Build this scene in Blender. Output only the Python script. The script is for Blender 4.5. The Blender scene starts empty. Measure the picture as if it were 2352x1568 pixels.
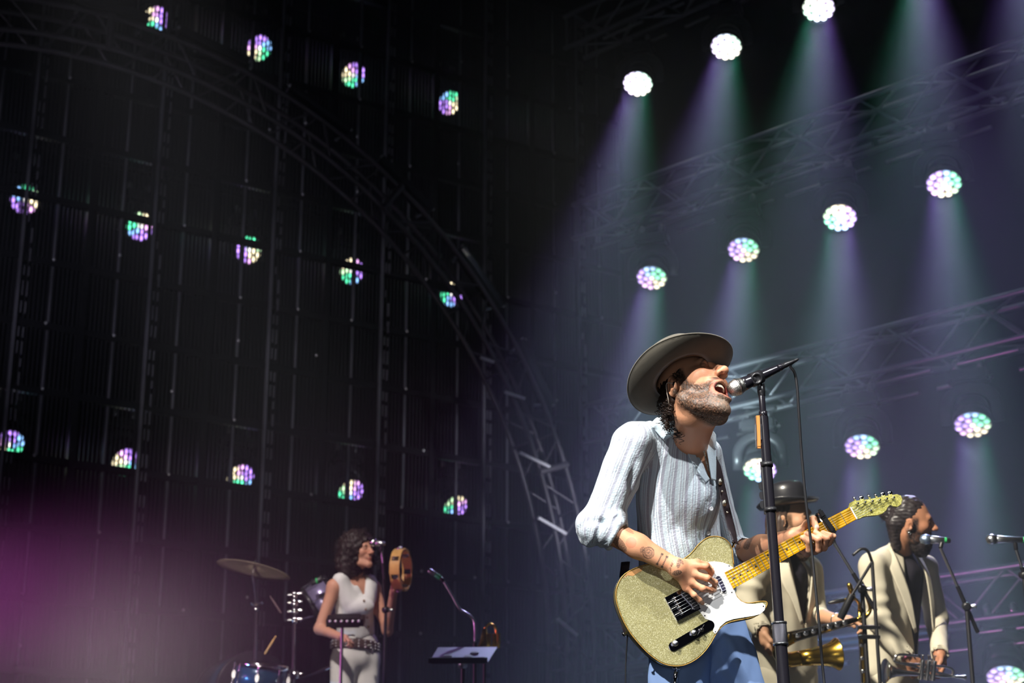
import bpy, bmesh, math, random
import numpy as np
from mathutils import Vector, Matrix

sc = bpy.context.scene
COL = sc.collection
random.seed(7)
RNG = np.random.default_rng(7)

# ------------------------------------------------------------------ camera
FPX, CX, CY = 4000.0, 1176.0, 784.0
PITCH = math.radians(18.3)
CAM = np.array([0.0, 0.0, 0.05])
FW = np.array([0, math.cos(PITCH), math.sin(PITCH)])
RT = np.array([1.0, 0, 0])
UP = np.array([0, -math.sin(PITCH), math.cos(PITCH)])
cam_data = bpy.data.cameras.new('camera')
cam = bpy.data.objects.new('camera', cam_data)
COL.objects.link(cam)
cam_data.sensor_width = 36.0
cam_data.lens = FPX / 2352 * 36.0
cam_data.clip_end = 200
cam.location = CAM
cam.rotation_euler = (math.radians(90) + PITCH, 0, 0)
cam_data.dof.use_dof = True
cam_data.dof.focus_distance = 5.35
cam_data.dof.aperture_fstop = 4.5
sc.camera = cam

# ------------------------------------------------------------------ world, exposure
world = bpy.data.worlds.new('night')
sc.world = world
world.use_nodes = True
world.node_tree.nodes['Background'].inputs[0].default_value = (0.55, 0.6, 0.8, 1)
world.node_tree.nodes['Background'].inputs[1].default_value = 0.006
sc.view_settings.view_transform = 'Standard'
sc.view_settings.look = 'None'
sc.view_settings.exposure = 0.0
sc.view_settings.gamma = 1.0
sc.view_settings.use_curve_mapping = False
cy_ = sc.cycles
cy_.use_denoising = True
cy_.max_bounces = 5
cy_.diffuse_bounces = 2
cy_.glossy_bounces = 3
cy_.transmission_bounces = 4
cy_.volume_bounces = 0
cy_.transparent_max_bounces = 8
cy_.sample_clamp_indirect = 4.0
cy_.caustics_reflective = False
cy_.caustics_refractive = False


def spot(name, loc, target, power, color, angle, blend=0.3, radius=0.15):
    l = bpy.data.lights.new(name, 'SPOT')
    l.energy = power
    l.color = color
    l.spot_size = math.radians(angle)
    l.spot_blend = blend
    l.shadow_soft_size = radius
    o = bpy.data.objects.new(name, l)
    COL.objects.link(o)
    o.location = loc
    d = Vector(target) - Vector(loc)
    o.rotation_euler = d.to_track_quat('-Z', 'Y').to_euler()
    return o


# front-of-house key from the pit truss, high and a little to the left
spot('front_key_spot', (-3.4, -2.0, 9.7), (1.05, 5.4, 1.35), 10600, (1.0, 0.965, 0.92), 12, 0.4, 0.10)
spot('front_key_spot_low', (-5.6, -3.0, 6.9), (1.05, 5.4, 1.35), 6800, (1.0, 0.975, 0.94), 11, 0.4, 0.10)
spot('front_key_spot_right', (4.8, -1.0, 10.6), (1.15, 5.4, 1.2), 5200, (0.95, 0.97, 1.0), 11, 0.4, 0.12)
# front wash over the band
spot('band_wash_spot', (-4.6, 0.5, 8.5), (2.0, 8.4, 1.45), 14500, (1.0, 0.93, 0.80), 9, 0.6, 0.3)
spot('riser_wash_spot', (-3.5, 3.0, 9.5), (-1.3, 11.5, 2.1), 5600, (1.0, 0.90, 0.88), 9, 0.6, 0.3)
# added low soft front fill with no known lamp behind it
spot('front_fill_spot', (0.2, 1.6, 0.45), (1.0, 5.4, 1.3), 70, (0.86, 0.90, 1.0), 40, 0.8, 0.6)
# unseen fill spots for the riser, video wall, truss and arch
spot('riser_fill_spot', (-2.2, 7.6, 0.5), (-2.0, 11.8, 2.35), 420, (1.0, 0.90, 0.85), 30, 0.9, 0.3)  # added to brighten the underside of the cymbal
spot('wall_fill_spot', (-6.0, 5.0, 3.2), (-2.9, 14.5, 5.6), 620, (0.80, 0.78, 1.0), 26, 1.0, 0.3)  # added to lift the video wall out of the dark
spot('truss_fill_spot', (0.75, 12.4, 3.05), (1.75, 14.1, 4.15), 600, (0.72, 0.93, 1.0), 46, 1.0, 0.1)  # added close to the truss to brighten its left part
spot('arch_fill_spot', (1.9, 12.2, 2.2), (0.12, 14.9, 3.65), 260, (0.84, 0.86, 1.0), 22, 0.8, 0.1)  # added to brighten the pale tubes on the lower arch
# magenta and blue floor washes that light the haze by the drum riser
spot('magenta_floor_spot', (-4.9, 9.7, 1.75), (-2.0, 10.1, 1.9), 560, (0.95, 0.20, 0.80), 38, 1.0, 0.2)
spot('rose_floor_spot', (-4.4, 9.5, 1.25), (-2.2, 10.0, 1.40), 190, (1.0, 0.70, 0.92), 26, 1.0, 0.2)
spot('blue_floor_spot', (-4.3, 9.8, 0.7), (-1.5, 11.6, 1.2), 700, (0.16, 0.42, 1.0), 24, 0.9, 0.2)


# ------------------------------------------------------------------ helpers: pixel rays
def ray(px, py):
    return FW + RT * ((px - CX) / FPX) - UP * ((py - CY) / FPX)


def Wt(px, py, t):
    return CAM + ray(px, py) * t


def W(px, py, Y):
    d = ray(px, py)
    return CAM + d * (Y / d[1])


def Wp(px, py, p0, d):
    n = np.array([d[1], -d[0], 0.0])
    r = ray(px, py)
    return CAM + r * (((p0 - CAM) @ n) / (r @ n))


def camvec(r, u, b):
    v = RT * r + UP * u - FW * b
    return v / np.linalg.norm(v)


def V3(*a):
    return np.array(a, float)


def unit(v):
    v = np.asarray(v, float)
    return v / np.linalg.norm(v)


# ------------------------------------------------------------------ helpers: objects
def tag(o, label=None, cat=None, group=None, kind=None):
    if label: o['label'] = label
    if cat: o['category'] = cat
    if group: o['group'] = group
    if kind: o['kind'] = kind
    return o


def link(name, me, mat=None, parent=None):
    o = bpy.data.objects.new(name, me)
    COL.objects.link(o)
    if mat is not None and me is not None and len(me.materials) == 0:
        me.materials.append(mat)
    if parent is not None:
        o.parent = parent
        o.matrix_parent_inverse = parent_inv(parent)
    return o


def parent_inv(p):
    # world matrix of the parent chain (no depsgraph update needed)
    m = Matrix.Identity(4)
    chain = []
    q = p
    while q is not None:
        chain.append(q)
        q = q.parent
    for q in reversed(chain):
        m = m @ (q.matrix_parent_inverse if q.parent else Matrix.Identity(4)) @ q.matrix_basis
    return m.inverted()


def empty(name, loc=(0, 0, 0), label=None, cat=None, group=None):
    o = bpy.data.objects.new(name, None)
    o.empty_display_size = 0.1
    COL.objects.link(o)
    o.location = Vector([float(x) for x in loc])
    return tag(o, label, cat, group)


def pydata(name, verts, faces, smooth=True):
    me = bpy.data.meshes.new(name)
    me.from_pydata([tuple(map(float, v)) for v in verts], [], [tuple(map(int, f)) for f in faces])
    me.update()
    if smooth:
        me.polygons.foreach_set('use_smooth', [True] * len(me.polygons))
    return me


def frame_from(z, xhint=None):
    z = unit(z)
    if xhint is None:
        xhint = V3(0, 0, 1) if abs(z[2]) < 0.9 else V3(1, 0, 0)
    x = np.asarray(xhint, float) - z * (np.asarray(xhint, float) @ z)
    x = unit(x)
    y = np.cross(z, x)
    return x, y, z


def mat4(x, y, z, o):
    return Matrix(((x[0], y[0], z[0], o[0]), (x[1], y[1], z[1], o[1]), (x[2], y[2], z[2], o[2]), (0, 0, 0, 1)))


# shared unit meshes
def _unit_cyl(n, cap=True):
    vs, fs = [], []
    for k in (0, 1):
        for i in range(n):
            a = 2 * math.pi * i / n
            vs.append((math.cos(a), math.sin(a), k))
    for i in range(n):
        j = (i + 1) % n
        fs.append((i, j, n + j, n + i))
    fs.append(tuple(range(n - 1, -1, -1)))
    fs.append(tuple(range(n, 2 * n)))
    me = pydata('unit_rod', vs, fs)
    for p in me.polygons:
        p.use_smooth = len(p.vertices) == 4
    return me


_RODS = {}


def rod(name, a, b, r, mat, parent=None, n=10):
    key = (mat.name, n)
    if key not in _RODS:
        me = _unit_cyl(n)
        me.materials.append(mat)
        _RODS[key] = me
    a = np.asarray(a, float); b = np.asarray(b, float)
    L = np.linalg.norm(b - a)
    x, y, z = frame_from(b - a)
    o = bpy.data.objects.new(name, _RODS[key])
    COL.objects.link(o)
    M = mat4(x * r, y * r, z * L, a)
    if parent is not None:
        o.parent = parent
        o.matrix_parent_inverse = parent_inv(parent)
    o.matrix_basis = M
    return o


_BOXES = {}


def box(name, c, size, mat, parent=None, axes=None, bevel=0.06):
    """bevelled box object that shares one mesh per material; axes = (x,y,z) unit vectors"""
    key = (mat.name, bevel)
    if key not in _BOXES:
        bm = bmesh.new()
        bmesh.ops.create_cube(bm, size=1.0)
        if bevel:
            bmesh.ops.bevel(bm, geom=bm.edges[:], offset=bevel, segments=2, affect='EDGES')
        me = bpy.data.meshes.new('unit_box')
        bm.to_mesh(me); bm.free()
        me.materials.append(mat)
        _BOXES[key] = me
    if axes is None:
        axes = (V3(1, 0, 0), V3(0, 1, 0), V3(0, 0, 1))
    o = bpy.data.objects.new(name, _BOXES[key])
    COL.objects.link(o)
    if parent is not None:
        o.parent = parent
        o.matrix_parent_inverse = parent_inv(parent)
    o.matrix_basis = mat4(axes[0] * size[0], axes[1] * size[1], axes[2] * size[2], c)
    return o


def spline(pts, n):
    """Catmull-Rom through pts (k,d) -> about n samples"""
    P = np.asarray(pts, float)
    P = np.vstack([2 * P[0] - P[1], P, 2 * P[-1] - P[-2]])
    segs = len(P) - 3
    out = []
    m = max(2, n // segs)
    for i in range(segs):
        p0, p1, p2, p3 = P[i:i + 4]
        for k in range(m):
            t = k / m
            out.append(0.5 * ((2 * p1) + (-p0 + p2) * t + (2 * p0 - 5 * p1 + 4 * p2 - p3) * t * t + (-p0 + 3 * p1 - 3 * p2 + p3) * t ** 3))
    out.append(P[-2])
    return np.array(out)


def tube_geo(pts, r, n=8, caps=True, flat=None, up=None):
    """tube along pts; r scalar or list. flat=(w,h) gives an elliptical band with 'up' as its normal"""
    P = np.asarray(pts, float)
    k = len(P)
    rr = np.full(k, r, float) if np.isscalar(r) else np.asarray(r, float)
    T = np.gradient(P, axis=0)
    T /= np.linalg.norm(T, axis=1)[:, None] + 1e-12
    x = None
    vs, fs = [], []
    for i in range(k):
        if up is not None:
            u = np.asarray(up if np.ndim(up) == 1 else up[i], float)
            x = unit(np.cross(T[i], u))
        elif x is None:
            x, _, _ = frame_from(T[i])
        else:
            x = unit(x - T[i] * (x @ T[i]))
        y = np.cross(T[i], x)
        for j in range(n):
            a = 2 * math.pi * (j + 0.5) / n
            if flat:
                vs.append(P[i] + x * math.cos(a) * flat[0] * rr[i] + y * math.sin(a) * flat[1] * rr[i])
            else:
                vs.append(P[i] + (x * math.cos(a) + y * math.sin(a)) * rr[i])
    for i in range(k - 1):
        for j in range(n):
            j2 = (j + 1) % n
            fs.append((i * n + j, i * n + j2, (i + 1) * n + j2, (i + 1) * n + j))
    if caps:
        fs.append(tuple(range(n - 1, -1, -1)))
        fs.append(tuple(range((k - 1) * n, k * n)))
    return vs, fs


def tube(name, pts, r, mat, parent=None, n=8, **kw):
    v, f = tube_geo(pts, r, n, **kw)
    return link(name, pydata(name, v, f), mat, parent)


def lathe_geo(prof, n=32):
    """prof list of (radius, z); closed solid of revolution in local z"""
    vs, fs = [], []
    k = len(prof)
    for (r, z) in prof:
        for j in range(n):
            a = 2 * math.pi * j / n
            vs.append((r * math.cos(a), r * math.sin(a), z))
    for i in range(k - 1):
        for j in range(n):
            j2 = (j + 1) % n
            fs.append((i * n + j, i * n + j2, (i + 1) * n + j2, (i + 1) * n + j))
    fs.append(tuple(range(n - 1, -1, -1)))
    fs.append(tuple(range((k - 1) * n, k * n)))
    return vs, fs


def place(vs, x, y, z, o):
    A = np.asarray(vs, float)
    return A[:, :1] * x + A[:, 1:2] * y + A[:, 2:3] * z + np.asarray(o, float)


def lathe(name, prof, mat, parent, o, axis, n=32, xhint=None):
    v, f = lathe_geo(prof, n)
    x, y, z = frame_from(axis, xhint)
    return link(name, pydata(name, place(v, x, y, z, o), f), mat, parent)


def prism(name, poly, lo, hi, mat, parent, x, y, z, o, bevel=0.0, seg=2):
    """2-D outline extruded from lo to hi along z, bevelled rim"""
    bm = bmesh.new()
    vb = [bm.verts.new((p[0], p[1], lo)) for p in poly]
    f = bm.faces.new(vb)
    r = bmesh.ops.extrude_face_region(bm, geom=[f])
    top = [g for g in r['geom'] if isinstance(g, bmesh.types.BMVert)]
    for v in top: v.co.z = hi
    bmesh.ops.recalc_face_normals(bm, faces=bm.faces[:])
    if bevel > 0:
        ed = [e for e in bm.edges if abs(e.verts[0].co.z - e.verts[1].co.z) < 1e-9]
        bmesh.ops.bevel(bm, geom=ed, offset=bevel, segments=seg, affect='EDGES')
    bmesh.ops.triangulate(bm, faces=[q for q in bm.faces if len(q.verts) > 4])
    me = bpy.data.meshes.new(name)
    M = mat4(x, y, z, o)
    bm.transform(M)
    if np.dot(np.cross(x, y), z) < 0:
        bmesh.ops.reverse_faces(bm, faces=bm.faces[:])
    bm.to_mesh(me); bm.free()
    return link(name, me, mat, parent)


# ------------------------------------------------------------------ helpers: signed-distance sculpting
def s_cap(P, a, b, ra, rb):
    a = np.asarray(a, np.float32); b = np.asarray(b, np.float32)
    d = b - a
    t = np.clip((P - a) @ d / (d @ d + 1e-12), 0, 1)
    return np.linalg.norm(P - a - t[:, None] * d, axis=1) - (ra + (rb - ra) * t)


def s_ell(P, c, r, A=None):
    q = P - np.asarray(c, np.float32)
    if A is not None:
        q = q @ np.asarray(A, np.float32).T      # rows of A are the local axes
    r = np.asarray(r, np.float32)
    k0 = np.linalg.norm(q / r, axis=1)
    k1 = np.linalg.norm(q / (r * r), axis=1) + 1e-9
    return k0 * (k0 - 1) / k1


def s_ecap(P, a, b, ra, rb, side):
    """capsule with elliptical section: ra,rb = (radius along side, radius across)"""
    a = np.asarray(a, np.float32); b = np.asarray(b, np.float32)
    d = b - a
    L = np.linalg.norm(d); d = d / L
    s = np.asarray(side, np.float32); s = s - d * (s @ d); s = s / np.linalg.norm(s)
    n = np.cross(d, s)
    q = P - a
    t = q @ d
    tc = np.clip(t / L, 0, 1)
    r1 = ra[0] + (rb[0] - ra[0]) * tc
    r2 = ra[1] + (rb[1] - ra[1]) * tc
    over = np.maximum(np.abs(t - L / 2) - L / 2, 0)
    k = np.sqrt((q @ s / r1) ** 2 + (q @ n / r2) ** 2 + (over / np.minimum(r1, r2)) ** 2)
    return (k - 1) * np.minimum(r1, r2)


def s_box(P, c, h, A=None, r=0.0):
    q = P - np.asarray(c, np.float32)
    if A is not None:
        q = q @ np.asarray(A, np.float32).T
    q = np.abs(q) - (np.asarray(h, np.float32) - r)
    return np.linalg.norm(np.maximum(q, 0), axis=1) + np.minimum(q.max(axis=1), 0) - r


def smin(a, b, k):
    h = np.clip(0.5 + 0.5 * (b - a) / k, 0, 1)
    return b + (a - b) * h - k * h * (1 - h)


def smax(a, b, k):
    return -smin(-a, -b, k)


def vnoise(P, s, seed=0):
    """cheap smooth value noise from summed sines"""
    q = P / s
    o = seed * 1.7
    return (np.sin(q[:, 0] * 1.9 + 1.3 * np.sin(q[:, 1] * 1.3 + o) + o) + np.sin(q[:, 1] * 2.3 + 1.1 * np.sin(q[:, 2] * 1.7 + o) + 2 * o)
            + np.sin(q[:, 2] * 2.1 + 1.2 * np.sin(q[:, 0] * 1.5 - o) + 3 * o)) / 3


def surfnet(fn, lo, hi, h):
    lo = np.asarray(lo, float); hi = np.asarray(hi, float)
    B = 4
    nb = np.ceil((hi - lo) / (h * B)).astype(int)
    N = nb * B + 1
    # coarse pass
    cg = np.stack(np.meshgrid(*[lo[i] + (np.arange(nb[i]) + 0.5) * h * B for i in range(3)], indexing='ij'), -1).reshape(-1, 3).astype(np.float32)
    dc = fn(cg).reshape(nb)
    D = np.repeat(np.repeat(np.repeat(np.where(dc > 0, 1.0, -1.0).astype(np.float32), B, 0), B, 1), B, 2)
    D = np.pad(D, ((0, 1),) * 3, mode='edge')
    m = np.abs(dc) < h * B * 2.2
    M = np.repeat(np.repeat(np.repeat(m, B, 0), B, 1), B, 2)
    M = np.pad(M, ((0, 1),) * 3, mode='edge')
    ii = np.argwhere(M)
    pts = (lo + ii * h).astype(np.float32)
    vals = np.empty(len(pts), np.float32)
    for s in range(0, len(pts), 400000):
        vals[s:s + 400000] = fn(pts[s:s + 400000])
    D[ii[:, 0], ii[:, 1], ii[:, 2]] = vals
    D[[0, -1]] = np.maximum(D[[0, -1]], 1e-3); D[:, [0, -1]] = np.maximum(D[:, [0, -1]], 1e-3); D[:, :, [0, -1]] = np.maximum(D[:, :, [0, -1]], 1e-3)
    S = D < 0
    n0, n1, n2 = D.shape
    cnt = np.zeros((n0 - 1, n1 - 1, n2 - 1), np.int8)
    for a in (0, 1):
        for b in (0, 1):
            for c in (0, 1):
                cnt += S[a:n0 - 1 + a, b:n1 - 1 + b, c:n2 - 1 + c]
    act = (cnt > 0) & (cnt < 8)
    ci = np.argwhere(act)
    idx = np.full(act.shape, -1, np.int32)
    idx[act] = np.arange(len(ci))
    acc = np.zeros((len(ci), 3)); w = np.zeros(len(ci))
    corners = [(a, b, c) for a in (0, 1) for b in (0, 1) for c in (0, 1)]
    for p in corners:
        for ax in range(3):
            if p[ax] == 0:
                q = list(p); q[ax] = 1
                d0 = D[ci[:, 0] + p[0], ci[:, 1] + p[1], ci[:, 2] + p[2]]
                d1 = D[ci[:, 0] + q[0], ci[:, 1] + q[1], ci[:, 2] + q[2]]
                x = (d0 < 0) != (d1 < 0)
                t = np.where(x, d0 / np.where(d0 == d1, 1, d0 - d1), 0)
                pos = np.array(p, float)[None, :].repeat(len(ci), 0)
                pos[:, ax] += t
                acc[x] += pos[x]; w[x] += 1
    V = lo + (ci + acc / np.maximum(w, 1)[:, None]) * h
    quads = []
    for ax in range(3):
        b, c = (ax + 1) % 3, (ax + 2) % 3
        sl0 = [slice(None)] * 3; sl1 = [slice(None)] * 3
        sl0[ax] = slice(0, -1); sl1[ax] = slice(1, None)
        for t in (b, c):
            sl0[t] = slice(1, -1); sl1[t] = slice(1, -1)
        s0 = S[tuple(sl0)]; s1 = S[tuple(sl1)]
        e = np.argwhere(s0 != s1)
        if len(e) == 0: continue
        flip = s1[e[:, 0], e[:, 1], e[:, 2]]
        e = e.copy(); e[:, b] += 1; e[:, c] += 1
        def cell(db, dc_):
            k = e.copy(); k[:, b] -= db; k[:, c] -= dc_
            return idx[k[:, 0], k[:, 1], k[:, 2]]
        q = np.stack([cell(1, 1), cell(0, 1), cell(0, 0), cell(1, 0)], 1)
        q[flip] = q[flip][:, ::-1]
        quads.append(q)
    F = np.vstack(quads)
    F = F[(F >= 0).all(1)]
    # one projection step towards the surface
    Vf = V.astype(np.float32)
    e = h * 0.5
    d = fn(Vf)
    g = np.stack([fn(Vf + np.eye(3, dtype=np.float32)[i] * e) - d for i in range(3)], 1) / e
    g /= (g * g).sum(1)[:, None] + 1e-4
    st = -d[:, None] * g
    ln = np.linalg.norm(st, axis=1)[:, None]
    V = V + st * np.minimum(1, 0.6 * h / (ln + 1e-9))
    return V, F


def npmesh(name, V, F, colors=None, attrs=None, smooth=True):
    me = bpy.data.meshes.new(name)
    F = np.asarray(F, np.int32); V = np.asarray(V, np.float32)
    me.vertices.add(len(V)); me.vertices.foreach_set('co', V.ravel())
    me.loops.add(F.size); me.loops.foreach_set('vertex_index', F.ravel())
    me.polygons.add(len(F))
    me.polygons.foreach_set('loop_start', np.arange(0, F.size, F.shape[1], dtype=np.int32))
    me.polygons.foreach_set('use_smooth', np.full(len(F), smooth))
    me.update(calc_edges=True)
    me.validate()
    if colors is not None:
        a = me.color_attributes.new('Col', 'FLOAT_COLOR', 'POINT')
        c = np.ones((len(V), 4), np.float32); c[:, :3] = colors
        a.data.foreach_set('color', c.ravel())
    for k, v in (attrs or {}).items():
        a = me.attributes.new(k, 'FLOAT', 'POINT')
        a.data.foreach_set('value', np.asarray(v, np.float32))
    return me


def join_np(parts):
    Vs, Fs, Cs, o = [], [], [], 0
    for V, F, C in parts:
        Vs.append(V); Fs.append(np.asarray(F) + o); Cs.append(C); o += len(V)
    return np.vstack(Vs), np.vstack(Fs), np.vstack(Cs)


def srgb(r, g, b):
    f = lambda c: (c / 255 / 12.92) if c / 255 <= 0.04045 else ((c / 255 + 0.055) / 1.055) ** 2.4
    return (f(r), f(g), f(b))


# ------------------------------------------------------------------ materials
def mat(name, color, rough=0.5, metal=0.0, noise=0.0, nscale=40.0, bump=0.0, bscale=200.0, coat=0.0, emit=None, estr=0.0, spec=0.5, sheen=0.0):
    m = bpy.data.materials.new(name)
    m.use_nodes = True
    nt = m.node_tree
    p = nt.nodes['Principled BSDF']
    p.inputs['Base Color'].default_value = (*color, 1)
    p.inputs['Roughness'].default_value = rough
    p.inputs['Metallic'].default_value = metal
    p.inputs['Coat Weight'].default_value = coat
    p.inputs['Specular IOR Level'].default_value = spec
    p.inputs['Sheen Weight'].default_value = sheen
    if emit:
        p.inputs['Emission Color'].default_value = (*emit, 1)
        p.inputs['Emission Strength'].default_value = estr
    tc = nt.nodes.new('ShaderNodeTexCoord')
    if noise > 0:
        n = nt.nodes.new('ShaderNodeTexNoise'); n.inputs['Scale'].default_value = nscale; n.inputs['Detail'].default_value = 4
        nt.links.new(tc.outputs['Object'], n.inputs['Vector'])
        mx = nt.nodes.new('ShaderNodeMixRGB'); mx.blend_type = 'MULTIPLY'; mx.inputs[0].default_value = noise
        mx.inputs[1].default_value = (*color, 1)
        cr = nt.nodes.new('ShaderNodeValToRGB'); cr.color_ramp.elements[0].position = 0.3; cr.color_ramp.elements[1].position = 0.7
        nt.links.new(n.outputs['Fac'], cr.inputs['Fac'])
        nt.links.new(cr.outputs['Color'], mx.inputs[2])
        nt.links.new(mx.outputs[0], p.inputs['Base Color'])
    if bump > 0:
        n2 = nt.nodes.new('ShaderNodeTexNoise'); n2.inputs['Scale'].default_value = bscale; n2.inputs['Detail'].default_value = 3
        nt.links.new(tc.outputs['Object'], n2.inputs['Vector'])
        bp = nt.nodes.new('ShaderNodeBump'); bp.inputs['Strength'].default_value = bump; bp.inputs['Distance'].default_value = 0.002
        nt.links.new(n2.outputs['Fac'], bp.inputs['Height'])
        nt.links.new(bp.outputs['Normal'], p.inputs['Normal'])
    return m


def mat_vcol(name, rough=0.55, bump=0.0, bscale=300.0, sss=0.0, spec=0.4):
    m = mat(name, (0.5, 0.5, 0.5), rough, bump=bump, bscale=bscale, spec=spec)
    nt = m.node_tree
    a = nt.nodes.new('ShaderNodeAttribute'); a.attribute_name = 'Col'
    p = nt.nodes['Principled BSDF']
    nt.links.new(a.outputs['Color'], p.inputs['Base Color'])
    if sss:
        p.inputs['Subsurface Weight'].default_value = sss
        p.inputs['Subsurface Radius'].default_value = (0.008, 0.003, 0.0015)
        p.inputs['Subsurface Scale'].default_value = 0.5
    return m


M_ALU = mat('aluminium_tube', (0.42, 0.44, 0.48), 0.38, 0.9, noise=0.3, nscale=9)
M_DARKMETAL = mat('black_metal', (0.018, 0.018, 0.022), 0.42, 0.3, noise=0.3, nscale=20)
M_BLACK = mat('black_plastic', (0.012, 0.012, 0.014), 0.38)
M_RUBBER = mat('black_rubber', (0.014, 0.014, 0.016), 0.45, spec=0.5)
M_CHROME = mat('chrome', (0.78, 0.78, 0.80), 0.12, 1.0)
M_STEEL = mat('brushed_steel', (0.55, 0.56, 0.58), 0.3, 1.0, noise=0.25, nscale=60)
M_SKIN = mat_vcol('skin', 0.5, bump=0.25, bscale=500, sss=0.12)
M_SKIN2 = mat_vcol('skin_band', 0.55)
M_FLOOR = mat('stage_floor_vinyl', (0.03, 0.03, 0.034), 0.35, noise=0.4, nscale=3)
M_DRAPE = mat('black_drape', (0.004, 0.004, 0.005), 0.95, noise=0.4, nscale=6, spec=0.1)
# ------------------------------------------------------------------ structure
dR = V3(math.sin(math.radians(-45.6)), math.cos(math.radians(-45.6)), 0)     # direction of the lamp trusses
nR = V3(dR[1], -dR[0], 0) * -1.0                                             # towards the audience side
pR = Wt(1980, 1024, 13.5)
dL = V3(math.sin(math.radians(56.7)), math.cos(math.radians(56.7)), 0)       # direction of the video wall
nL = V3(dL[1], -dL[0], 0)
pL = Wt(57, 458, 15.5)
Z3 = V3(0, 0, 1)


def slab(name, c, size, m, axes=None):
    bm = bmesh.new()
    bmesh.ops.create_cube(bm, size=1.0)
    me = bpy.data.meshes.new(name)
    ax = axes or (V3(1, 0, 0), V3(0, 1, 0), Z3)
    bm.transform(mat4(ax[0] * size[0], ax[1] * size[1], ax[2] * size[2], c))
    bm.to_mesh(me); bm.free()
    return tag(link(name, me, m), kind='structure')


slab('floor', V3(0, 12.5, -0.1), (30, 21, 0.2), M_FLOOR)
cR = pR + dR * 0.5 - nR * 2.0
cR[2] = 6.0
slab('wall_right', cR, (11.0, 0.05, 12.0), M_DRAPE, (dR, nR, Z3))
cL = pL + dL * 1.2 - nL * 1.6
cL[2] = 6.0
slab('wall_left', cL, (13.0, 0.05, 12.0), M_DRAPE, (dL, nL, Z3))

# drum riser
riser = empty('drum_riser', (-2.4, 11.9, 0), 'black carpeted riser deck under the drums and percussionist', 'riser')
box('deck', V3(-2.4, 11.9, 0.83), (3.7, 2.5, 0.10), M_FLOOR, riser, bevel=0.004)
for sx in (-1, 1):
    for sy in (-1, 1):
        rod('leg', V3(-2.4 + sx * 1.75, 11.9 + sy * 1.15, 0), V3(-2.4 + sx * 1.75, 11.9 + sy * 1.15, 0.78), 0.03, M_ALU, riser)
RISER = 0.88

# ------------------------------------------------------------------ straight lamp trusses
def truss(zb, zt, s0, s1, label):
    base = pR + dR * ((s0 + s1) / 2); base = V3(base[0], base[1], zb)
    t = empty('lighting_truss', base, label, 'truss', 'lamp trusses behind the singer')
    def pt(s, z, d):
        q = pR + dR * s + nR * d
        return V3(q[0], q[1], z)
    for d in (0.14, -0.14):
        for z in (zb, zt):
            rod('chord', pt(s0, z, d), pt(s1, z, d), 0.025, M_ALU, t)
    h = 0.38
    n = int((s1 - s0 - 0.1) / h)
    for d in (0.14, -0.14):
        rod('end_post', pt(s1 - 0.03, zb, d), pt(s1 - 0.03, zt, d), 0.013, M_ALU, t, 8)
        s = s1 - 0.1
        for k in range(n):
            za, zc = (zt, zb) if k % 2 == 0 else (zb, zt)
            rod('brace', pt(s, za, d), pt(s - h, zc, d), 0.011, M_ALU, t, 8)
            s -= h
    s = s1 - 0.1
    for k in range(n):
        a, b = (0.14, -0.14) if k % 2 == 0 else (-0.14, 0.14)
        rod('cross_brace', pt(s, zb, a), pt(s - h, zb, b), 0.010, M_ALU, t, 8)
        rod('cross_brace', pt(s, zt, b), pt(s - h, zt, a), 0.010, M_ALU, t, 8)
        s -= h
    # cable looms strapped below the bottom chords, in dashes between the clamps
    r2 = random.Random(int(zb * 100))
    for d, dz in ((0.17, -0.10), (-0.10, -0.16)):
        s = s1 - 0.35 - r2.random() * 0.2
        while s - 0.2 > s0:
            L = 0.12 + r2.random() * 0.42
            rod('cable_tray', pt(s, zb + dz, d), pt(max(s - L, s0), zb + dz, d), 0.016, M_STEEL, t, 8)
            s -= L + 0.06 + r2.random() * 0.22
    return t


truss(7.99, 8.33, -2.4, 2.95, 'dark aluminium box truss along the top, half out of frame')
truss(6.00, 6.34, -2.4, 2.87, 'aluminium box truss carrying the upper right row of wash lights')
truss(4.03, 4.37, -2.4, 2.77, 'aluminium box truss crossing behind the singer\'s head and microphone')
truss(2.05, 2.39, -2.4, 2.70, 'low aluminium box truss crossing behind the two band players')

# ------------------------------------------------------------------ LED wash lights
def led_material():
    m = bpy.data.materials.new('led_cell')
    m.use_nodes = True
    nt = m.node_tree
    p = nt.nodes['Principled BSDF']
    p.inputs['Base Color'].default_value = (0.05, 0.05, 0.05, 1)
    oi = nt.nodes.new('ShaderNodeObjectInfo')
    tc = nt.nodes.new('ShaderNodeTexCoord')
    ln = nt.nodes.new('ShaderNodeVectorMath'); ln.operation = 'LENGTH'
    mp = nt.nodes.new('ShaderNodeVectorMath'); mp.operation = 'MULTIPLY'; mp.inputs[1].default_value = (1, 1, 0)
    mr = nt.nodes.new('ShaderNodeMapRange'); mr.interpolation_type = 'SMOOTHSTEP'
    mr.inputs['From Min'].default_value = 0.25; mr.inputs['From Max'].default_value = 1.0
    mr.inputs['To Min'].default_value = 4.6; mr.inputs['To Max'].default_value = 1.0
    nt.links.new(tc.outputs['Object'], mp.inputs[0]); nt.links.new(mp.outputs[0], ln.inputs[0])
    nt.links.new(ln.outputs['Value'], mr.inputs['Value'])
    mul = nt.nodes.new('ShaderNodeMath'); mul.operation = 'MULTIPLY'
    nt.links.new(mr.outputs['Result'], mul.inputs[0])
    nt.links.new(oi.outputs['Alpha'], mul.inputs[1])
    nt.links.new(oi.outputs['Color'], p.inputs['Emission Color'])
    nt.links.new(mul.outputs[0], p.inputs['Emission Strength'])
    m.cycles.emission_sampling = 'NONE'
    return m


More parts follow.
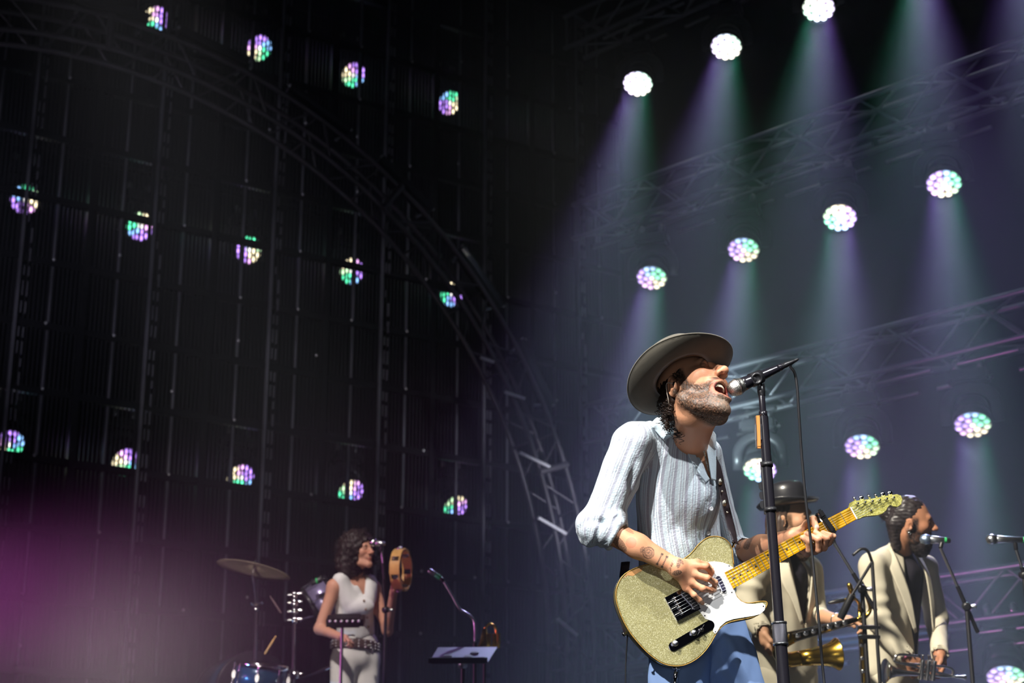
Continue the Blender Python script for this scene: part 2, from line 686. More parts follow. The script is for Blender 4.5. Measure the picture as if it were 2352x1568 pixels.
M_LED = led_material()
M_HOUSING = mat('lamp_housing', (0.05, 0.052, 0.058), 0.35, 0.2, noise=0.2, nscale=15)
PURPLE = V3(0.46, 0.22, 1.0); GREEN = V3(0.06, 0.85, 0.42); WARM = V3(1.0, 0.86, 0.55); BLUE = V3(0.22, 0.50, 1.0); PINK = V3(0.9, 0.45, 1.0)

_dome_v, _dome_f = lathe_geo([(1.0, -0.3), (1.0, 0.0), (0.92, 0.25), (0.7, 0.5), (0.35, 0.66), (0.02, 0.7)], 14)
ME_LED = pydata('led_cell', _dome_v, _dome_f); ME_LED.materials.append(M_LED)
_v, _f = lathe_geo([(0.02, -0.235), (0.085, -0.23), (0.115, -0.20), (0.128, -0.14), (0.134, -0.10), (0.122, -0.095), (0.122, -0.08), (0.138, -0.075), (0.145, -0.03), (0.147, 0.0), (0.143, 0.012), (0.136, 0.012), (0.134, -0.006), (0.02, -0.006)], 32)
ME_HEAD = pydata('lamp_head', _v, _f); ME_HEAD.materials.append(M_HOUSING)
_yk = []
for a in np.linspace(0, math.pi, 15):
    _yk.append((math.cos(a) * 0.185, 0, 0.03 + math.sin(a) * 0.16))
_yk = [(0.185, 0, -0.09)] + _yk + [(-0.185, 0, -0.09)]
_v, _f = tube_geo(_yk, 1.0, 10, flat=(0.045, 0.02), up=None)
ME_YOKE = pydata('yoke', _v, _f); ME_YOKE.materials.append(M_HOUSING)
bm = bmesh.new()
bmesh.ops.create_cube(bm, size=1.0, matrix=Matrix.Diagonal((0.30, 0.20, 0.10, 1)))
bmesh.ops.bevel(bm, geom=bm.edges[:], offset=0.02, segments=2, affect='EDGES')
ME_BASE = bpy.data.meshes.new('lamp_base'); bm.to_mesh(ME_BASE); bm.free(); ME_BASE.materials.append(M_HOUSING)
_v, _f = lathe_geo([(0.012, -0.05), (0.028, -0.03), (0.028, 0.03), (0.012, 0.05)], 12)
ME_CLAMP = pydata('clamp', _v, _f); ME_CLAMP.materials.append(M_STEEL)


def inst(name, me, M, parent, color=None):
    o = bpy.data.objects.new(name, me)
    COL.objects.link(o)
    o.parent = parent
    o.matrix_parent_inverse = parent_inv(parent)
    o.matrix_basis = M
    if color is not None:
        o.color = color
    return o


def wash_light(lens, axis, phase, gain, label, group, spots=0.0, flip=False, xref=None, white=0.35):
    """lens: centre of the lens; axis: beam direction"""
    axis = unit(axis)
    az = unit(V3(axis[0], axis[1], 0))
    piv = np.cross(az, Z3)                       # horizontal pivot axis
    if piv @ (xref if xref is not None else RT) < 0: piv = -piv
    hc = lens - axis * 0.11
    base = hc + Z3 * 0.285
    t = empty('wash_light', base + Z3 * 0.05, label, 'stage light', group)
    inst('base', ME_BASE, mat4(piv, np.cross(Z3, piv), Z3, base), t)
    for k in (-1, 1):
        inst('clamp', ME_CLAMP, mat4(V3(*az), np.cross(Z3, az), Z3, base + piv * 0.09 * k + Z3 * 0.095), t)
    inst('yoke', ME_YOKE, mat4(piv, np.cross(Z3, piv), Z3, hc + Z3 * 0.02), t)
    y = np.cross(axis, piv)
    hd = inst('head', ME_HEAD, mat4(piv, y, axis, lens), t)
    cells = [(0, 0)] + [(0.053, i * math.pi / 3) for i in range(6)] + [(0.106, (i + 0.5) * math.pi / 6) for i in range(12)]
    r = random.Random(int(phase * 100) + 3)
    for rad, a in cells:
        x = math.cos(a) * rad; z = math.sin(a) * rad
        ang = (a + phase) % (2 * math.pi)
        if rad == 0: c = V3(1, 0.97, 1)
        elif ang < 1.2: c = GREEN
        elif ang < 2.1: c = BLUE
        elif ang < 3.9: c = PURPLE
        elif ang < 4.5: c = PINK
        elif ang < 5.7: c = WARM
        else: c = WARM * 0.5 + GREEN * 0.5
        c = c * (1 - white) + V3(1, 1, 1) * white
        g = gain * (0.75 + 0.5 * r.random())
        # up on the lens as seen from the stage
        o = lens + piv * x + y * z
        inst('led_cell', ME_LED, mat4(piv * 0.0300, y * 0.0300, axis * 0.02, o + axis * 0.003), hd, (c[0], c[1], c[2], g))
    if spots > 0:
        cl, crr = (GREEN, PURPLE) if flip else (PURPLE, GREEN)
        for c, dx, rad, pw in ((cl, -0.078, 0.045, 0.62), (V3(0.66, 0.74, 1.0), 0.0, 0.085, 1.5), (crr, 0.078, 0.045, 0.62)):
            pw = pw * (0.62 if c is GREEN else 1.0)
            src = lens + piv * dx + axis * 0.05
            s_ = spot('wash_beam', src, src + axis * 3 + piv * dx * 1.2, spots * pw, tuple(np.clip(c, 0, 1)), 22, 1.0, rad)
            s_.data.use_shadow = True
    return t


ORD = ['first', 'second', 'third', 'fourth', 'fifth']
axR = V3(-0.15, -0.50, -0.85)
rowsR = [
    ([(1465, 192), (1668, 107), (1880, 18), (2112, -78), (2345, -175)], 'top right row', [0.3, 0.2, 3.4, 3.0, 0.5], [1.6, 1.5, 1.5, 1.5, 1.5], [0, 0, 1, 1, 0], 0.6),
    ([(1497, 637), (1708, 573), (1929, 499), (2168, 421)], 'row below the upper truss', [0.0, 0.1, 3.4, 0.3], [0.55, 0.6, 1.2, 0.85], [0, 0, 1, 0], 0.25),
    ([(1745, 1078), (1980, 1024), (2234, 974)], 'row behind the microphone stand', [3.3, 0.25, 0.05], [1.1, 0.6, 0.55], [1, 0, 0], 0.22),
    ([(2310, 1553)], 'bottom row', [0.2], [0.6], [0], 0.3),
]
BEAM = 900.0
for ri, (pts, rn, ph, gn, fl, wh) in enumerate(rowsR):
    for k, (x, y) in enumerate(pts):
        p = Wp(x, y, pR, dR)
        if ri == 3:
            lab = 'partly cropped LED wash light at the bottom right corner below the low truss'
        elif ri == 0 and k >= 3:
            lab = ['wash light above the frame casting the wide green beam at top right', 'wash light above the frame beaming into the top right corner'][k - 3]
        else:
            lab = '%s from left of the bright LED wash lights, %s' % (ORD[k], rn)
        wash_light(p, axR + V3(*RNG.normal(0, 0.012, 3)), ph[k], gn[k], lab, 'wash lights on the right trusses', BEAM, bool(fl[k]), white=wh)

axL = unit(nL * 0.80 - Z3 * 0.60 + dL * 0.05)
rowsL = [
    ([(358, 45), (595, 110), (812, 172), (1032, 236)], 'top left row', [2.4, 1.0, 2.0, 5.3]),
    ([(57, 458), (322, 520), (570, 574), (808, 623), (1037, 675)], 'middle left row', [5.2, 4.0, 5.6, 2.8, 3.4]),
    ([(20, 1020), (290, 1060), (552, 1096), (805, 1130), (1045, 1165)], 'bottom left row', [1.2, 1.9, 2.2, 3.0, 3.4]),
]
for ri, (pts, rn, ph) in enumerate(rowsL):
    for k, (x, y) in enumerate(pts):
        p = Wp(x, y, pL, dL)
        ax = axL if ri != 1 else unit(nL * 0.93 - Z3 * 0.35)
        wash_light(p, ax, ph[k], 0.66, '%s from left of the coloured lights behind the video wall, %s' % (ORD[k], rn),
                   'coloured wash lights behind the video wall', 0.0, white=0.04)

# pipes that carry the lamps behind the wall
for (x0, y0), zz in (((57, 458), 6.09), ((358, 45), 8.23), ((20, 1020), 3.87)):
    zc = zz + 0.285 + 0.20 + 0.11 * 0.6
    a = pL + dL * -1.2; b = pL + dL * 5.0
    lab = {6.09: 'middle', 8.23: 'top', 3.87: 'bottom'}[zz]
    rp = empty('lamp_pipe', (a + b) / 2 * V3(1, 1, 0) + Z3 * zc, 'black steel pipe behind the video wall holding the %s row of lights' % lab, 'pipe', 'pipes behind the video wall')
    rod('pipe', V3(a[0], a[1], zc), V3(b[0], b[1], zc), 0.024, M_DARKMETAL, rp)

# ------------------------------------------------------------------ see-through video wall
mW = pL + nL * 0.9
def wp_(s, z, d=0.0):
    q = mW + dL * s + nL * d
    return V3(q[0], q[1], z)


vw = empty('video_wall', wp_(2.0, 0.5), 'black see-through LED mesh video wall on the left, lamps shining through', 'video wall')
M_PANEL = mat('panel_frame', (0.03, 0.03, 0.036), 0.4, 0.5)
M_SLAT = mat('panel_slat', (0.035, 0.034, 0.042), 0.45, 0.2, noise=0.4, nscale=3)
M_RAIL = mat('panel_rail', (0.50, 0.50, 0.58), 0.42, 0.6, noise=0.85, nscale=1.1)
PITCHW, ROWH, S0, Zr = 1.13, 0.56, 0.30, 5.23


def boxes_mesh(name, items, mats):
    bm = bmesh.new()
    for (c, sz, mi) in items:
        r = bmesh.ops.create_cube(bm, size=1.0, matrix=Matrix.Translation(c) @ Matrix.Diagonal((*sz, 1)))
        for v in r['verts']:
            for f in v.link_faces: f.material_index = mi
    me = bpy.data.meshes.new(name)
    bm.to_mesh(me); bm.free()
    for m in mats: me.materials.append(m)
    return me


w_, h_ = 0.525, 0.52
items = [((-w_ / 2, 0, 0), (0.012, 0.03, h_), 0), ((w_ / 2, 0, 0), (0.012, 0.03, h_), 0), ((0, 0, -h_ / 2), (w_, 0.03, 0.012), 0), ((0, 0, h_ / 2), (w_, 0.03, 0.012), 0)]
items += [((0.0, 0.006, 0), (0.016, 0.03, h_ * 0.95), 1)]
for k in range(14):
    x = -w_ / 2 + (k + 0.5) * w_ / 14
    if abs(x) > 0.012:
        items.append(((x, 0, 0), (0.010, 0.012, h_), 2))
ME_PANEL = boxes_mesh('led_panel', items, [M_PANEL, M_RAIL, M_SLAT])
_v, _f = lathe_geo([(0.1, -1), (0.7, -0.7), (1, 0), (0.7, 0.7), (0.1, 1)], 10)
ME_LATCH = pydata('latch', _v, _f); ME_LATCH.materials.append(mat('bright_latch', (0.85, 0.85, 0.9), 0.25, 0.3))
for j in range(-8, 7):
    zc = Zr + (j + 0.5) * ROWH
    for k in range(-4, 10):
        s = S0 + (k + 0.5) * PITCHW / 2
        o = inst('led_panel', ME_PANEL, mat4(dL, -nL, Z3, wp_(s, zc)), vw)
        rr = random.random()
        if rr < 0.55:
            inst('latch', ME_LATCH, mat4(dL * 0.014, nL * 0.014, Z3 * 0.014, wp_(s + random.choice((0, 0, -0.02, 0.2)), zc - h_ / 2 + random.choice((0.0, 0.0, 0.16)), 0.025)), o)
items = [((0, 0, 0), (0.022, 0.03, 8.4), 0)]
zz = -4.2
while zz < 4.1:
    L = random.uniform(0.06, 0.13)
    if random.random() < 0.8: items.append(((0.040, 0, zz + L / 2), (0.008, 0.02, L), 0))
    if random.random() < 0.9: items.append(((0.080, 0.01, zz + L / 2), (0.011, 0.02, L), 0))
    zz += L + random.choice((0.04, 0.05, 0.12))
ME_LADDER = boxes_mesh('ladder', items, [M_RAIL])
for k in range(-2, 5):
    s = S0 + (k + 0.5) * PITCHW
    inst('ladder', ME_LADDER, mat4(dL, -nL, Z3, wp_(s, 4.95, 0.03)), vw)
for k in range(-2, 6):
    s = S0 + k * PITCHW
    box('post', wp_(s, 4.95), (0.05, 0.06, 8.6), M_DARKMETAL, vw, (dL, nL, Z3), bevel=0.0)
for j in range(-8, 8):
    box('beam', wp_(S0 + 1.5 * PITCHW, Zr + j * ROWH, -0.01), (7 * PITCHW + 0.05, 0.06, 0.055), M_DARKMETAL, vw, (dL, nL, Z3), bevel=0.0)

# ------------------------------------------------------------------ arch truss with LED battens
aW = mW + nL * 1.5
AS, AZ, RO_, RI_ = -0.21, 2.16, 4.55, 4.28
def ap(th, R, d=0.0):
    q = aW + dL * (AS + math.cos(th) * R) + nL * d
    return V3(q[0], q[1], AZ + math.sin(th) * R)


M_ARCH = mat('dark_aluminium', (0.20, 0.19, 0.21), 0.5, 0.7, noise=0.4, nscale=6)
arch = empty('arch_truss', ap(-0.45, RO_), 'curved dark truss arch sweeping down in front of the video wall', 'truss')
th0, th1 = math.radians(-28), math.radians(118)
for R in (RO_, RI_):
    for d in (0.13, -0.13):
        tube('chord', [ap(t, R, d) for t in np.linspace(th0, th1, 90)], 0.022, M_ARCH, arch, 8)
nb = 34
dth = (th1 - th0) / nb
for k in range(nb):
    a, b = th0 + k * dth, th0 + (k + 1) * dth
    for d in (0.13, -0.13):
        Ra, Rb = (RO_, RI_) if k % 2 == 0 else (RI_, RO_)
        rod('brace', ap(a + 0.012, Ra, d), ap(b - 0.012, Rb, d), 0.010, M_ARCH, arch, 8)
    if k % 2 == 0:
        for R in (RO_, RI_):
            rod('cross_brace', ap(a, R, 0.13), ap(a, R, -0.13), 0.009, M_ARCH, arch, 8)
for th in (math.radians(55), math.radians(20), math.radians(90)):
    for R in (RO_, RI_):
        pass
    rod('joint_plate', ap(th, RI_ - 0.02, 0.14), ap(th, RO_ + 0.02, 0.14), 0.03, M_ARCH, arch, 8)
bat = [(250, 30), (485, 118), (725, 265), (922, 435), (1100, 640), (1222, 860)]
M_BATTEN = mat('batten_housing', (0.03, 0.03, 0.034), 0.4, 0.2)
M_BATLENS = mat('batten_lens', (0.06, 0.06, 0.07), 0.15, 0.0, coat=0.5)
for k, (x, y) in enumerate(bat):
    q = Wp(x, y, aW, dL)
    th = math.atan2(q[2] - AZ, (q - aW) @ dL - AS)
    c = ap(th, RO_ + 0.13)
    er = unit(ap(th, 5) - ap(th, 4)); et = unit(ap(th + 0.01, 5) - ap(th - 0.01, 5))
    b = empty('led_batten', c, '%s of the unlit LED battens down the arch truss' % ['topmost', 'second from the top', 'third from the top', 'fourth from the top', 'fifth from the top', 'lowest'][k], 'light bar', 'LED battens on the arch truss')
    L = 0.62
    box('housing', c, (L, 0.11, 0.10), M_BATTEN, b, (et, nL, er), 0.05)
    box('lens_strip', c + nL * 0.056, (L * 0.95, 0.012, 0.05), M_BATLENS, b, (et, nL, er), 0.05)
    for s in (-1, 1):
        rod('bracket', c + et * s * L * 0.45 - er * 0.04, c + et * s * L * 0.40 - er * 0.13, 0.014, M_STEEL, b, 8)
        inst('end_cap', ME_LATCH, mat4(et * 0.018, nL * 0.018, er * 0.018, c + et * s * (L / 2 + 0.004) + er * 0.03 + nL * 0.03), b)
M_GLINT = mat('painted_glint', (0.85, 0.84, 0.88), 0.3, 0.0)
# cross tubes low on the arch, coloured white to stand for glints on metal
for k, ((xa, ya), (xb, yb)) in enumerate([((1104, 821), (1134, 831)), ((1160, 900), (1205, 915)), ((1194, 1039), (1262, 1071)), ((1236, 1188), (1300, 1225)), ((1280, 1420), (1325, 1458))]):
    rod('glint_tube', Wp(xa, ya, aW + nL * 0.20, dL), Wp(xb, yb, aW + nL * 0.20, dL), 0.015, M_GLINT, arch, 8)

# ------------------------------------------------------------------ haze over the rear half of the stage
def haze():
    m = bpy.data.materials.new('stage_haze')
    m.use_nodes = True
    nt = m.node_tree
    for n in list(nt.nodes): nt.nodes.remove(n)
    out = nt.nodes.new('ShaderNodeOutputMaterial')
    vs = nt.nodes.new('ShaderNodeVolumeScatter')
    vs.inputs['Color'].default_value = (0.82, 0.89, 1.0, 1)
    vs.inputs['Density'].default_value = 0.022
    vs.inputs['Anisotropy'].default_value = 0.2
    nt.links.new(vs.outputs[0], out.inputs['Volume'])
    me = boxes_mesh('stage_haze', [((0, 13.2, 4.8), (16, 13.0, 9.4), 0)], [m])
    o = link('stage_haze', me)
    tag(o, 'thin grey stage haze hanging behind the singer, lit by the beams', 'haze', kind='stuff')
    return o


haze()


def fog_bank(c, r, dens):
    m = bpy.data.materials.new('stage_fog')
    m.use_nodes = True
    nt = m.node_tree
    for n in list(nt.nodes): nt.nodes.remove(n)
    out = nt.nodes.new('ShaderNodeOutputMaterial')
    vs = nt.nodes.new('ShaderNodeVolumeScatter')
    vs.inputs['Color'].default_value = (0.93, 0.90, 0.95, 1)
    vs.inputs['Anisotropy'].default_value = 0.1
    tc = nt.nodes.new('ShaderNodeTexCoord')
    ln = nt.nodes.new('ShaderNodeVectorMath'); ln.operation = 'LENGTH'
    mr = nt.nodes.new('ShaderNodeMapRange'); mr.interpolation_type = 'SMOOTHERSTEP'
    mr.inputs['From Min'].default_value = 0.15; mr.inputs['From Max'].default_value = 0.98
    mr.inputs['To Min'].default_value = dens; mr.inputs['To Max'].default_value = 0.0
    nt.links.new(tc.outputs['Object'], ln.inputs[0]); nt.links.new(ln.outputs['Value'], mr.inputs['Value'])
    nt.links.new(mr.outputs['Result'], vs.inputs['Density'])
    nt.links.new(vs.outputs[0], out.inputs['Volume'])
    bm = bmesh.new()
    bmesh.ops.create_icosphere(bm, subdivisions=3, radius=1.0)
    me = bpy.data.meshes.new('stage_fog'); bm.to_mesh(me); bm.free()
    me.materials.append(m)
    o = bpy.data.objects.new('stage_fog', me)
    COL.objects.link(o)
    o.location = c; o.scale = r
    tag(o, 'bank of fog glowing pink and violet low beside the drums', 'fog', kind='stuff')


fog_bank((-2.65, 9.9, 1.38), (2.8, 0.95, 1.25), 0.34)
# ------------------------------------------------------------------ electric guitar
G0 = Wt(1557, 1391, 5.43)
_s = 737.0
_r = ray(1957, 1180)
_t = 5.43
while np.linalg.norm(CAM + _r * _t - G0) < 0.648: _t += 0.0005
gex = unit(CAM + _r * _t - G0)
gey = RT * 377 - UP * 619 - FW * 134
gey = unit(gey - gex * (gey @ gex))
gen = np.cross(gex, gey)
if gen @ FW > 0: gen = -gen


def Gw(x, y, z=0.0):
    return G0 + gex * x + gey * y + gen * z


def gl(px, py, z=0.0):
    r = ray(px, py)
    o = G0 + gen * z
    t = ((o - CAM) @ gen) / (r @ gen)
    q = CAM + r * t - G0
    return (q @ gex, q @ gey)


def c3(pts): return [(1380 + x / 4.04, 1180 + y / 4.04) for x, y in pts]
def c4(pts): return [(1640 + x / 4.9, 1100 + y / 4.9) for x, y in pts]


def sparkle(name, base, bright, scale=800.0):
    m = mat(name, base, 0.3, 0.35, coat=0.6)
    nt = m.node_tree; p = nt.nodes['Principled BSDF']
    tc = nt.nodes.new('ShaderNodeTexCoord')
    v = nt.nodes.new('ShaderNodeTexVoronoi'); v.inputs['Scale'].default_value = scale
    nt.links.new(tc.outputs['Object'], v.inputs['Vector'])
    cr = nt.nodes.new('ShaderNodeValToRGB')
    e = cr.color_ramp.elements
    e[0].position = 0.0; e[0].color = (*[c * 0.62 for c in base], 1)
    e[1].position = 1.0; e[1].color = (*bright, 1)
    k = cr.color_ramp.elements.new(0.86); k.color = (*[min(1, c * 1.25) for c in base], 1)
    k = cr.color_ramp.elements.new(0.45); k.color = (*base, 1)
    sp = nt.nodes.new('ShaderNodeSeparateColor')
    nt.links.new(v.outputs['Color'], sp.inputs[0]); nt.links.new(sp.outputs[0], cr.inputs['Fac'])
    nt.links.new(cr.outputs['Color'], p.inputs['Base Color'])
    nm = nt.nodes.new('ShaderNodeBump'); nm.inputs['Strength'].default_value = 0.25; nm.inputs['Distance'].default_value = 0.0006
    nt.links.new(sp.outputs[1], nm.inputs['Height']); nt.links.new(nm.outputs['Normal'], p.inputs['Normal'])
    return m


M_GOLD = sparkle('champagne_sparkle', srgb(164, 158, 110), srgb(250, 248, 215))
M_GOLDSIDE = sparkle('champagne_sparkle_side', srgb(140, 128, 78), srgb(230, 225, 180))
M_BIND = mat('gold_binding', srgb(190, 150, 70), 0.4, 0.3, noise=0.5, nscale=300)
M_BINDK = mat('black_binding', (0.01, 0.01, 0.012), 0.3)
M_GUARD = mat('white_pickguard', srgb(242, 241, 236), 0.25, coat=0.4)
M_MAPLE = mat('amber_maple', srgb(240, 176, 20), 0.3, coat=0.5, noise=0.25, nscale=35)
M_MAPLED = mat('amber_maple_dark', srgb(205, 140, 20), 0.3, coat=0.5)
M_WIRE = mat('fret_wire', (0.72, 0.70, 0.64), 0.25, 1.0)
M_DOT = mat('black_dot', (0.01, 0.01, 0.01), 0.4)
M_PLATE = mat('polished_plate', (0.50, 0.48, 0.55), 0.10, 1.0)
M_KNOB = mat('knurled_chrome', (0.62, 0.62, 0.66), 0.22, 1.0, bump=0.4, bscale=900)

gtr = empty('electric_guitar', G0, 'champagne sparkle solid-body electric guitar with white pickguard held by the singer', 'guitar')
outl = c3([(1235, 465), (1226, 400), (1222, 340), (1200, 280), (1150, 230), (1080, 207), (1010, 212), (950, 245), (900, 290), (860, 340), (805, 392),
           (740, 432), (670, 455), (590, 462), (500, 462), (420, 470), (330, 498), (250, 538), (200, 580), (165, 640), (145, 700), (140, 760), (150, 830), (180, 920), (215, 1000), (260, 1080),
           (310, 1150), (380, 1230), (450, 1300), (530, 1360), (600, 1395), (680, 1410), (760, 1405), (840, 1375), (910, 1330), (970, 1270), (1020, 1200), (1060, 1130),
           (1090, 1085), (1130, 1040), (1190, 1005), (1270, 985), (1350, 970), (1430, 950), (1490, 915), (1530, 870), (1545, 830), (1530, 812), (1480, 810), (1420, 820),
           (1370, 825), (1320, 815), (1280, 785), (1250, 740), (1242, 690)])
poly = [gl(*p) for p in outl]
polys = [tuple(p) for p in spline([poly[-1]] + poly + [poly[0]], 0)] if False else None
pp = np.array(poly)
sp_ = []
n_ = len(pp)
for i in range(n_ - 1):
    p0, p1, p2, p3 = pp[max(i - 1, 0)], pp[i], pp[i + 1], pp[min(i + 2, n_ - 1)]
    for k in range(3):
        t = k / 3
        sp_.append(0.5 * ((2 * p1) + (-p0 + p2) * t + (2 * p0 - 5 * p1 + 4 * p2 - p3) * t * t + (-p0 + 3 * p1 - 3 * p2 + p3) * t ** 3))
sp_.append(pp[-1])
body_poly = [tuple(p) for p in sp_]
body = prism('body', body_poly, -0.045, 0.0, M_GOLD, gtr, gex, gey, gen, G0, 0.0035, 3)
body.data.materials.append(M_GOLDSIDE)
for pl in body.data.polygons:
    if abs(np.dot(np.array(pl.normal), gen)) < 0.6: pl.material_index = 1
# binding follows the rim
c_ = np.mean(body_poly, axis=0)
rim = [Gw(x, y, -0.0015) for x, y in body_poly]
tube('binding', rim, 0.0017, M_BIND, body, 6)
tube('binding_line', [Gw(c_[0] + (x - c_[0]) * 1.004, c_[1] + (y - c_[1]) * 1.004, -0.0048) for x, y in body_poly], 0.0014, M_BINDK, body, 6)
tube('binding_line', [Gw(c_[0] + (x - c_[0]) * 1.003, c_[1] + (y - c_[1]) * 1.003, -0.0415) for x, y in body_poly], 0.0016, M_BINDK, body, 6)
# worn patch of bare wood on the forearm edge
M_WOOD = mat('bare_wood', srgb(190, 140, 85), 0.6, noise=0.3, nscale=60)
wp = [gl(*p) for p in c3([(245, 545), (330, 508), (392, 492), (380, 530), (340, 548), (300, 575), (250, 568), (205, 600)])]
prism('worn_patch', wp, 0.0, 0.0006, M_WOOD, body, gex, gey, gen, G0)
# pickguard
pg = [gl(*p) for p in c3([(880, 500), (905, 468), (960, 450), (1050, 440), (1130, 450), (1190, 472), (1228, 500), (1243, 690), (1245, 730), (1262, 772), (1300, 810), (1350, 832), (1430, 836),
                          (1500, 826), (1528, 848), (1520, 892), (1478, 930), (1420, 946), (1330, 960), (1230, 976), (1160, 1000), (1105, 1048), (1078, 1098), (1062, 1112), (1040, 1092), (1048, 1040),
                          (1010, 985), (970, 975), (935, 930), (890, 870), (840, 780), (815, 700), (820, 620), (845, 555)])]
guard = prism('pickguard', pg, 0.0, 0.0022, M_GUARD, gtr, gex, gey, gen, G0, 0.0006, 2)
for p in c3([(1190, 482), (938, 478), (1216, 728), (1508, 856), (1337, 960), (965, 943), (1064, 1092)]):
    x, y = gl(*p, 0.002)
    lathe('screw', [(0.0005, 0), (0.0024, 0), (0.002, 0.0008), (0.0005, 0.001)], M_DARKMETAL, guard, Gw(x, y, 0.002), gen, 10)
# neck
NX0, NX1 = 0.182, 0.652
hw = lambda x: 0.0285 + (0.0218 - 0.0285) * (x - NX0) / (NX1 - NX0)
YC = lambda x: 0.0045 * (1 - (x - NX0) / (NX1 - NX0))
nk = []
xs = np.linspace(NX0, NX1 + 0.012, 12)
sec = [(math.cos(a), math.sin(a)) for a in np.linspace(0, math.pi, 9)]
nv, nf = [], []
for x in xs:
    for c, s in sec:
        nv.append(Gw(x, YC(x) + c * hw(x), 0.004 - 0.024 * s))
m_ = len(sec)
for i in range(len(xs) - 1):
    for j in range(m_ - 1):
        nf.append((i * m_ + j, i * m_ + j + 1, (i + 1) * m_ + j + 1, (i + 1) * m_ + j))
nf.append(tuple(range(m_))); nf.append(tuple(range((len(xs) - 1) * m_, len(xs) * m_))[::-1])
for i in range(len(xs) - 1):
    nf.append((i * m_, (i + 1) * m_, (i + 1) * m_ + m_ - 1, i * m_ + m_ - 1))
neck = link('neck', pydata('neck', nv, nf), M_MAPLED, gtr)
fb = [(NX0, YC(NX0) - hw(NX0)), (NX1, YC(NX1) - hw(NX1)), (NX1, YC(NX1) + hw(NX1)), (NX0, YC(NX0) + hw(NX0))]
prism('fretboard', fb, 0.004, 0.0098, M_MAPLE, neck, gex, gey, gen, G0, 0.0008, 2)
fx = [0.648 * 2 ** (-n / 12) for n in range(0, 23)]
for n in range(1, 22):
    x = fx[n]
    if x < NX0 + 0.004: continue
    rod('fret', Gw(x, YC(x) - hw(x) + 0.001, 0.0099), Gw(x, YC(x) + hw(x) - 0.001, 0.0099), 0.0014, M_WIRE, neck, 8)
for n in (3, 5, 7, 9, 12, 15, 17, 19, 21):
    x = (fx[n] + fx[n - 1]) / 2
    for dy in ((-0.011, 0.011) if n == 12 else (0,)):
        lathe('inlay_dot', [(0.0002, 0), (0.0040, 0), (0.0040, 0.0005), (0.0002, 0.0006)], M_DOT, neck, Gw(x, YC(x) + dy, 0.0097), gen, 12)
box('nut', Gw(0.650, YC(0.65), 0.0105), (0.004, 0.043, 0.006), M_GUARD, neck, (gex, gey, gen), 0.1)
# headstock
hp = [gl(*p) for p in c4([(1515, 325), (1530, 268), (1562, 250), (1650, 240), (1760, 225), (1860, 205), (1960, 185), (2055, 172), (2098, 188), (2115, 235), (2100, 290), (2060, 318), (2010, 312), (1980, 298),
                          (1950, 322), (1930, 360), (1890, 395), (1830, 413), (1740, 420), (1680, 430), (1635, 452), (1600, 452)])]
M_HEADSTOCK = sparkle('gold_flake', srgb(186, 180, 96), srgb(250, 250, 190), 500)
hs_ = prism('headstock', hp, -0.008, 0.0065, M_HEADSTOCK, gtr, gex, gey, gen, G0, 0.0015, 2)
posts = c4([(1612, 275), (1694, 262), (1776, 252), (1857, 238), (1937, 224), (2016, 211)])
btns = c4([(1580, 222), (1660, 213), (1742, 196), (1820, 186), (1900, 172), (1980, 160)])
for i in range(6):
    x, y = gl(*posts[i], 0.012)
    tn = lathe('tuner', [(0.0045, 0), (0.0045, 0.006), (0.003, 0.008), (0.003, 0.014), (0.0036, 0.016), (0.0005, 0.0165)], M_CHROME, hs_, Gw(x, y, 0.0062), gen, 12)
    bx, by = gl(*btns[i], -0.004)
    edge = (x * 0.35 + bx * 0.65, y * 0.35 + by * 0.65)
    rod('tuner_shaft', Gw(x, y, -0.004), Gw(bx, by, -0.004), 0.0022, M_CHROME, hs_, 8)
    bxx, byy, bzz = frame_from(gen if i in (1, 4, 5) else unit(gen * 0.2 + gex * 0.98))
    v, f = lathe_geo([(0.0005, -0.0035), (0.0072, -0.003), (0.0088, 0), (0.0072, 0.003), (0.0005, 0.0035)], 16)
    link('tuner_button', pydata('tuner_button', place(v, bxx, byy, bzz, Gw(bx, by, -0.004)), f), M_CHROME, hs_)
x, y = gl(*c4([(1766, 352)])[0], 0.008)
lathe('string_tree', [(0.0005, 0), (0.004, 0.001), (0.0045, 0.005), (0.002, 0.007), (0.0005, 0.0075)], M_CHROME, hs_, Gw(x, y, 0.006), gen, 12)
# bridge, pickups, controls
br = empty('bridge', Gw(0.012, 0.0, 0.001)); br.parent = gtr; br.matrix_parent_inverse = parent_inv(gtr)
box('bridge_plate', Gw(0.016, 0.0, 0.0012), (0.086, 0.082, 0.0022), M_PLATE, br, (gex, gey, gen), 0.02)
for yy in (-0.040, 0.040):
    box('bridge_wall', Gw(0.016, yy, 0.005), (0.086, 0.002, 0.010), M_PLATE, br, (gex, gey, gen), 0.02)
box('bridge_wall', Gw(-0.026, 0, 0.005), (0.002, 0.082, 0.010), M_PLATE, br, (gex, gey, gen), 0.02)
SY = [(-0.0262 + 0.01048 * i) for i in range(6)]
for i in range(3):
    yy = (SY[2 * i] + SY[2 * i + 1]) / 2
    rod('saddle', Gw(0.0, yy - 0.0098, 0.0075), Gw(0.0, yy + 0.0098, 0.0075), 0.004, M_WIRE, br, 10)
    rod('saddle_screw', Gw(-0.026, yy, 0.006), Gw(0.0, yy, 0.0075), 0.0014, M_WIRE, br, 8)
def blade(name, cx_, cy_, L, wd, ang, z, m, parent):
    a = math.radians(ang)
    ux = gex * math.cos(a) + gey * math.sin(a); uy = np.cross(gen, ux)
    pl = []
    for k in range(24):
        t = 2 * math.pi * k / 24
        pl.append((math.cos(t) * wd / 2, math.copysign(L / 2 - wd / 2, math.sin(t)) + math.sin(t) * wd / 2))
    return prism(name, pl, 0, z, m, parent, ux, uy, gen, Gw(cx_, cy_, 0.001), 0.001, 2)
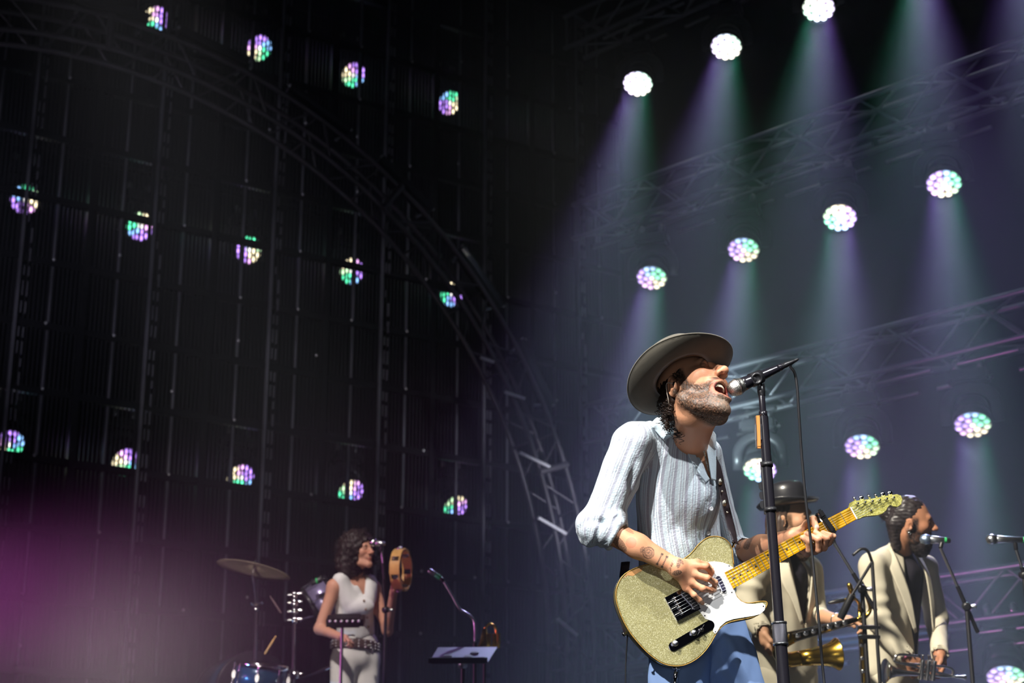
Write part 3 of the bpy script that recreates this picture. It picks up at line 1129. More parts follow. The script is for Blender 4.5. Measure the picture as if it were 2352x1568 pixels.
bp_ = blade('bridge_pickup', 0.043, 0.002, 0.074, 0.019, -14, 0.0095, M_BLACK, gtr)
for i in range(6):
    lathe('pole_piece', [(0.0003, 0), (0.0024, 0), (0.0024, 0.0006), (0.0003, 0.0008)], M_STEEL, bp_, Gw(0.043 - SY[i] * 0.25, SY[i] * 1.05 + 0.002, 0.0104), gen, 10)
npx, npy = gl(*c3([(1114, 652)])[0])
rimp = blade('neck_pickup', npx, npy, 0.050, 0.0125, 4, 0.008, mat('pickup_cover', (0.16, 0.15, 0.26), 0.25, 0.7), gtr)
blade('pickup_ring', npx, npy, 0.054, 0.0165, 4, 0.0035, M_CHROME, rimp)
cpx0 = gl(*c3([(652, 1240)])[0]); cpx1 = gl(*c3([(1030, 1020)])[0])
cc = ((cpx0[0] + cpx1[0]) / 2, (cpx0[1] + cpx1[1]) / 2)
L_ = math.hypot(cpx1[0] - cpx0[0], cpx1[1] - cpx0[1]) + 0.014
ca = math.degrees(math.atan2(cpx1[1] - cpx0[1], cpx1[0] - cpx0[0]))
ctl = blade('control_plate', cc[0], cc[1], L_, 0.030, ca + 90, 0.0025, M_PLATE, gtr)
for p in ((690, 1200), (862, 1102)):
    x, y = gl(*c3([p])[0], 0.012)
    lathe('knob', [(0.0088, 0), (0.0092, 0.002), (0.0092, 0.013), (0.0078, 0.0165), (0.0005, 0.0175)], M_KNOB, ctl, Gw(x, y, 0.003), gen, 24)
x, y = gl(*c3([(925, 1080)])[0], 0.006)
lathe('selector_tip', [(0.002, 0), (0.0022, 0.008), (0.006, 0.010), (0.0068, 0.015), (0.004, 0.019), (0.0005, 0.020)], M_BLACK, ctl, Gw(x, y, 0.003), unit(gen + gex * 0.15), 16)
rod('selector_slot', Gw(x - 0.016, y + 0.009, 0.0036), Gw(x + 0.020, y - 0.010, 0.0036), 0.0012, M_DARKMETAL, ctl, 6)
# strings
for i in range(6):
    yb = SY[i]; yn = SY[i] * 0.66
    px_, py_ = gl(*posts[i], 0.014)
    pts = [Gw(-0.022, yb, 0.006), Gw(0, yb, 0.0125), Gw(0.648, yn + YC(0.648), 0.0125), Gw(px_, py_, 0.013)]
    tube('string', pts, 0.00055 if i > 2 else 0.0008, M_STEEL, gtr, 5)
# jack and strap hardware
jx, jy = gl(*c3([(700, 1432)])[0], -0.022)
jd = unit(gey * 0.80 - gex * 0.55)
lathe('jack_cup', [(0.003, -0.012), (0.011, -0.002), (0.0125, 0.002), (0.009, 0.003), (0.003, 0.003)], M_CHROME, gtr, Gw(jx, jy, -0.022), jd, 20)
for p, dd, z in (((240, 1095), unit(-gex + gey * 0.25), -0.022), ((1228, 300), unit(gex * 0.7 - gey * 0.7), -0.012)):
    x, y = gl(*c3([p])[0], z)
    lathe('strap_button', [(0.004, -0.004), (0.004, 0.008), (0.0095, 0.011), (0.0095, 0.014), (0.003, 0.016)], M_CHROME, gtr, Gw(x, y, z), dd, 16)
# instrument cable with its plug
pc = Gw(jx, jy, -0.022) + jd * 0.006
plug = empty('guitar_cable', pc + jd * 0.05, 'black instrument cable with chrome plug in the guitar\'s lower jack', 'cable')
lathe('plug', [(0.0032, -0.006), (0.0032, 0.004), (0.0068, 0.006), (0.0068, 0.026), (0.0055, 0.028), (0.0055, 0.040), (0.004, 0.050), (0.003, 0.056)], M_CHROME, plug, pc, jd, 18)
cpts = [pc + jd * 0.052, pc + jd * 0.09, pc + jd * 0.13 + V3(0, 0, -0.15), V3(pc[0] - 0.1, pc[1] + 0.05, 0.35), V3(pc[0] - 0.25, pc[1] + 0.15, 0.02), V3(pc[0] - 0.8, pc[1] + 0.4, 0.008)]
tube('lead', spline(cpts, 40), 0.0034, M_RUBBER, plug, 8)
# capo
cap = empty('capo', Gw(0.555, 0, 0.012), 'black clamp capo across the guitar neck near the headstock', 'capo')
ka, kb = gl(*c4([(1205, 395)])[0], 0.02), gl(*c4([(1355, 600)])[0], 0.02)
box('capo_bar', (Gw(*ka, 0.019) + Gw(*kb, 0.019)) / 2, (0.0165, np.linalg.norm(Gw(*kb) - Gw(*ka)) + 0.006, 0.011), M_BLACK, cap, (unit(np.cross(unit(Gw(*kb) - Gw(*ka)), gen)), unit(Gw(*kb) - Gw(*ka)), gen), 0.12)
rod('capo_pad', Gw(ka[0] * 0.8 + kb[0] * 0.2, ka[1] * 0.8 + kb[1] * 0.2, 0.0145), Gw(ka[0] * 0.12 + kb[0] * 0.88, ka[1] * 0.12 + kb[1] * 0.88, 0.0145), 0.0045, M_RUBBER, cap, 10)
tube('capo_arm', spline([Gw(*ka, 0.019), Gw(ka[0] - 0.002, ka[1] - 0.006, 0.004), Gw(ka[0] - 0.002, ka[1] - 0.004, -0.018), Gw(ka[0], ka[1] + 0.02, -0.028)], 16), 0.0045, M_BLACK, cap, 8)
box('capo_latch', Gw(ka[0], ka[1] - 0.005, 0.020), (0.014, 0.010, 0.010), M_CHROME, cap, (gex, gey, gen), 0.15)
box('capo_grip', Gw(ka[0] + 0.001, ka[1] - 0.001, 0.023), (0.016, 0.03, 0.012), M_BLACK, cap, (gex, unit(np.array(Gw(*kb)) - Gw(*ka)), gen), 0.2)
# ------------------------------------------------------------------ heads (local: x = own right, y = forward, z = up)
def head_rot(yaw, pitch, roll):
    cy_, sy, cp, sp, cr, sr = math.cos(yaw), math.sin(yaw), math.cos(pitch), math.sin(pitch), math.cos(roll), math.sin(roll)
    B = np.array([[-1, 0, 0], [0, 0, 1], [0, 1, 0]], float)          # rows right, forward, up in camera (right, up, back)
    Ry = np.array([[cy_, 0, sy], [0, 1, 0], [-sy, 0, cy_]])
    Rx = np.array([[1, 0, 0], [0, cp, -sp], [0, sp, cp]])
    Rr = np.array([[cr, 0, sr], [0, 1, 0], [-sr, 0, cr]])
    M = (Rx @ Rr).T @ B @ Ry.T
    return np.stack([RT * r[0] + UP * r[1] - FW * r[2] for r in M])     # rows in world


def head_sdf(q, gape=0.0):
    d = s_ell(q, (0, -0.018, 0.045), (0.077, 0.098, 0.092))
    d = smin(d, s_ell(q, (0, 0.030, -0.005), (0.066, 0.066, 0.080)), 0.03)
    jz = -0.030 * gape; jy = -0.018 * gape
    chin = (0, 0.080 + jy, -0.096 + jz)
    for s in (-1, 1):
        d = smin(d, s_cap(q, (s * 0.058, -0.005, -0.045), (s * 0.048, 0.02, -0.078 + jz * 0.6), 0.018, 0.018), 0.025)
        d = smin(d, s_cap(q, (s * 0.048, 0.02, -0.078 + jz * 0.6), (s * 0.012, 0.078 + jy, -0.098 + jz), 0.018, 0.019), 0.022)
        d = smin(d, s_ell(q, (s * 0.044, 0.058, -0.008), (0.022, 0.026, 0.022)), 0.02)
    d = smin(d, s_ell(q, (0, 0.035, -0.072 + jz * 0.6), (0.046, 0.050, 0.036)), 0.02)
    d = smin(d, s_ell(q, chin, (0.021, 0.017, 0.018)), 0.015)
    d = smin(d, s_cap(q, (-0.03, 0.080, 0.036), (0.03, 0.080, 0.036), 0.013, 0.013), 0.018)
    # eye sockets, closed lids
    for s in (-1, 1):
        d = smax(d, -s_ell(q, (s * 0.033, 0.101, 0.016), (0.020, 0.016, 0.012)), 0.012)
        d = smin(d, s_ell(q, (s * 0.032, 0.076, 0.015), (0.0145, 0.0145, 0.0125)), 0.004)
    # nose
    d = smin(d, s_cap(q, (0, 0.088, 0.030), (0, 0.116, -0.014), 0.0085, 0.0125), 0.010)
    d = smin(d, s_ell(q, (0, 0.119, -0.016), (0.0135, 0.012, 0.011)), 0.006)
    for s in (-1, 1):
        d = smin(d, s_ell(q, (s * 0.0135, 0.105, -0.020), (0.0085, 0.011, 0.0085)), 0.006)
        d = smax(d, -s_ell(q, (s * 0.007, 0.112, -0.030), (0.0042, 0.006, 0.006)), 0.003)
    # muzzle and lips
    d = smin(d, s_ell(q, (0, 0.080, -0.043), (0.033, 0.019, 0.016)), 0.014)
    if gape > 0:
        mc = -0.076
        d = smin(d, s_ell(q, (0, 0.086, -0.102), (0.026, 0.012, 0.011)), 0.012)
        d = smax(d, -s_ell(q, (0, 0.100, mc), (0.030, 0.050, 0.030)), 0.006)
        lip = np.sqrt((np.sqrt((q[:, 0] / 1.0) ** 2 + ((q[:, 2] - mc) / 0.95) ** 2) - 0.0315) ** 2 + (q[:, 1] - 0.093 + 0.9 * q[:, 0] ** 2 / 0.05 - (q[:, 2] - mc) * 0.16) ** 2) - 0.0055
        d = smin(d, lip, 0.006)
    else:
        d = smin(d, s_ell(q, (0, 0.094, -0.055), (0.022, 0.009, 0.0055)), 0.005)
        d = smin(d, s_ell(q, (0, 0.091, -0.066), (0.019, 0.010, 0.006)), 0.005)
        d = smax(d, -s_box(q, (0, 0.104, -0.0605), (0.02, 0.006, 0.0008)), 0.003)
    # ears
    for s in (-1, 1):
        c = np.array((s * 0.079, -0.012, -0.004), np.float32)
        a = math.radians(-14)
        A = np.array([[1, 0, 0], [0, math.cos(a), math.sin(a)], [0, -math.sin(a), math.cos(a)]])
        if s > 0: A = A @ np.array([[math.cos(0.35), -math.sin(0.35), 0], [math.sin(0.35), math.cos(0.35), 0], [0, 0, 1]])
        else: A = A @ np.array([[math.cos(0.35), math.sin(0.35), 0], [-math.sin(0.35), math.cos(0.35), 0], [0, 0, 1]])
        e = s_ell(q, c, (0.008, 0.020, 0.033), A)
        qq = (q - c) @ A.T
        rim = np.sqrt((np.sqrt((qq[:, 1] / 0.62) ** 2 + qq[:, 2] ** 2) - 0.029) ** 2 + (qq[:, 0] - s * 0.004) ** 2) - 0.0045
        e = smin(e, rim, 0.005)
        e = smax(e, -s_ell(q, c + np.array((s * 0.009, 0.006, -0.002), np.float32), (0.007, 0.010, 0.014), A), 0.004)
        d = smin(d, e, 0.006)
    return d


def col(n, c):
    return np.tile(np.asarray(c, np.float32), (n, 1))


def blend(C, c, m):
    m = np.clip(m, 0, 1)[:, None]
    return C * (1 - m) + np.asarray(c, np.float32) * m


def sstep(a, b, x):
    t = np.clip((x - a) / (b - a), 0, 1)
    return t * t * (3 - 2 * t)


def grain(n, seed=1):
    return np.random.default_rng(seed).random(n)


def head_color(q, skin, beard=None, gape=0.0, beard2=None, lips=None, brow=(0.03, 0.02, 0.016), bot=-9.0):
    n = len(q)
    C = col(n, skin)
    x, y, z = np.abs(q[:, 0]), q[:, 1], q[:, 2]
    C = blend(C, np.array(skin) * (1.08, 0.82, 0.78), 0.5 * np.exp(-((x - 0.045) / 0.02) ** 2 - ((z + 0.008) / 0.02) ** 2) * (y > 0.03))
    C = blend(C, np.array(skin) * (1.05, 0.75, 0.7), 0.6 * np.exp(-(x / 0.014) ** 2 - ((z + 0.016) / 0.014) ** 2) * (y > 0.1))
    if beard is not None:
        line = -0.022 - 0.028 * sstep(0.02, 0.085, y) + 0.006 * vnoise(q, 0.02, 3)
        m = sstep(0.008, -0.010, z - line) * sstep(-0.035, -0.012, y + 0.25 * np.minimum(z + 0.06, 0)) * sstep(bot, bot + 0.02, z)
        side = sstep(0.048, 0.058, x) * sstep(-0.004, 0.010, y) * sstep(0.040, 0.028, y) * sstep(0.05, 0.02, z)
        m = np.maximum(m, side)
        mus = np.exp(-((x - 0.012) / 0.024) ** 4) * np.exp(-((z + 0.0405) / 0.0085) ** 4) * (y > 0.07)
        g = grain(n, 5)
        bc = np.array(beard)[None, :] * (0.55 + 0.9 * g[:, None])
        if beard2 is not None:
            mx = (sstep(0.055, 0.09, y) * sstep(-0.085, -0.12, z))[:, None] * 0.8 + 0.25 * (vnoise(q, 0.012, 8)[:, None] > 0.3)
            bc = bc * (1 - mx) + np.array(beard2)[None, :] * (0.6 + 0.8 * g[:, None]) * mx
        mm = (m * (0.72 + 0.28 * (g > 0.25)))[:, None]
        C = C * (1 - mm) + bc * mm
        C = blend(C, brow, mus * 0.95)
    br = np.exp(-((x - 0.033) / 0.018) ** 4) * np.exp(-((z - 0.037 + 3.0 * (x - 0.033) ** 2 / 0.03) / 0.0055) ** 2) * (y > 0.06)
    C = blend(C, brow, br * 0.9)
    lash = np.exp(-((x - 0.032) / 0.012) ** 4) * np.exp(-((z - 0.010) / 0.0022) ** 2) * (y > 0.075)
    C = blend(C, brow, lash * 0.9)
    lc = lips if lips is not None else np.array(skin) * (0.85, 0.55, 0.55)
    if gape > 0:
        r = np.sqrt(q[:, 0] ** 2 + (q[:, 2] + 0.074) ** 2)
        lm = np.exp(-((r - 0.032) / 0.0045) ** 2) * (y > 0.07)
        C = blend(C, lc, lm * 0.8 * (z < -0.07) + lm * 0.4 * (z >= -0.07))
        ins = (s_ell(q, (0, 0.100, -0.074), (0.0297, 0.0495, 0.0297)) < 0.0015) & (y < 0.093)
        C[ins] = np.array((0.13, 0.018, 0.012))
        tg = ins & (z < -0.085)
        C[tg] = np.array((0.38, 0.09, 0.07))
    else:
        lm = np.exp(-(x / 0.021) ** 4) * np.exp(-((z + 0.060) / 0.009) ** 4) * (y > 0.085)
        C = blend(C, lc, lm * 0.8)
    return np.clip(C, 0, 1)


def bounds(pts, pad):
    P = np.asarray(pts, float)
    return P.min(0) - pad, P.max(0) + pad


# ------------------------------------------------------------------ the singer
SKIN = srgb(214, 156, 120)
singer = empty('person', V3(1.05, 5.5, 0), 'singing man in a felt hat, pale striped shirt and light blue trousers', 'person')
HS = 1.067
HM = head_rot(math.radians(57), math.radians(41), math.radians(-31))
TH_ = 5.40
_Lm = np.array([[.078, -.012, -.005], [0, .124, -.016], [0, .066, -.130]])
_Im = np.array([[1540, 888], [1657, 853], [1655, 926]], float)
_q = _Lm @ HM * HS
_off = np.stack([_q @ RT, -(_q @ UP)], 1) * FPX / TH_
H0px = (_Im - _off).mean(0)
H0 = Wt(H0px[0], H0px[1], TH_)
def h2w(*p): return H0 + (np.array(p) @ HM) * HS


nb_ = Wt(1585, 1022, 5.62)          # base of the neck
def singer_head(P):
    q = ((P - H0.astype(np.float32)) @ HM.T.astype(np.float32)) / HS
    d = head_sdf(q, 1.0) * HS
    d = smin(d, s_cap(P, h2w(0, -0.028, -0.05), nb_, 0.060, 0.053), 0.03)
    d = smin(d, s_cap(P, h2w(0, 0.035, -0.105), Wt(1604, 1012, 5.55), 0.020, 0.014), 0.035)
    for a, b in (((0.060, -0.01, -0.06), (1603, 1022, 5.545)), ((-0.058, -0.01, -0.06), (1612, 1022, 5.57))):
        d = smin(d, s_cap(P, h2w(*a), Wt(*b), 0.016, 0.010), 0.020)
    # upper chest under the open shirt
    d = smin(d, s_ell(P, Wt(1592, 1082, 5.655), (0.080, 0.085, 0.12)), 0.05)
    return d


lo, hi = bounds([H0, h2w(0, 0.13, 0), h2w(0, 0, 0.13), Wt(1588, 1085, 5.66)], 0.14)
HV, HF = surfnet(singer_head, lo, hi, 0.0028)
hq = ((HV - H0) @ HM.T) / HS
HC = head_color(hq, SKIN, beard=srgb(66, 50, 40), gape=1.0, beard2=srgb(128, 112, 98), brow=(0.018, 0.012, 0.010))
chest = sstep(5.0, 0.0, np.zeros(len(HV)))
dn = (HV - nb_) @ UP
HC = blend(HC, srgb(120, 80, 58), 0.35 * sstep(-0.02, -0.08, dn) * (grain(len(HV), 9) > 0.45))
# stubble relief
bm_ = np.clip((np.array(SKIN)[0] - HC[:, 0]) * 3, 0, 1)
HV = HV + (grain(len(HV), 3)[:, None] - 0.5) * 0.0016 * bm_[:, None]
body_parts = [(HV, HF, HC)]

# right forearm and strumming hand
def hand_chain(P, d, J, R, k=0.006):
    for i in range(len(J) - 1):
        d = smin(d, s_cap(P, J[i], J[i + 1], R[i], R[i + 1]), k if i else 0.010)
    return d


eR, wR = Wt(1391, 1214, 5.46), Wt(1556, 1303, 5.400)
def gt(px, py, z):
    x, y = gl(px, py, z)
    return Gw(x, y, z)
FR = [  # knuckle, middle joint, end joint, tip ; height above the guitar top
    [gt(1594, 1299, 0.046), gt(1622, 1300, 0.052), gt(1634, 1313, 0.034), gt(1631, 1323, 0.020)],
    [gt(1592, 1318, 0.050), gt(1625, 1327, 0.056), gt(1642, 1337, 0.036), gt(1641, 1347, 0.020)],
    [gt(1585, 1336, 0.048), gt(1614, 1351, 0.052), gt(1634, 1355, 0.034), gt(1641, 1354, 0.020)],
    [gt(1576, 1349, 0.042), gt(1594, 1366, 0.044), gt(1607, 1378, 0.032), gt(1614, 1384, 0.022)],
]
TR = [gt(1572, 1295, 0.036), gt(1600, 1292, 0.030), gt(1622, 1298, 0.022), gt(1633, 1306, 0.017)]
def right_arm(P):
    d = s_cap(P, eR + (eR - wR) * 0.12, wR * 0.45 + eR * 0.55, 0.041, 0.0365)
    d = smin(d, s_cap(P, wR * 0.45 + eR * 0.55, wR, 0.0365, 0.0255), 0.02)
    d = smin(d, s_cap(P, wR * 0.98 + eR * 0.02, wR + UP * -0.008, 0.026, 0.026), 0.01)
    pm = (FR[1][0] + FR[2][0]) / 2
    for f in FR:
        d = smin(d, s_cap(P, wR, f[0], 0.021, 0.0125), 0.014)
    d = smin(d, s_cap(P, wR, TR[0], 0.022, 0.014), 0.014)
    for f, r in zip(FR, (0.0098, 0.0100, 0.0096, 0.0084)):
        d = hand_chain(P, d, f, (r * 1.1, r, r * 0.9, r * 0.78))
    d = hand_chain(P, d, TR, (0.014, 0.012, 0.0105, 0.009))
    return d


lo, hi = bounds([eR, wR] + [p for f in FR for p in f] + TR, 0.055)
AV, AF = surfnet(right_arm, lo, hi, 0.0021)
AC = col(len(AV), SKIN)
AC = blend(AC, np.array(SKIN) * (1.0, 0.82, 0.78), 0.35 * (vnoise(AV, 0.02, 4) > 0.2))
def pxof(Vv):
    d = Vv - CAM
    t = d @ FW
    return CX + FPX * (d @ RT) / t, CY - FPX * (d @ UP) / t
apx, apy = pxof(AV)
INK = np.array(srgb(78, 68, 62))
axd = unit(wR - eR)
def arm_uv(Vv, a, b):
    """distance along the arm and angle round it"""
    d = unit(b - a); q = Vv - a
    s = q @ d
    n1 = unit(-FW - d * (-FW @ d)); n2 = np.cross(d, n1)
    return s, np.arctan2(q @ n2, q @ n1)
def ink_disc(C, Vv, px, py, t, r, pat):
    c = Wt(px, py, t)
    # snap to the nearest surface vertex
    c = Vv[np.argmin(((Vv - c) ** 2).sum(1))]
    q = Vv - c
    u = q @ axd; v = q @ np.cross(axd, -FW)
    rr = np.hypot(u, v); th = np.arctan2(v, u)
    near = np.linalg.norm(q, axis=1) < r * 1.25
    return pat(C, u, v, rr, th, near)
def mandala(r):
    def f(C, u, v, rr, th, near):
        m = near & (rr < r)
        ring = (np.abs(rr - r * 0.93) < r * 0.08) | (np.abs(rr - r * 0.55) < r * 0.05) | (rr < r * 0.16)
        spoke = (np.abs(np.sin(th * 8)) < 0.42) & (rr > r * 0.2)
        return blend(C, INK, 0.78 * (m & (ring | spoke)) + 0.25 * (m & ~(ring | spoke)))
    return f
def patch(a, b, rot, dens=0.75, seed=1):
    def f(C, u, v, rr, th, near):
        uu = u * math.cos(rot) + v * math.sin(rot); vv = -u * math.sin(rot) + v * math.cos(rot)
        m = near & ((uu / a) ** 2 + (vv / b) ** 2 < 1)
        tex = 0.5 + 0.5 * np.sin(uu * 900 + 3 * np.sin(vv * 500 + seed)) * np.sin(vv * 700 + seed)
        return blend(C, INK, m * dens * (0.55 + 0.45 * (tex > 0.4)))
    return f
AC = ink_disc(AC, AV, 1490, 1269, 5.39, 0.0185, mandala(0.0185))
AC = ink_disc(AC, AV, 1418, 1252, 5.40, 0.045, patch(0.033, 0.014, 0.35, 0.72, 2))
AC = ink_disc(AC, AV, 1475, 1262, 5.39, 0.012, patch(0.007, 0.010, 0.0, 0.6, 3))
AC = ink_disc(AC, AV, 1560, 1291, 5.37, 0.015, patch(0.016, 0.0065, 1.2, 0.85, 4))
AC = ink_disc(AC, AV, 1554, 1316, 5.37, 0.016, patch(0.015, 0.008, 2.4, 0.85, 5))
AC = ink_disc(AC, AV, 1570, 1284, 5.37, 0.012, patch(0.009, 0.004, 0.4, 0.7, 6))
AC = ink_disc(AC, AV, 1440, 1222, 5.43, 0.025, patch(0.022, 0.005, 0.1, 0.5, 7))
AC = ink_disc(AC, AV, 1450, 1247, 5.40, 0.02, lambda C, u, v, rr, th, near: blend(C, srgb(178, 96, 76), 0.4 * (near & (rr < 0.017))))
for dx in (0, 12):
    AC = ink_disc(AC, AV, 1513 + dx, 1286 + dx * 0.5, 5.37, 0.03, lambda C, u, v, rr, th, near: blend(C, INK, 0.85 * (near & (np.abs(u) < 0.0018) & (np.abs(v) < 0.019)) + 0.85 * (near & (np.abs(u) < 0.0042) & (np.abs(np.abs(v) - 0.017) < 0.003))))
# nails
def nails(C, Vv, tips, prev, nrm, r=0.0062):
    for t_, p_ in zip(tips, prev):
        d = unit(t_ - p_)
        c = t_ + nrm * 0.008 - d * 0.001
        m = np.linalg.norm(Vv - c, axis=1) < r
        C = blend(C, srgb(235, 195, 170), 0.8 * m)
    return C
AC = nails(AC, AV, [f[3] for f in FR] + [TR[3]], [f[2] for f in FR] + [TR[2]], gex * 0.8 + gen * 0.4)
body_parts.append((AV, AF, AC))

# left forearm and fretting hand
def nt_(px, py, z):
    x, y = gl(px, py, z)
    return Gw(x, y, z)
eL, wL = Wt(1690, 1272, 5.84), nt_(1823, 1233, -0.055)
FL = [
    [nt_(1853, 1270, -0.030), nt_(1858, 1262, 0.004), nt_(1858, 1243, 0.024), nt_(1843, 1234, 0.017)],
    [nt_(1872, 1264, -0.034), nt_(1880, 1262, 0.008), nt_(1880, 1238, 0.034), nt_(1852, 1225, 0.018)],
    [nt_(1888, 1256, -0.036), nt_(1893, 1258, 0.006), nt_(1899, 1236, 0.034), nt_(1873, 1222, 0.018)],
    [nt_(1900, 1246, -0.036), nt_(1905, 1246, 0.002), nt_(1914, 1231, 0.028), nt_(1890, 1222, 0.018)],
]
TL = [nt_(1838, 1222, -0.045), nt_(1854, 1203, -0.030), nt_(1868, 1193, -0.004), nt_(1875, 1211, 0.014)]
def left_arm(P):
    d = s_cap(P, eL, wL * 0.45 + eL * 0.55, 0.040, 0.036)
    d = smin(d, s_cap(P, wL * 0.45 + eL * 0.55, wL, 0.036, 0.026), 0.02)
    for f in FL:
        d = smin(d, s_cap(P, wL, f[0], 0.022, 0.0125), 0.014)
    d = smin(d, s_cap(P, wL, TL[0], 0.022, 0.016), 0.014)
    for f, r in zip(FL, (0.0100, 0.0102, 0.0098, 0.0088)):
        d = hand_chain(P, d, f, (r * 1.1, r, r * 0.95, r * 0.82))
    d = hand_chain(P, d, TL, (0.015, 0.0125, 0.0115, 0.0100))
    return d


lo, hi = bounds([eL, wL] + [p for f in FL for p in f] + TL, 0.05)
LV, LF = surfnet(left_arm, lo, hi, 0.0022)
LC = col(len(LV), SKIN)
LC = blend(LC, np.array(SKIN) * (1.0, 0.82, 0.78), 0.35 * (vnoise(LV, 0.02, 6) > 0.2))
axd = unit(wL - eL)
LC = ink_disc(LC, LV, 1740, 1252, 5.74, 0.04, patch(0.03, 0.014, -0.5, 0.7, 2))
LC = ink_disc(LC, LV, 1708, 1250, 5.79, 0.03, patch(0.018, 0.011, 0.8, 0.6, 3))
LC = ink_disc(LC, LV, 1692, 1282, 5.80, 0.02, patch(0.008, 0.008, 0.8, 0.6, 4))
LC = ink_disc(LC, LV, 1786, 1240, 5.70, 0.03, patch(0.012, 0.004, 0.8, 0.6, 5))
LC = ink_disc(LC, LV, 1858, 1238, 5.58, 0.02, patch(0.003, 0.006, 0.8, 0.5, 6))
LC = nails(LC, LV, [TL[3]], [TL[2]], gen, 0.0072)
body_parts.append((LV, LF, LC))

# trunk, upper arms and legs below the clothes
hipR, hipL = Wt(1556, 1446, 5.62), Wt(1640, 1446, 5.70)
kneeR = hipR + V3(-0.01, -0.06, -0.44); ankR = V3(kneeR[0] - 0.03, kneeR[1] + 0.04, 0.09)
kneeL = hipL + V3(0.15, -0.04, -0.43); ankL = V3(kneeL[0] + 0.10, kneeL[1] + 0.05, 0.09)
shR, shL = Wt(1452, 1022, 5.52), Wt(1622, 1040, 5.78)
S_ = camvec(0.69, 0, -0.72)
def trunk(P):
    d = s_ecap(P, Wt(1556, 1085, 5.66), Wt(1575, 1400, 5.66), (0.125, 0.08), (0.125, 0.088), S_)
    d = smin(d, s_cap(P, shR - UP * 0.02, eR, 0.030, 0.034), 0.02)
    d = smin(d, s_cap(P, shL - UP * 0.02, eL, 0.030, 0.034), 0.02)
    d = smin(d, s_cap(P, shR - UP * 0.02, shL - UP * 0.02, 0.028, 0.028), 0.02)
    for h, k, a in ((hipR, kneeR, ankR), (hipL, kneeL, ankL)):
        d = smin(d, s_cap(P, h, k, 0.075, 0.052), 0.03)
        d = smin(d, s_cap(P, k, a, 0.050, 0.036), 0.02)
        d = smin(d, s_cap(P, a + V3(0, 0.03, -0.04), a + V3(0.03, -0.15, -0.055), 0.036, 0.03), 0.02)
    return d
lo, hi = bounds([shR, shL, eR, eL, ankR, ankL, ankR - V3(0, 0.2, 0.09)], 0.1)
TV, TF = surfnet(trunk, lo, hi, 0.014)
body_parts.append((TV, TF, col(len(TV), SKIN)))
Vb, Fb, Cb = join_np(body_parts)
body_s = link('body', npmesh('body', Vb, Fb, Cb), M_SKIN, singer)

# teeth
M_TEETH = mat('teeth', srgb(238, 222, 190), 0.25, coat=0.3)
for row, z0, rz, n in ((0, -0.0555, 0.0075, 10), (1, -0.0975, 0.0045, 8)):
    vs, fs = [], []
    for i in range(n):
        a = math.radians(-62 + 124 * (i + 0.5) / n)
        c = np.array((math.sin(a) * (0.0235 if row == 0 else 0.020), 0.066 + math.cos(a) * (0.023 if row == 0 else 0.016), z0))
        bmv, bmf = lathe_geo([(0.0002, -1), (0.7, -0.9), (1, -0.3), (1, 0.6), (0.6, 1), (0.0002, 1)], 8)
        tx = np.array((math.cos(a), -math.sin(a), 0)); ty = np.array((math.sin(a), math.cos(a), 0))
        k = len(vs)
        for v in bmv:
            vs.append(h2w(*(c + tx * v[0] * 0.0033 + ty * v[1] * 0.0024 + np.array((0, 0, 1)) * v[2] * rz)))
        fs += [tuple(q + k for q in f) for f in bmf]
    link('teeth', pydata('teeth', vs, fs), M_TEETH, singer)

# curly hair under the hat
M_HAIR = mat('dark_curly_hair', srgb(52, 36, 27), 0.42, noise=0.5, nscale=60, spec=0.5)
def curls(name, roots, dirs, lens, rad, thick, mat_, parent, turns=2.6, seed=3, npt=18):
    r = np.random.default_rng(seed)
    vs, fs = [], []
    for p, d, L in zip(roots, dirs, lens):
        d = unit(d); x, y, z = frame_from(d)
        ph = r.random() * 6.28; sg = r.choice((-1, 1)); R = rad * (0.6 + 0.8 * r.random()); bend = r.normal(0, 0.25, 3)
        pts = []
        for k in range(npt):
            t = k / (npt - 1)
            rr = R * min(1, t * 3)
            a = ph + sg * turns * 2 * math.pi * t * (0.7 + 0.6 * (L / 0.08))
            pts.append(p + d * L * t + bend * L * t * t * 0.5 + (x * math.cos(a) + y * math.sin(a)) * rr)
        v, f = tube_geo(pts, np.linspace(thick, thick * 0.4, npt), 4)
        k = len(vs)
        vs += list(v); fs += [tuple(q + k for q in g) for g in f]
    o = link(name, pydata(name, vs, fs), mat_, parent)
    return o
def _keep(p, d_, L):
    e = p + unit(d_) * L
    q = e - CAM
    return CX + FPX * (q @ RT) / (q @ FW) < 1566
rg = np.random.default_rng(11)
roots, dirs, lens = [], [], []
for k in range(150):
    th = rg.uniform(math.radians(95), math.radians(262))            # from behind the near ear round the nape
    zz = rg.uniform(-0.055, 0.03)
    p = np.array((math.sin(th) * 0.072, math.cos(th) * 0.092 - 0.018, zz))
    p = np.array((math.cos(th - math.pi / 2) * 0.070, -0.018 + math.sin(th - math.pi / 2) * -0.0, zz))
    a = rg.uniform(0.15, math.pi - 0.15)
    p = np.array((math.cos(a) * 0.071, -0.030 - math.sin(a) * 0.078, zz))
    roots.append(h2w(*p)); 
    dirs.append(-Z3 * 1.0 + (h2w(*(p * 1.0)) - h2w(0, -0.03, zz)) * 3.5); lens.append(rg.uniform(0.018, 0.046))
for k in range(34):                                                  # in front of and over the ear
    p = np.array((0.072 + rg.uniform(-0.004, 0.004), rg.uniform(-0.03, 0.034), rg.uniform(0.018, 0.045)))
    roots.append(h2w(*p)); dirs.append(-Z3 + unit(h2w(1, 0, 0) - H0) * 0.25); lens.append(rg.uniform(0.015, 0.032))
_k = [i for i in range(len(roots)) if _keep(roots[i], dirs[i], lens[i])]
roots = [roots[i] for i in _k]; dirs = [dirs[i] for i in _k]; lens = [lens[i] for i in _k]
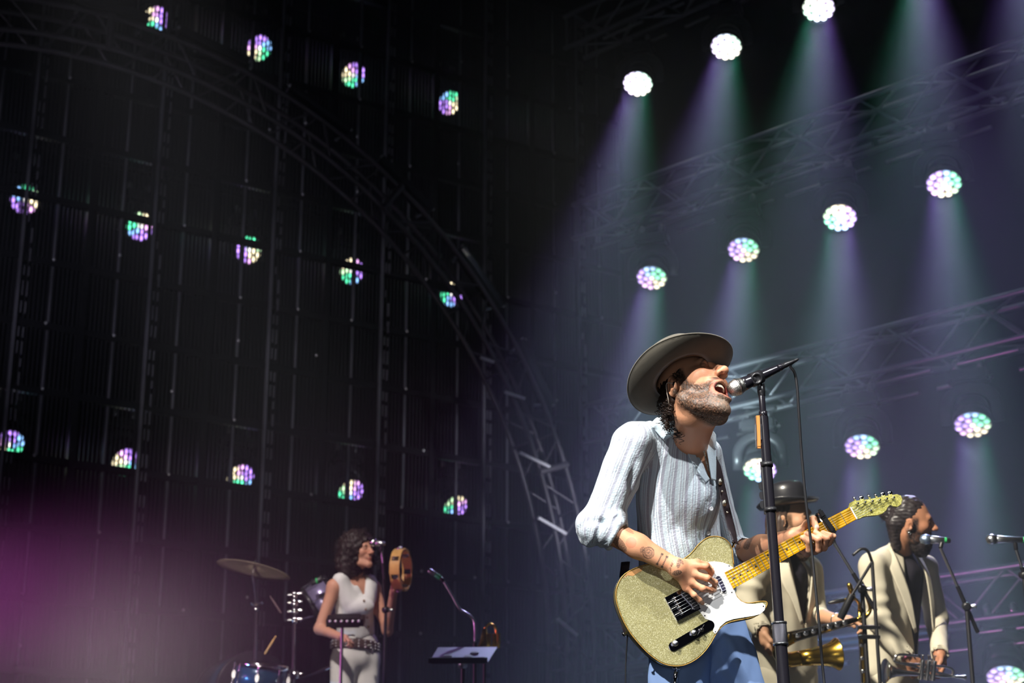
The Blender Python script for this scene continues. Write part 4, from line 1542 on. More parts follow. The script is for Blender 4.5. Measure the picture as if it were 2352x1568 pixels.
curls('hair', roots, dirs, lens, 0.0065, 0.0017, M_HAIR, singer)
def hairbase(P):
    q = ((P - H0.astype(np.float32)) @ HM.T.astype(np.float32)) / HS
    d = s_ell(q, (0, -0.030, 0.018), (0.079, 0.094, 0.088))
    d = smax(d, q[:, 1] - 0.014 - 1.5 * np.maximum(q[:, 2] - 0.012, 0), 0.01)  # hair carried forward over the temple, also standing in for hat shade
    d = smax(d, -s_ell(q, (0.085, -0.004, -0.006), (0.03, 0.022, 0.030)), 0.006)
    return (d + 0.003 * vnoise(q, 0.006, 2)) * HS
lo, hi = bounds([h2w(0, -0.03, 0.02)], 0.13)
v, f = surfnet(hairbase, lo, hi, 0.004)
link('hair_base', npmesh('hair_base', v, f), M_HAIR, singer)

# felt hat
M_FELT = mat('taupe_felt', srgb(104, 99, 87), 0.9, noise=0.25, nscale=12, bump=0.3, bscale=600, sheen=0.4, spec=0.2)
M_FELTBAND = mat('hat_ribbon', srgb(96, 88, 76), 0.7)
hU = camvec(-0.35, 0.68, -0.645)
hF = HM[1] - hU * (HM[1] @ hU); hF = unit(hF)
hR = np.cross(hF, hU)
hC = Wt(1568, 866, TH_ - 0.022)
hat = empty('hat', hC, 'wide-brimmed taupe felt hat on the singer\'s head', 'hat')
nseg = 64
prof = []          # (radius factor along brim, z offset, curl weight)
under = [(0.088, 0.0), (0.105, -0.001), (0.125, 0.000), (0.145, 0.003), (0.160, 0.008), (0.172, 0.014)]
topp = [(0.1735, 0.016), (0.172, 0.0185), (0.160, 0.0125), (0.145, 0.0075), (0.125, 0.0045), (0.104, 0.005), (0.099, 0.008)]
vs, fs = [], []
ring = under + topp
for (r, z) in ring:
    for j in range(nseg):
        a = 2 * math.pi * j / nseg
        cx_, sy_ = math.cos(a), math.sin(a)        # cx_: own right, sy_: forward
        rr = r * (1 + 0.02 * abs(sy_))
        curl = max(0, (r - 0.10) / 0.07) ** 2
        dz = curl * (0.014 * cx_ * cx_ - 0.012 * max(0, sy_) ** 2 - 0.004 * max(0, -sy_))
        vs.append(hC + hR * cx_ * rr + hF * sy_ * rr + hU * (z + dz))
K = len(ring)
for i in range(K - 1):
    for j in range(nseg):
        j2 = (j + 1) % nseg
        fs.append((i * nseg + j, (i + 1) * nseg + j, (i + 1) * nseg + j2, i * nseg + j2))
for j in range(nseg):
    j2 = (j + 1) % nseg
    fs.append(((K - 1) * nseg + j, j, j2, (K - 1) * nseg + j2))
link('brim', pydata('brim', vs, fs), M_FELT, hat)
vs, fs = [], []
crown = [(0.096, 0.0), (0.097, 0.02), (0.094, 0.05), (0.090, 0.08), (0.086, 0.098), (0.078, 0.108), (0.066, 0.110), (0.05, 0.104), (0.03, 0.098), (0.008, 0.096)]
for (r, z) in crown:
    for j in range(nseg):
        a = 2 * math.pi * j / nseg
        cx_, sy_ = math.cos(a), math.sin(a)
        pin = 0.010 * max(0, sy_) * (z / 0.11) * (abs(cx_) > 0.2)
        vs.append(hC + hR * cx_ * (r * 0.93 - pin) + hF * sy_ * r * 1.10 + hU * (z - 0.006 * max(0, -sy_) * (z / 0.11) + (0.006 * abs(cx_) if z > 0.09 else 0)))
for i in range(len(crown) - 1):
    for j in range(nseg):
        j2 = (j + 1) % nseg
        fs.append((i * nseg + j, i * nseg + j2, (i + 1) * nseg + j2, (i + 1) * nseg + j))
fs.append(tuple(range((len(crown) - 1) * nseg, len(crown) * nseg)))
link('crown', pydata('crown', vs, fs), M_FELT, hat)
vs, fs = [], []
for (r, z) in ((0.0985, 0.006), (0.1, 0.02), (0.0975, 0.032), (0.094, 0.032), (0.095, 0.006)):
    for j in range(nseg):
        a = 2 * math.pi * j / nseg
        vs.append(hC + hR * math.cos(a) * r * 0.93 + hF * math.sin(a) * r * 1.10 + hU * z)
for i in range(5):
    for j in range(nseg):
        j2 = (j + 1) % nseg; i2 = (i + 1) % 5
        fs.append((i * nseg + j, i * nseg + j2, i2 * nseg + j2, i2 * nseg + j))
link('hat_band', pydata('hat_band', vs, fs), M_FELTBAND, hat)
tube('rim_binding', [hC + hR * math.cos(a) * 0.1735 * (1 + 0.02 * abs(math.sin(a))) + hF * math.sin(a) * 0.1735 * (1 + 0.02 * abs(math.sin(a))) + hU * (0.0165 + 1.1 * (0.014 * math.cos(a) ** 2 - 0.012 * max(0, math.sin(a)) ** 2 - 0.004 * max(0, -math.sin(a)))) for a in np.linspace(0, 2 * math.pi, 97)], 0.0022, M_FELT, hat, 6, caps=False)
# ------------------------------------------------------------------ singer's clothes
def vnormals(V, F):
    n = np.cross(V[F[:, 2]] - V[F[:, 0]], V[F[:, 3]] - V[F[:, 1]])
    N = np.zeros_like(V)
    for k in range(4): np.add.at(N, F[:, k], n)
    return N / (np.linalg.norm(N, axis=1)[:, None] + 1e-12)


def seg_dist(P, pts):
    d = np.full(len(P), 9.0)
    pts = np.asarray(pts)
    for a, b in zip(pts[:-1], pts[1:]):
        d = np.minimum(d, s_cap(P, a, b, 0, 0))
    return d


def shirt_material():
    m = mat('striped_cotton', srgb(205, 217, 226), 0.8, spec=0.25, sheen=0.2)
    nt = m.node_tree; p = nt.nodes['Principled BSDF']
    at = nt.nodes.new('ShaderNodeAttribute'); at.attribute_name = 'stripe'
    mu = nt.nodes.new('ShaderNodeMath'); mu.operation = 'MULTIPLY'; mu.inputs[1].default_value = 1 / 0.036
    fr = nt.nodes.new('ShaderNodeMath'); fr.operation = 'FRACT'
    nt.links.new(at.outputs['Fac'], mu.inputs[0]); nt.links.new(mu.outputs[0], fr.inputs[0])
    cr = nt.nodes.new('ShaderNodeValToRGB'); cr.color_ramp.interpolation = 'LINEAR'
    base = (*srgb(192, 207, 216), 1); st = (*srgb(164, 167, 180), 1); lt = (*srgb(208, 222, 229), 1)
    E_ = cr.color_ramp.elements
    E_[0].position = 0.0; E_[0].color = base
    E_[1].position = 1.0; E_[1].color = base
    for pos, c in ((0.10, base), (0.12, st), (0.34, st), (0.36, lt), (0.44, lt), (0.46, st), (0.50, st), (0.52, base), (0.66, base), (0.68, st), (0.73, st), (0.75, lt), (0.84, lt), (0.86, base)):
        e = E_.new(pos); e.color = c
    nt.links.new(fr.outputs[0], cr.inputs['Fac']); nt.links.new(cr.outputs['Color'], p.inputs['Base Color'])
    tc = nt.nodes.new('ShaderNodeTexCoord')
    n = nt.nodes.new('ShaderNodeTexNoise'); n.inputs['Scale'].default_value = 160; n.inputs['Detail'].default_value = 5
    nt.links.new(tc.outputs['Object'], n.inputs['Vector'])
    b = nt.nodes.new('ShaderNodeBump'); b.inputs['Strength'].default_value = 0.55; b.inputs['Distance'].default_value = 0.004
    nt.links.new(n.outputs['Fac'], b.inputs['Height']); nt.links.new(b.outputs['Normal'], p.inputs['Normal'])
    return m


M_SHIRT = shirt_material()
tc0, tc1 = Wt(1550, 1060, 5.665), Wt(1572, 1410, 5.665)
FC_ = camvec(0.72, 0.03, 0.69)
vL0, vL1 = (1570, 976), (1630, 1098)
vR0, vR1 = (1662, 978), (1638, 1098)
aR0, aR1 = Wt(1452, 1020, 5.53), Wt(1380, 1202, 5.475)          # right upper arm
aL0, aL1 = Wt(1622, 1045, 5.79), Wt(1670, 1235, 5.84)
cufR = unit(wR - eR); cufL = unit(wL - eL)


def shirt_raw(P):
    d = s_ecap(P, tc0, tc1, (0.158, 0.108), (0.163, 0.118), S_)
    d = smin(d, s_ell(P, Wt(1580, 1120, 5.62), (0.115, 0.10, 0.13)), 0.05)
    d = smin(d, s_cap(P, Wt(1552, 992, 5.655), Wt(1452, 1016, 5.54), 0.042, 0.060), 0.05)
    d = smin(d, s_cap(P, Wt(1585, 996, 5.70), Wt(1618, 1036, 5.76), 0.036, 0.048), 0.05)
    a = smin(s_cap(P, aR0, aR1, 0.066, 0.058), s_cap(P, aR1, aR1 + cufR * 0.035, 0.060, 0.056), 0.03)
    a = smin(a, s_ell(P, Wt(1352, 1214, 5.48), (0.036, 0.05, 0.045)), 0.04)
    cf = s_ecap(P, eR + cufR * 0.012, eR + cufR * 0.036, (0.057, 0.055), (0.052, 0.052), FW)
    cf = smax(cf, (P - (eR + cufR * 0.043).astype(np.float32)) @ cufR.astype(np.float32), 0.006)
    cf = smax(cf, -(P - (eR - cufR * 0.022).astype(np.float32)) @ cufR.astype(np.float32), 0.006)
    d = smin(d, a, 0.022)
    d = smin(d, cf, 0.008)
    b = s_cap(P, aL0, aL1, 0.052, 0.052)
    b = smin(b, s_ecap(P, eL - cufL * 0.01, eL + cufL * 0.035, (0.052, 0.052), (0.050, 0.050), FW), 0.012)
    d = smin(d, b, 0.022)
    # sleeve openings
    for e_, c_, r_, l0 in ((eR, cufR, 0.043, 0.022), (eL, cufL, 0.042, 0.015)):
        cut = s_cap(P, e_ + c_ * l0, e_ + c_ * 0.25, r_, r_)
        d = smax(d, -cut, 0.004)
    return d


def shirt_sdf(P):
    d = shirt_raw(P)
    q = P - CAM.astype(np.float32)
    t = q @ FW.astype(np.float32)
    px = CX + FPX * (q @ RT.astype(np.float32)) / t; py = CY - FPX * (q @ UP.astype(np.float32)) / t
    def side(p, a, b): return ((p[0] - a[0]) * (b[1] - a[1]) - (p[1] - a[1]) * (b[0] - a[0])) / math.hypot(b[0] - a[0], b[1] - a[1]) / 727
    s1 = -side((px, py), vL0, vL1)
    s2 = side((px, py), vR0, vR1)
    cut = np.maximum(np.maximum(s1, s2), np.maximum((py - 1100) / 727, t - 5.70))
    d = smax(d, -cut, 0.003)
    return d


lo, hi = bounds([tc0, tc1, aR0, aR1, eR, eL, aL0, Wt(1552, 975, 5.65)], 0.15)
v, f = surfnet(shirt_sdf, lo, hi, 0.0045)
N = vnormals(v, f)
dt = s_ecap(v, tc0, tc1, (0.158, 0.108), (0.163, 0.118), S_)
da = np.minimum(s_cap(v, aR0, aR1, 0.066, 0.058), s_cap(v, eR, eR + cufR * 0.04, 0.055, 0.055))
db = np.minimum(s_cap(v, aL0, aL1, 0.052, 0.052), s_cap(v, eL, eL + cufL * 0.04, 0.05, 0.05))
def around(v, a, b, r, ref):
    d = unit(b - a); q = v - a
    n1 = unit(ref - d * (ref @ d)); n2 = np.cross(d, n1)
    return np.arctan2(q @ n2, q @ n1) * r
st_t = around(v, tc0, tc1, 0.135, FC_) + 0.020 * np.sin((v - tc0) @ UP * 9)
st_a = around(v, aR0, aR1, 0.062, -FW) + 0.5
st_b = around(v, aL0, aL1, 0.058, -FW) + 1.1
stripe = np.where((da < dt) & (da < db), st_a, np.where(db < dt, st_b, st_t))
# cloth folds: stretched noise along the cloth, stronger at the elbow and waist
def aniso(v, d, ls, lt, seed):
    d = unit(d)
    along = v @ d
    return vnoise((v - along[:, None] * d) / lt + (along / ls)[:, None] * d, 1.0, seed)
ft = aniso(v, UP * 1.0 + RT * -0.25, 0.10, 0.030, 2) * 0.0035 + aniso(v, UP + RT * 0.5, 0.05, 0.016, 5) * 0.0016
fa = aniso(v, aR1 - aR0, 0.12, 0.020, 3) * 0.0035 + aniso(v, aR1 - aR0, 0.03, 0.045, 7) * 0.003
elb = np.exp(-(np.linalg.norm(v - eR, axis=1) / 0.075) ** 2)
fa = fa * (1 + 0.9 * elb) + elb * 0.004 * np.sin(((v - eR) @ cufR) * 220 + 2 * vnoise(v, 0.02, 4))
fold = np.where(da < dt, fa, ft)
# drape lines from the armpit and at the lower front
for pts, r_, h_ in (([(1460, 1110, 5.5), (1475, 1160, 5.5), (1480, 1230, 5.52)], 0.010, 0.008), ([(1455, 1060, 5.47), (1450, 1110, 5.46), (1448, 1150, 5.46)], 0.009, -0.009),
                    ([(1500, 1080, 5.5), (1560, 1120, 5.48), (1620, 1150, 5.48)], 0.012, 0.005), ([(1620, 1150, 5.48), (1600, 1230, 5.49), (1570, 1290, 5.5)], 0.012, 0.006),
                    ([(1590, 1160, 5.48), (1560, 1230, 5.5), (1530, 1300, 5.5)], 0.009, -0.005), ([(1430, 1030, 5.48), (1400, 1090, 5.44), (1370, 1160, 5.42)], 0.010, 0.005),
                    ([(1350, 1170, 5.42), (1390, 1185, 5.41), (1425, 1180, 5.43)], 0.008, 0.007), ([(1345, 1195, 5.42), (1385, 1200, 5.41)], 0.007, -0.007)):
    fold += h_ * np.exp(-(seg_dist(v, [Wt(*p) for p in pts]) / (r_ * 1.6)) ** 2)
plk = [Wt(1637, 1098, 5.52), Wt(1632, 1170, 5.50), Wt(1622, 1300, 5.52)]
pd = seg_dist(v, plk)
fold += 0.003 * sstep(0.026, 0.022, pd) * (dt < da) * (dt < db)
v = v + N * fold[:, None]
shirt = link('shirt', npmesh('shirt', v, f, attrs={'stripe': stripe}), M_SHIRT, singer)
M_BTN = mat('pearl_button', srgb(225, 228, 232), 0.2, coat=0.5)
def on_surface(px, py, V_, lift=0.0):
    r = ray(px, py); r = r / np.linalg.norm(r)
    q = V_ - CAM
    off = np.linalg.norm(q - (q @ r)[:, None] * r, axis=1)
    k = np.argsort(off)[:60]
    k = k[np.argmin((q @ r)[k])]
    return CAM + r * ((V_[k] - CAM) @ r - lift)
for px, py in ((1634, 1168), (1627, 1224)):
    c = on_surface(px, py, v, 0.002)
    lathe('button', [(0.0005, -0.001), (0.0065, -0.001), (0.007, 0.0012), (0.0055, 0.002), (0.0045, 0.0014), (0.0005, 0.0014)], M_BTN, shirt, c, unit(FC_ * 0.6 - FW), 16)

def patch_mesh(name, rows, mat_, parent, thick=0.0035, sub=8):
    """smooth cloth patch through rows of 3-D control points, with thickness"""
    R_ = [spline(np.array(r), sub * (len(r) - 1)) for r in rows]
    n = min(len(r) for r in R_)
    G = np.stack([r[:n] for r in R_])
    G = np.stack([spline(G[:, j], sub * (len(rows) - 1)) for j in range(n)], 1)
    a, b = G.shape[:2]
    vs = G.reshape(-1, 3)
    fs = [(i * b + j, i * b + j + 1, (i + 1) * b + j + 1, (i + 1) * b + j) for i in range(a - 1) for j in range(b - 1)]
    me = npmesh(name, vs, np.array(fs), attrs={'stripe': np.linspace(0.0, 0.06, len(vs))})
    o = link(name, me, mat_, parent)
    md = o.modifiers.new('thick', 'SOLIDIFY'); md.thickness = thick; md.offset = 0
    return o
M_COLLAR = mat('collar_cotton', srgb(196, 212, 221), 0.8, bump=0.4, bscale=200, spec=0.25)
def cs(px, py, lift, t=None):
    p = on_surface(px, py, v, lift)
    if t is not None and (p - CAM) @ FW > t: p = Wt(px, py, t)
    return p
patch_mesh('collar', [[cs(1493, 974, 0.010), cs(1512, 958, 0.016, 5.56), cs(1541, 963, 0.022, 5.52), cs(1571, 977, 0.024, 5.49)],
                      [cs(1498, 981, 0.014), cs(1513, 975, 0.022), cs(1536, 985, 0.026), cs(1556, 991, 0.026, 5.49)],
                      [cs(1502, 986, 0.008), cs(1510, 994, 0.012), cs(1519, 1005, 0.014), cs(1526, 1013, 0.014)]], M_COLLAR, singer)
patch_mesh('collar', [[cs(1516, 960, 0.006, 5.57), cs(1545, 966, 0.010, 5.53), cs(1571, 977, 0.014, 5.50), cs(1582, 998, 0.010, 5.52)],
                      [cs(1520, 985, 0.003), cs(1545, 995, 0.003), cs(1566, 1006, 0.003), cs(1584, 1020, 0.006, 5.53)]], M_COLLAR, singer)
patch_mesh('collar', [[Wt(1608, 988, 5.66), Wt(1616, 981, 5.63), Wt(1637, 989, 5.60), Wt(1644, 998, 5.585)],
                      [Wt(1608, 998, 5.66), Wt(1618, 998, 5.62), Wt(1636, 1008, 5.585), Wt(1645, 1014, 5.575)],
                      [Wt(1612, 1008, 5.655), Wt(1622, 1016, 5.61), Wt(1637, 1024, 5.58), Wt(1644, 1032, 5.57)]], M_COLLAR, singer)
# open front edges
patch_mesh('placket', [[cs(1577, 996, 0.006), cs(1594, 1038, 0.005), cs(1613, 1074, 0.005), cs(1630, 1100, 0.005)],
                       [cs(1565, 1002, 0.004), cs(1581, 1044, 0.004), cs(1602, 1083, 0.004), cs(1621, 1108, 0.004)]], M_COLLAR, singer, 0.003)
patch_mesh('placket', [[Wt(1614, 998, 5.63), Wt(1623, 1035, 5.58), Wt(1629, 1070, 5.55), Wt(1634, 1100, 5.53)],
                       [Wt(1643, 1020, 5.575), Wt(1645, 1045, 5.565), Wt(1645, 1075, 5.55), Wt(1644, 1104, 5.54)]], M_COLLAR, singer, 0.003)

# trousers
M_DENIM = mat('light_blue_trousers', srgb(150, 180, 230), 0.75, noise=0.12, nscale=8, bump=0.25, bscale=500, spec=0.2)
def trousers_sdf(P):
    d = s_ecap(P, Wt(1572, 1375, 5.665), Wt(1590, 1440, 5.68), (0.158, 0.112), (0.165, 0.118), S_)
    for h, k, a in ((hipR, kneeR, ankR), (hipL, kneeL, ankL)):
        l = s_cap(P, h, k, 0.104, 0.082)
        l = smin(l, s_cap(P, k, a + V3(0, 0, 0.0), 0.082, 0.090), 0.03)
        l = smax(l, -(P[:, 2] - 0.055), 0.01)
        d = smin(d, l, 0.025)
    return d
lo, hi = bounds([Wt(1572, 1365, 5.66), hipL, hipR, kneeL, kneeR, ankR, ankL], 0.14)
v2, f2 = surfnet(trousers_sdf, lo, hi, 0.0075)
N2 = vnormals(v2, f2)
fo = aniso(v2, hipL - kneeL, 0.16, 0.03, 4) * 0.006 + aniso(v2, hipR - kneeR + V3(0.2, 0, 0), 0.10, 0.022, 9) * 0.004
for pts, r_, h_ in (([(1660, 1450, 5.58), (1690, 1500, 5.56), (1720, 1568, 5.55)], 0.012, 0.010), ([(1640, 1480, 5.56), (1670, 1530, 5.55), (1700, 1590, 5.55)], 0.010, -0.010), ([(1620, 1470, 5.58), (1640, 1540, 5.56)], 0.012, 0.008), ([(1600, 1470, 5.58), (1596, 1568, 5.55)], 0.015, -0.02)):
    fo += h_ * np.exp(-(seg_dist(v2, [Wt(*p) for p in pts]) / (r_ * 1.6)) ** 2)
link('trousers', npmesh('trousers', v2 + N2 * fo[:, None], f2), M_DENIM, singer)
M_BOOT = mat('brown_boot', srgb(60, 40, 28), 0.45, coat=0.2)
for a in (ankR, ankL):
    def boot(P, a=a):
        d = s_cap(P, a + V3(0, 0.02, 0.10), a + V3(0, 0.02, -0.035), 0.050, 0.044)
        d = smin(d, s_cap(P, a + V3(0, 0, -0.040), a + V3(0.05, -0.17, -0.052), 0.044, 0.036), 0.03)
        return smax(d, -(P[:, 2] - 0.002), 0.004)
    lo, hi = bounds([a + V3(0, 0.02, 0.12), a + V3(0.05, -0.17, -0.09)], 0.07)
    bv, bf = surfnet(boot, lo, hi, 0.010)
    link('boot', npmesh('boot', bv, bf), M_BOOT, singer)

# guitar strap with metal conchos
M_LEATHER = mat('dark_leather', srgb(58, 48, 52), 0.45, noise=0.3, nscale=40, coat=0.15)
sp3 = spline([Wt(1556, 978, 5.76), Wt(1600, 992, 5.74), Wt(1630, 1018, 5.67), Wt(1644, 1056, 5.585), Wt(1655, 1105, 5.56), Wt(1668, 1165, 5.545), Wt(1682, 1220, 5.53), Wt(1690, 1246, 5.50)], 60)
strap = empty('guitar_strap', sp3[-1], 'dark leather guitar strap with metal conchos over the singer\'s far shoulder', 'strap')
tube('strap_band', sp3, 1.0, M_LEATHER, strap, 10, flat=(0.0175, 0.0022), up=unit(-FW * 0.75 + RT * 0.65))
M_CONCHO = mat('antique_silver', (0.55, 0.52, 0.44), 0.3, 1.0, bump=0.6, bscale=700)
for px, py, t, r in ((1643, 1052, 5.575, 0.009), (1655, 1106, 5.548, 0.011), (1665, 1155, 5.534, 0.011), (1659, 1128, 5.542, 0.004), (1670, 1176, 5.53, 0.004)):
    lathe('concho', [(0.0005, -0.001), (r, -0.001), (r * 0.9, 0.0015), (r * 0.45, 0.002), (r * 0.35, 0.0038), (0.0005, 0.0045)], M_CONCHO, strap, Wt(px, py, t), unit(-FW * 0.75 + RT * 0.65), 18)
# tail strap end behind the lower bout
tube('strap_band', spline([Wt(1437, 1290, 5.62), Wt(1430, 1360, 5.56), Wt(1436, 1430, 5.50), Wt(1444, 1452, 5.46)], 20), 1.0, M_LEATHER, strap, 10, flat=(0.016, 0.0022), up=unit(-FW * 0.9 - RT * 0.4))

# thin cable hanging from the tail strap button
tc_a = Wt(1441, 1464, 5.47)
tcb = empty('audio_cable', tc_a * V3(1, 1, 0), 'thin dark cable hanging straight down from the guitar\'s left edge', 'cable')
tube('wire', spline([tc_a + UP * 0.02 + RT * 0.006, tc_a, Wt(1438, 1515, 5.47), Wt(1437, 1568, 5.46), Wt(1440, 1800, 5.42), V3(tc_a[0], tc_a[1], 0.10), V3(tc_a[0] + 0.06, tc_a[1] + 0.05, 0.006)], 40), 0.0024, M_RUBBER, tcb, 6)

# necklace and in-ear monitor
M_SILVER = mat('silver_chain', (0.6, 0.56, 0.48), 0.3, 1.0)
nl = spline([on_surface(1617, 1036, HV, 0.003), on_surface(1620, 1050, HV, 0.004), on_surface(1624, 1066, HV, 0.004), on_surface(1629, 1083, HV, 0.004)], 20)
neckl = empty('necklace', nl[0], 'thin silver chain necklace in the singer\'s open collar', 'necklace')
for k in range(len(nl) - 1):
    c = (nl[k] + nl[k + 1]) / 2; d = unit(nl[k + 1] - nl[k])
    x, y, z = frame_from(d, -FW if k % 2 else RT)
    tube('chain_link', [c + (d * math.cos(a) * 0.0042 + x * math.sin(a) * 0.0022) for a in np.linspace(0, 2 * math.pi, 11)], 0.0009, M_SILVER, neckl, 5, caps=False)
iem = empty('ear_monitor', h2w(0.086, -0.004, -0.004), 'in-ear monitor with a thin pale wire hanging from the singer\'s ear', 'earphone')
M_PALE = mat('pale_wire', srgb(215, 205, 190), 0.4)
lathe('earbud', [(0.0005, -0.006), (0.006, -0.005), (0.0085, 0.0), (0.006, 0.005), (0.0005, 0.007)], M_BLACK, iem, h2w(0.083, -0.002, -0.006), HM[0], 16)
tube('wire', spline([h2w(0.088, -0.004, -0.004), h2w(0.090, -0.022, 0.012), h2w(0.086, -0.034, -0.008), Wt(1536, 925, 5.36), Wt(1531, 945, 5.42), Wt(1532, 962, 5.49), Wt(1538, 978, 5.483), Wt(1546, 980, 5.478), Wt(1550, 968, 5.50)], 40), 0.0014, M_PALE, iem, 6)

# lettering tattoo on the wrist
def text_mesh(name, body_, size, x, y, o, mat_, parent, depth=0.0003):
    cu = bpy.data.curves.new(name, 'FONT'); cu.body = body_; cu.size = size; cu.extrude = depth; cu.align_x = 'CENTER'; cu.align_y = 'CENTER'
    to = bpy.data.objects.new(name, cu)
    me = bpy.data.meshes.new_from_object(to)
    bpy.data.objects.remove(to)
    z = np.cross(x, y)
    me.transform(mat4(x, y, z, o))
    return link(name, me, mat_, parent)
M_INK = mat('tattoo_ink', srgb(88, 70, 62), 0.6)
_c = on_surface(1540, 1299, AV, 0.0006)
_nrm = vnormals(AV, AF)[np.argmin(((AV - _c) ** 2).sum(1))]
_tx = unit(np.cross(_nrm, cufR))
if _tx @ UP < 0: _tx = -_tx
_ty = np.cross(_nrm, _tx)
text_mesh('tattoo_lettering', 'You and I', 0.009, _tx, _ty, _c + _nrm * 0.0002, M_INK, body_s)

# ------------------------------------------------------------------ singer's microphone and stand
st_top = Wt(1748, 888, 5.36)
Yst = st_top[1]
st_b = W(1800, 1568, Yst)
dv = unit(st_b - st_top)
def on_st(py):
    # point of the stand axis at image row py
    a = 0.0; b_ = 2.2
    for _ in range(40):
        m = (a + b_) / 2
        q = st_top + dv * m - CAM
        y = CY - FPX * (q @ UP) / (q @ FW)
        if y < py: a = m
        else: b_ = m
    return st_top + dv * a
foot = st_top + dv * (st_top[2] / -dv[2])
mst = empty('microphone_stand', foot, 'straight black microphone stand with round base in front of the singer', 'microphone stand')
M_STAND = mat('black_stand_enamel', (0.014, 0.013, 0.018), 0.22, 0.0, coat=0.8, noise=0.3, nscale=30)
def rodst(name, y0, y1, r, m): return rod(name, on_st(y0), on_st(y1), r, m, mst, 20)
rod('upper_tube', on_st(905), on_st(960), 0.0100, M_STAND, mst, 20)
rod('collar', on_st(945), on_st(957), 0.0132, M_STAND, mst, 20)
rod('middle_tube', on_st(957), on_st(1440), 0.0150, M_STAND, mst, 24)
rod('clutch', on_st(1428), on_st(1482), 0.0215, mat('gunmetal_grip', (0.10, 0.10, 0.12), 0.35, 0.8, bump=0.5, bscale=500), mst, 24)
for y in (1428, 1476):
    rod('clutch_ring', on_st(y), on_st(y + 5), 0.0228, M_STEEL, mst, 24)
rod('lower_tube', on_st(1482), foot + V3(0, 0, 0.02), 0.0185, M_STAND, mst, 24)
lathe('base', [(0.01, 0), (0.14, 0), (0.145, 0.006), (0.135, 0.014), (0.05, 0.022), (0.022, 0.05), (0.019, 0.05)], M_DARKMETAL, mst, V3(foot[0], foot[1], 0.0), Z3, 36)
lathe('swivel', [(0.008, 0), (0.011, 0.004), (0.012, 0.02), (0.010, 0.034), (0.004, 0.04)], M_BLACK, mst, on_st(912), -dv, 18)
for s in (-1, 1):
    box('swivel_fork', on_st(893) + RT * 0.008 * s, (0.006, 0.018, 0.034), M_BLACK, mst, (RT, FW, UP), 0.15)
# microphone
mb, mt_ = Wt(1690, 890, 5.33), Wt(1782, 848, 5.38)
md_ = unit(mt_ - mb)
mic = empty('microphone', mb, 'black vocal microphone with silver mesh grille at the singer\'s mouth', 'microphone')
def grille_mat():
    m = mat('mesh_grille', (0.62, 0.60, 0.56), 0.35, 1.0)
    nt = m.node_tree; p = nt.nodes['Principled BSDF']
    tc = nt.nodes.new('ShaderNodeTexCoord'); v = nt.nodes.new('ShaderNodeTexVoronoi'); v.inputs['Scale'].default_value = 480
    nt.links.new(tc.outputs['Object'], v.inputs['Vector'])
    cr = nt.nodes.new('ShaderNodeValToRGB'); cr.color_ramp.elements[0].position = 0.25; cr.color_ramp.elements[0].color = (0.02, 0.02, 0.02, 1); cr.color_ramp.elements[1].position = 0.55; cr.color_ramp.elements[1].color = (0.75, 0.72, 0.66, 1)
    nt.links.new(v.outputs['Distance'], cr.inputs['Fac']); nt.links.new(cr.outputs['Color'], p.inputs['Base Color'])
    b = nt.nodes.new('ShaderNodeBump'); b.inputs['Strength'].default_value = 0.8; b.inputs['Distance'].default_value = 0.001
    nt.links.new(v.outputs['Distance'], b.inputs['Height']); nt.links.new(b.outputs['Normal'], p.inputs['Normal'])
    return m
M_GRILLE = grille_mat()
R0 = 0.0262
lathe('grille', [(0.001, -R0), (0.012, -R0 * 0.93), (0.0195, -R0 * 0.72), (0.0245, -R0 * 0.35), (R0, 0.0), (R0, 0.003), (0.0265, 0.004), (0.0265, 0.008), (0.0255, 0.009), (0.0235, 0.020), (0.020, 0.026)], M_GRILLE, mic, mb, md_, 36)
rod('grille_ring', mb + md_ * 0.003, mb + md_ * 0.0085, 0.0272, M_STEEL, mic, 36)
lathe('handle', [(0.018, 0.022), (0.0215, 0.024), (0.0215, 0.034), (0.0185, 0.060), (0.0150, 0.110), (0.0120, 0.150), (0.0120, 0.158), (0.008, 0.160)], M_STAND, mic, mb, md_, 28)
clp = mb + md_ * 0.075
lathe('clip', [(0.020, -0.018), (0.0225, -0.018), (0.0212, 0.020), (0.0185, 0.020)], M_BLACK, mic, clp, md_, 28)
lathe('clip_boss', [(0.018, 0), (0.0195, 0.004), (0.0185, 0.010), (0.013, 0.012), (0.012, 0.010), (0.0005, 0.010)], M_BLACK, mic, clp - FW * 0.014, -FW, 28)
tube('clip_arm', spline([clp - UP * 0.012, clp - UP * 0.020 + md_ * 0.012, on_st(893)], 10), 0.0085, M_BLACK, mic, 10)
